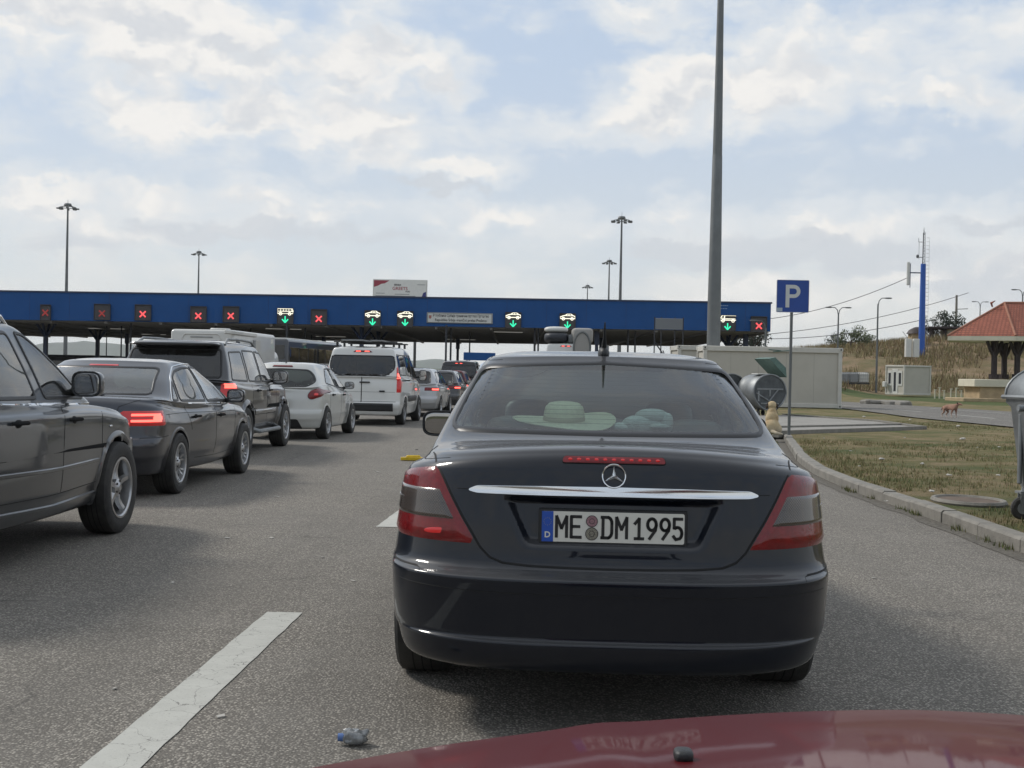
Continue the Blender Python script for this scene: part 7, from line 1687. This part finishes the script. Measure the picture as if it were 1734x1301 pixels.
# thin gate posts under the canopy
for k, (px, Y, w_) in enumerate(((364, 118, .09), (424, 125, .05), (485, 112, .10), (516, 122, .10), (527, 140, .05), (755, 112, .09), (763, 118, .09), (795, 125, .07), (205, 125, .07), (221, 118, .09), (180, 125, .05), (905, 116, .10), (911, 116, .08), (1063, 116, .08), (1075, 118, .08))):
    x = at(px, 600, Y).x; o = MB().cyl((0, 0, 0), (0, 0, cz(x)), w_, n=8).build('lane_post', 'steel_dark', None); o.location = (x, Y, 0); tag(o, 'thin dark post holding up the canopy edge', 'post', 'thin posts under the canopy')
# far booths and the blue sign board
for k, (px, Y, w_, mt, lab) in enumerate(((130, 150, 9, 'steel_dark', 'long low dark booth row, leftmost under the canopy'), (240, 158, 5, 'galv_dark', 'low grey booth under the left part of the canopy'), (560, 150, 3.4, 'steel_dark', 'dark booth under the canopy left of the white van'), (850, 150, 3, 'galv_dark', 'booth beyond the navy saloon under the canopy'), (1185, 140, 3, 'steel_dark', 'dark booth by the pole on the right'))):
    x = at(px, 600, Y).x; e = empty('booth', (x, Y, 0), 0, lab, 'booth'); MB().box((0, 0, 1.25), (w_, 2.2, 2.5), bev=.05).build('wall', mt, e); MB().box((0, 0, 2.6), (w_+.5, 2.8, .18), bev=.03).build('roof', 'steel_dark', e); MB().box((0, -1.12, 1.6), (w_*.8, .04, .8), bev=.01).build('window', 'glass_dark', e)
v = at(812, 604, 100); e = empty('blue_board', (v.x, 100, 0), R(18), 'slanting blue board under the canopy beside the navy saloon roof', 'board'); MB().box((0, 0, v.z), (2.6, .1, .62), bev=.02).build('panel', 'blue', e); mb = MB(); [mb.cyl((x, .06, 0), (x, .06, v.z), .05, n=6) for x in (-1, 1)]; mb.build('post', 'steel_dark', e)

# ================================================================ trees, scrub, huts
M['leaf'] = pbr('leaf', (.045, .065, .022), .7, var=.5, vscale=1.2, col2=(.09, .10, .04)); M['leaf_dark'] = pbr('dark leaf', (.028, .042, .020), .7, var=.4, vscale=1); M['bark'] = pbr('bark', (.08, .06, .045), .9)
def tree(x, y, z, h, w, label, mat='leaf', seed=0, n=900, group='trees on the slope'):
    rr = random.Random(seed); e = empty('tree', (x, y, z), 0, label, 'tree', group)
    t = MB(); t.tube([(0, 0, -.3), (.05*h*rr.uniform(-1, 1), 0, h*.4), (.06*h*rr.uniform(-1, 1), 0, h*.8)], [.05*h, .03*h, .01*h], 7)
    cl = []
    for k in range(9):
        a = rr.uniform(0, 6.28); r_ = w*.5*math.sqrt(rr.random()); zz_ = h*rr.uniform(.35, .95); c = (r_*math.cos(a), r_*math.sin(a), zz_); cl.append((c, rr.uniform(.16, .34)*w)); t.tube([(0, 0, h*.3), c], [.02*h, .006*h], 5)
    t.build('trunk', 'bark', e); m = MB(); vs = []; fs = []
    for k in range(n):
        c, r_ = cl[rr.randrange(len(cl))]; d = Vector((rr.gauss(0, 1), rr.gauss(0, 1), rr.gauss(0, .8))).normalized()*r_*rr.random()**.4; p = Vector(c)+d; s = rr.uniform(.05, .11)*max(w, 2)*.5
        a = Vector((rr.gauss(0, 1), rr.gauss(0, 1), rr.gauss(0, 1))).normalized(); b = a.orthogonal().normalized(); q = len(vs); vs += [p+a*s, p+b*s*.6, p-a*s, p-b*s*.6]; fs.append((q, q+1, q+2, q+3))
    m.add(vs, fs); m.build('crown', mat, e, smooth=False)
def onhill(px, Y): x = at(px, 600, Y).x; return x, Y, float(hgt(x, Y))
for k, (px, Y, h, w, lab, mt) in enumerate(((1440, 150, 1.9, 3.2, 'small bushy tree right of the large container', 'leaf'), (1418, 170, 1.6, 2.4, 'low shrub tree at the container corner', 'leaf_dark'), (1608, 165, 3.2, 4.6, 'broad dark tree behind the pavilion and the utility pole', 'leaf_dark'), (1580, 150, 2.3, 2.4, 'dark round tree just right of the blue tower', 'leaf_dark'), (1468, 160, 1.3, 2.2, 'scrubby bush between the street lamps', 'leaf'), (1246, 175, 5.0, 7, 'tree seen under the right end of the canopy', 'leaf_dark'), (1275, 170, 4.2, 4, 'smaller tree under the canopy end, right of the larger one', 'leaf_dark'))):
    x, y, z = onhill(px, Y); tree(x, y, z, h*1.15, w, lab, mt, seed=k+5)
# hut and shelter on the hill
x, y, z = onhill(1600, 150); zt = at(1600, 558, 150).z; zb = at(1600, 576, 150).z-.8; e = empty('hill_hut', (x, 150, zb), 0, 'whitewashed hut with a brown porch on the hill, left of the pavilion roof', 'hut'); hh_ = zt-zb
MB().box((.9, 0, hh_/2), (2.2, 2.5, hh_), bev=.03).build('wall', 'plaster', e); MB().box((-.4, -.5, hh_+.1), (4.6, 3.6, .25), bev=.05).build('roof', 'brownwood', e)
for dx in (-2.2, -.6): MB().box((dx, -1.6, hh_/2), (.35, .35, hh_), bev=.03).build('porch_post', 'brownwood', e)
x, y, z = onhill(1552, 145); e = empty('hill_shed', (x, 145, float(z)-.3), 0, 'little round-roofed shed on the hill beside the blue tower', 'hut'); MB().box((0, 0, .8), (1.6, 1.5, 1.6), bev=.05).build('wall', 'sand', e); MB().lathe([(1.2, 1.55), (.9, 2.0), (.3, 2.3), (0, 2.35)], 14).build('roof', 'brownwood', e)
# dry scrub on the slope and grass on the verge
def blades(name, pts, hmin, hmax, wd, mats, seed=1, spread=.25, per=3):
    rr = np.random.RandomState(seed); P = np.repeat(np.array(pts), per, 0); n = len(P); P = P+np.stack([rr.uniform(-wd*3, wd*3, n), rr.uniform(-wd*3, wd*3, n), np.zeros(n)], 1)
    h = rr.uniform(hmin, hmax, n); a = rr.uniform(0, math.pi, n); ln = rr.normal(0, spread, (n, 2))*h[:, None]
    dx, dy = np.cos(a)*wd/2, np.sin(a)*wd/2; V = np.zeros((n, 3, 3)); V[:, 0] = P+np.stack([dx, dy, 0*h-.01], 1); V[:, 1] = P-np.stack([dx, dy, 0*h+.01], 1); V[:, 2] = P+np.stack([ln[:, 0], ln[:, 1], h], 1)
    F_ = np.arange(n*3).reshape(n, 3); me = bpy.data.meshes.new(name); me.from_pydata(V.reshape(-1, 3).tolist(), [], F_.tolist())
    for m in mats: me.materials.append(M[m])
    me.polygons.foreach_set('material_index', rr.choice(len(mats), n).tolist()); me.update(); o = bpy.data.objects.new(name, me); COL.objects.link(o); return o
M['g1'] = pbr('green blade', (.09, .115, .04), .7, spec=.2); M['g2'] = pbr('dry blade', (.30, .25, .13), .8, spec=.2); M['g3'] = pbr('olive blade', (.16, .15, .065), .8, spec=.2); M['g4'] = pbr('straw blade', (.30, .25, .14), .8, spec=.2); M['g5'] = pbr('brown blade', (.20, .145, .085), .8, spec=.2)
rr = np.random.RandomState(5); pts = []
while len(pts) < 16000:
    y = 6+34*rr.rand()**1.5; x = kx(y)+.20+rr.rand()**1.2*11
    if x > 14 and y > 10: continue
    if 6.0 < x < 11 and 28 < y < 43: continue
    n = mnoise.noise((x*.55, y*.35, 2))+.6*mnoise.noise((x*2.2, y*1.6, 7))
    if n > rr.uniform(-.35, .35): pts.append((x, y, .12))
tag(blades('grass', pts, .015, .055, .010, ['g1', 'g3', 'g2', 'g5', 'g3'], 2), kind='stuff')
pts = [(kx(y)-.02+rr.uniform(-.05, .03), y, .005) for y in rr.uniform(8, 16, 260) if mnoise.noise((0, y*1.2, 5)) > .05]
tag(blades('gutter_weeds', pts, .02, .07, .012, ['g1', 'g3'], 4, per=4), kind='stuff')
pts = []
while len(pts) < 14000:
    x = rr.uniform(20, 85); y = rr.uniform(104, 172); z = float(hgt(x, y))
    if z > .5 and mnoise.noise((x*.12, y*.12, 1))+.5*mnoise.noise((x*.5, y*.5, 3)) > rr.uniform(-.5, .3): pts.append((x, y, z+mnoise.noise((x*.13, y*.13, 1))*.35*min(1, max(0, (z-.3)/1.5))))
tag(blades('scrub', pts, .3, 1.0, .10, ['g3', 'g2', 'g4', 'g5', 'g5'], 6, per=3), kind='stuff')
# manhole slab at the kerb, far stones
mb = MB(); ctr = gnd(1640, 850, .12); P = [(ctr.x+.30*math.cos(a), ctr.y+.42*math.sin(a)) for a in np.linspace(0, 6.283, 25)[:-1]]; mb.prism(P, f, .10, .135); o = mb.build('drain_cover', pbr('rusty cover', (.13, .09, .06), .8, var=.4, vscale=6), None); tag(o, 'oval brown drain cover in the verge near the kerb', 'cover')
mb = MB(); mb.tube([(ctr.x+.33*math.cos(a), ctr.y+.46*math.sin(a), .128) for a in np.linspace(0, 6.283, 25)[:-1]], .03, 6, closed=True); mb.build('rim', 'concrete', o)
# ================================================================ litter
M['bottle'] = pbr('crushed clear plastic', (.34, .35, .35), .2, coat=.6, var=.5, vscale=40, tr=.25)
g = gnd(596, 1262); mb = MB(); mb.sell((0, 0, .035), (.055, .04, .03), .8, 26, 16); rr2 = random.Random(4)
mb.v = [tuple(Vector(v)*(1+.35*mnoise.noise((v[0]*40, v[1]*40, v[2]*40)))) for v in mb.v]; o = mb.build('crushed_bottle', 'bottle', None, sharp=25); o.location = (g.x+.01, g.y, 0); o.scale = (.85, .85, .8); tag(o, 'crushed clear plastic bottle lying on the asphalt', 'litter')
MB().lathe([(.016, -.012), (.018, -.012), (.018, .012), (0, .012)], 12, c=(-.058, 0, .034), axis='X').build('bottle_cap', pbr('cap blue', (.08, .15, .35), .5), o)
g = gnd(694, 780); mb = MB(); mb.prism([(-.16, -.09), (.17, -.08), (.20, .02), (.10, .09), (.02, .05), (-.10, .08), (-.17, 0)], f, .008, .05); mb.box((.02, .02, .06), (.22, .06, .04), bev=.015, rz=.3); o = mb.build('yellow_litter', pbr('yellow plastic', (.62, .42, .01), .45, var=.2, vscale=20), None); o.location = (g.x+.03, g.y, 0); tag(o, 'bright yellow piece of plastic on the lane line', 'litter')
M['paper'] = pbr('paper scrap', (.42, .40, .36), .8)
LT = [(705, 762, .0), (1052, 762, 0), (385, 912, 0), (460, 912, 0), (545, 945, 0), (292, 988, 0), (598, 985, 0), (195, 1168, 0), (375, 1215, 0), (470, 842, 0), (640, 800, 0), (1480, 980, 0)]
for k, (px, py, z) in enumerate(LT):
    g = gnd(px, py, z); s = (.013+.009*rk.random())*max(1, g.y/9); o = MB().prism([(-s, -s*.5), (s*.8, -s*.6), (s, s*.3), (-s*.4, s*.6)], f, .003, .008); o = o.build('paper_scrap', 'paper', None, smooth=False); o.location = (g.x, g.y, z); o.rotation_euler = (rk.uniform(-.2, .2), rk.uniform(-.2, .2), rk.uniform(0, 6)); tag(o, 'tiny pale scrap lying on the asphalt', 'litter', 'scraps on the asphalt')
for k, (px, py) in enumerate(((1532, 743), (1562, 788), (1630, 745), (1440, 766), (1455, 792), (1493, 780), (1622, 723), (1692, 759), (1500, 852), (1578, 836), (1463, 707), (1541, 712), (1607, 808), (1655, 760), (1395, 744), (1690, 808))):
    g = gnd(px, py, .12); s = .02+.05*rk.random()*g.y/16; o = MB().sell((0, 0, .02), (s, s*.5, s*.22), .8, 12, 8); o.v = [tuple(Vector(v)*(1+.5*mnoise.noise((v[0]*20+k, v[1]*20, v[2]*20)))) for v in o.v]; o = o.build('verge_litter', 'paper', None, sharp=25); o.location = (g.x, g.y, .125); o.rotation_euler = (0, 0, rk.uniform(0, 6)); tag(o, 'pale crumpled scrap lying in the verge grass', 'litter', 'scraps in the verge')
for k, (px, py, w_) in enumerate(((1480, 684, 1.6), (1508, 685, .9), (1530, 686, .8), (1454, 664, 1.4))):
    g = gnd(px, py, .15); o = MB().sell((0, 0, .12), (w_*.5, .5, .16), .6, 14, 8); o.v = [tuple(Vector(v)*(1+.3*mnoise.noise((v[0]*3+k, v[1]*3, v[2]*3)))) for v in o.v]; o = o.build('rubble', 'concrete', None, sharp=25); o.location = (g.x, g.y, .1); tag(o, 'pale broken slab on the far grass edge of the side road', 'rubble', 'rubble by the side road')
# ================================================================ haze
hz = MB().box((0, 3400, 120), (9800, 7600, 250)); hz = hz.build('haze', pbr('haze', (1, 1, 1)), None, smooth=False); tag(hz, kind='stuff')
m = hz.data.materials[0]; nt = m.node_tree; [nt.nodes.remove(n) for n in list(nt.nodes) if n.type != 'OUTPUT_MATERIAL']
vp = nt.nodes.new('ShaderNodeVolumePrincipled'); vp.inputs['Color'].default_value = (.92, .95, .99, 1); vp.inputs['Density'].default_value = .00007; vp.inputs['Anisotropy'].default_value = .2
nt.links.new(vp.outputs[0], nt.nodes['Material Output'].inputs['Volume'])
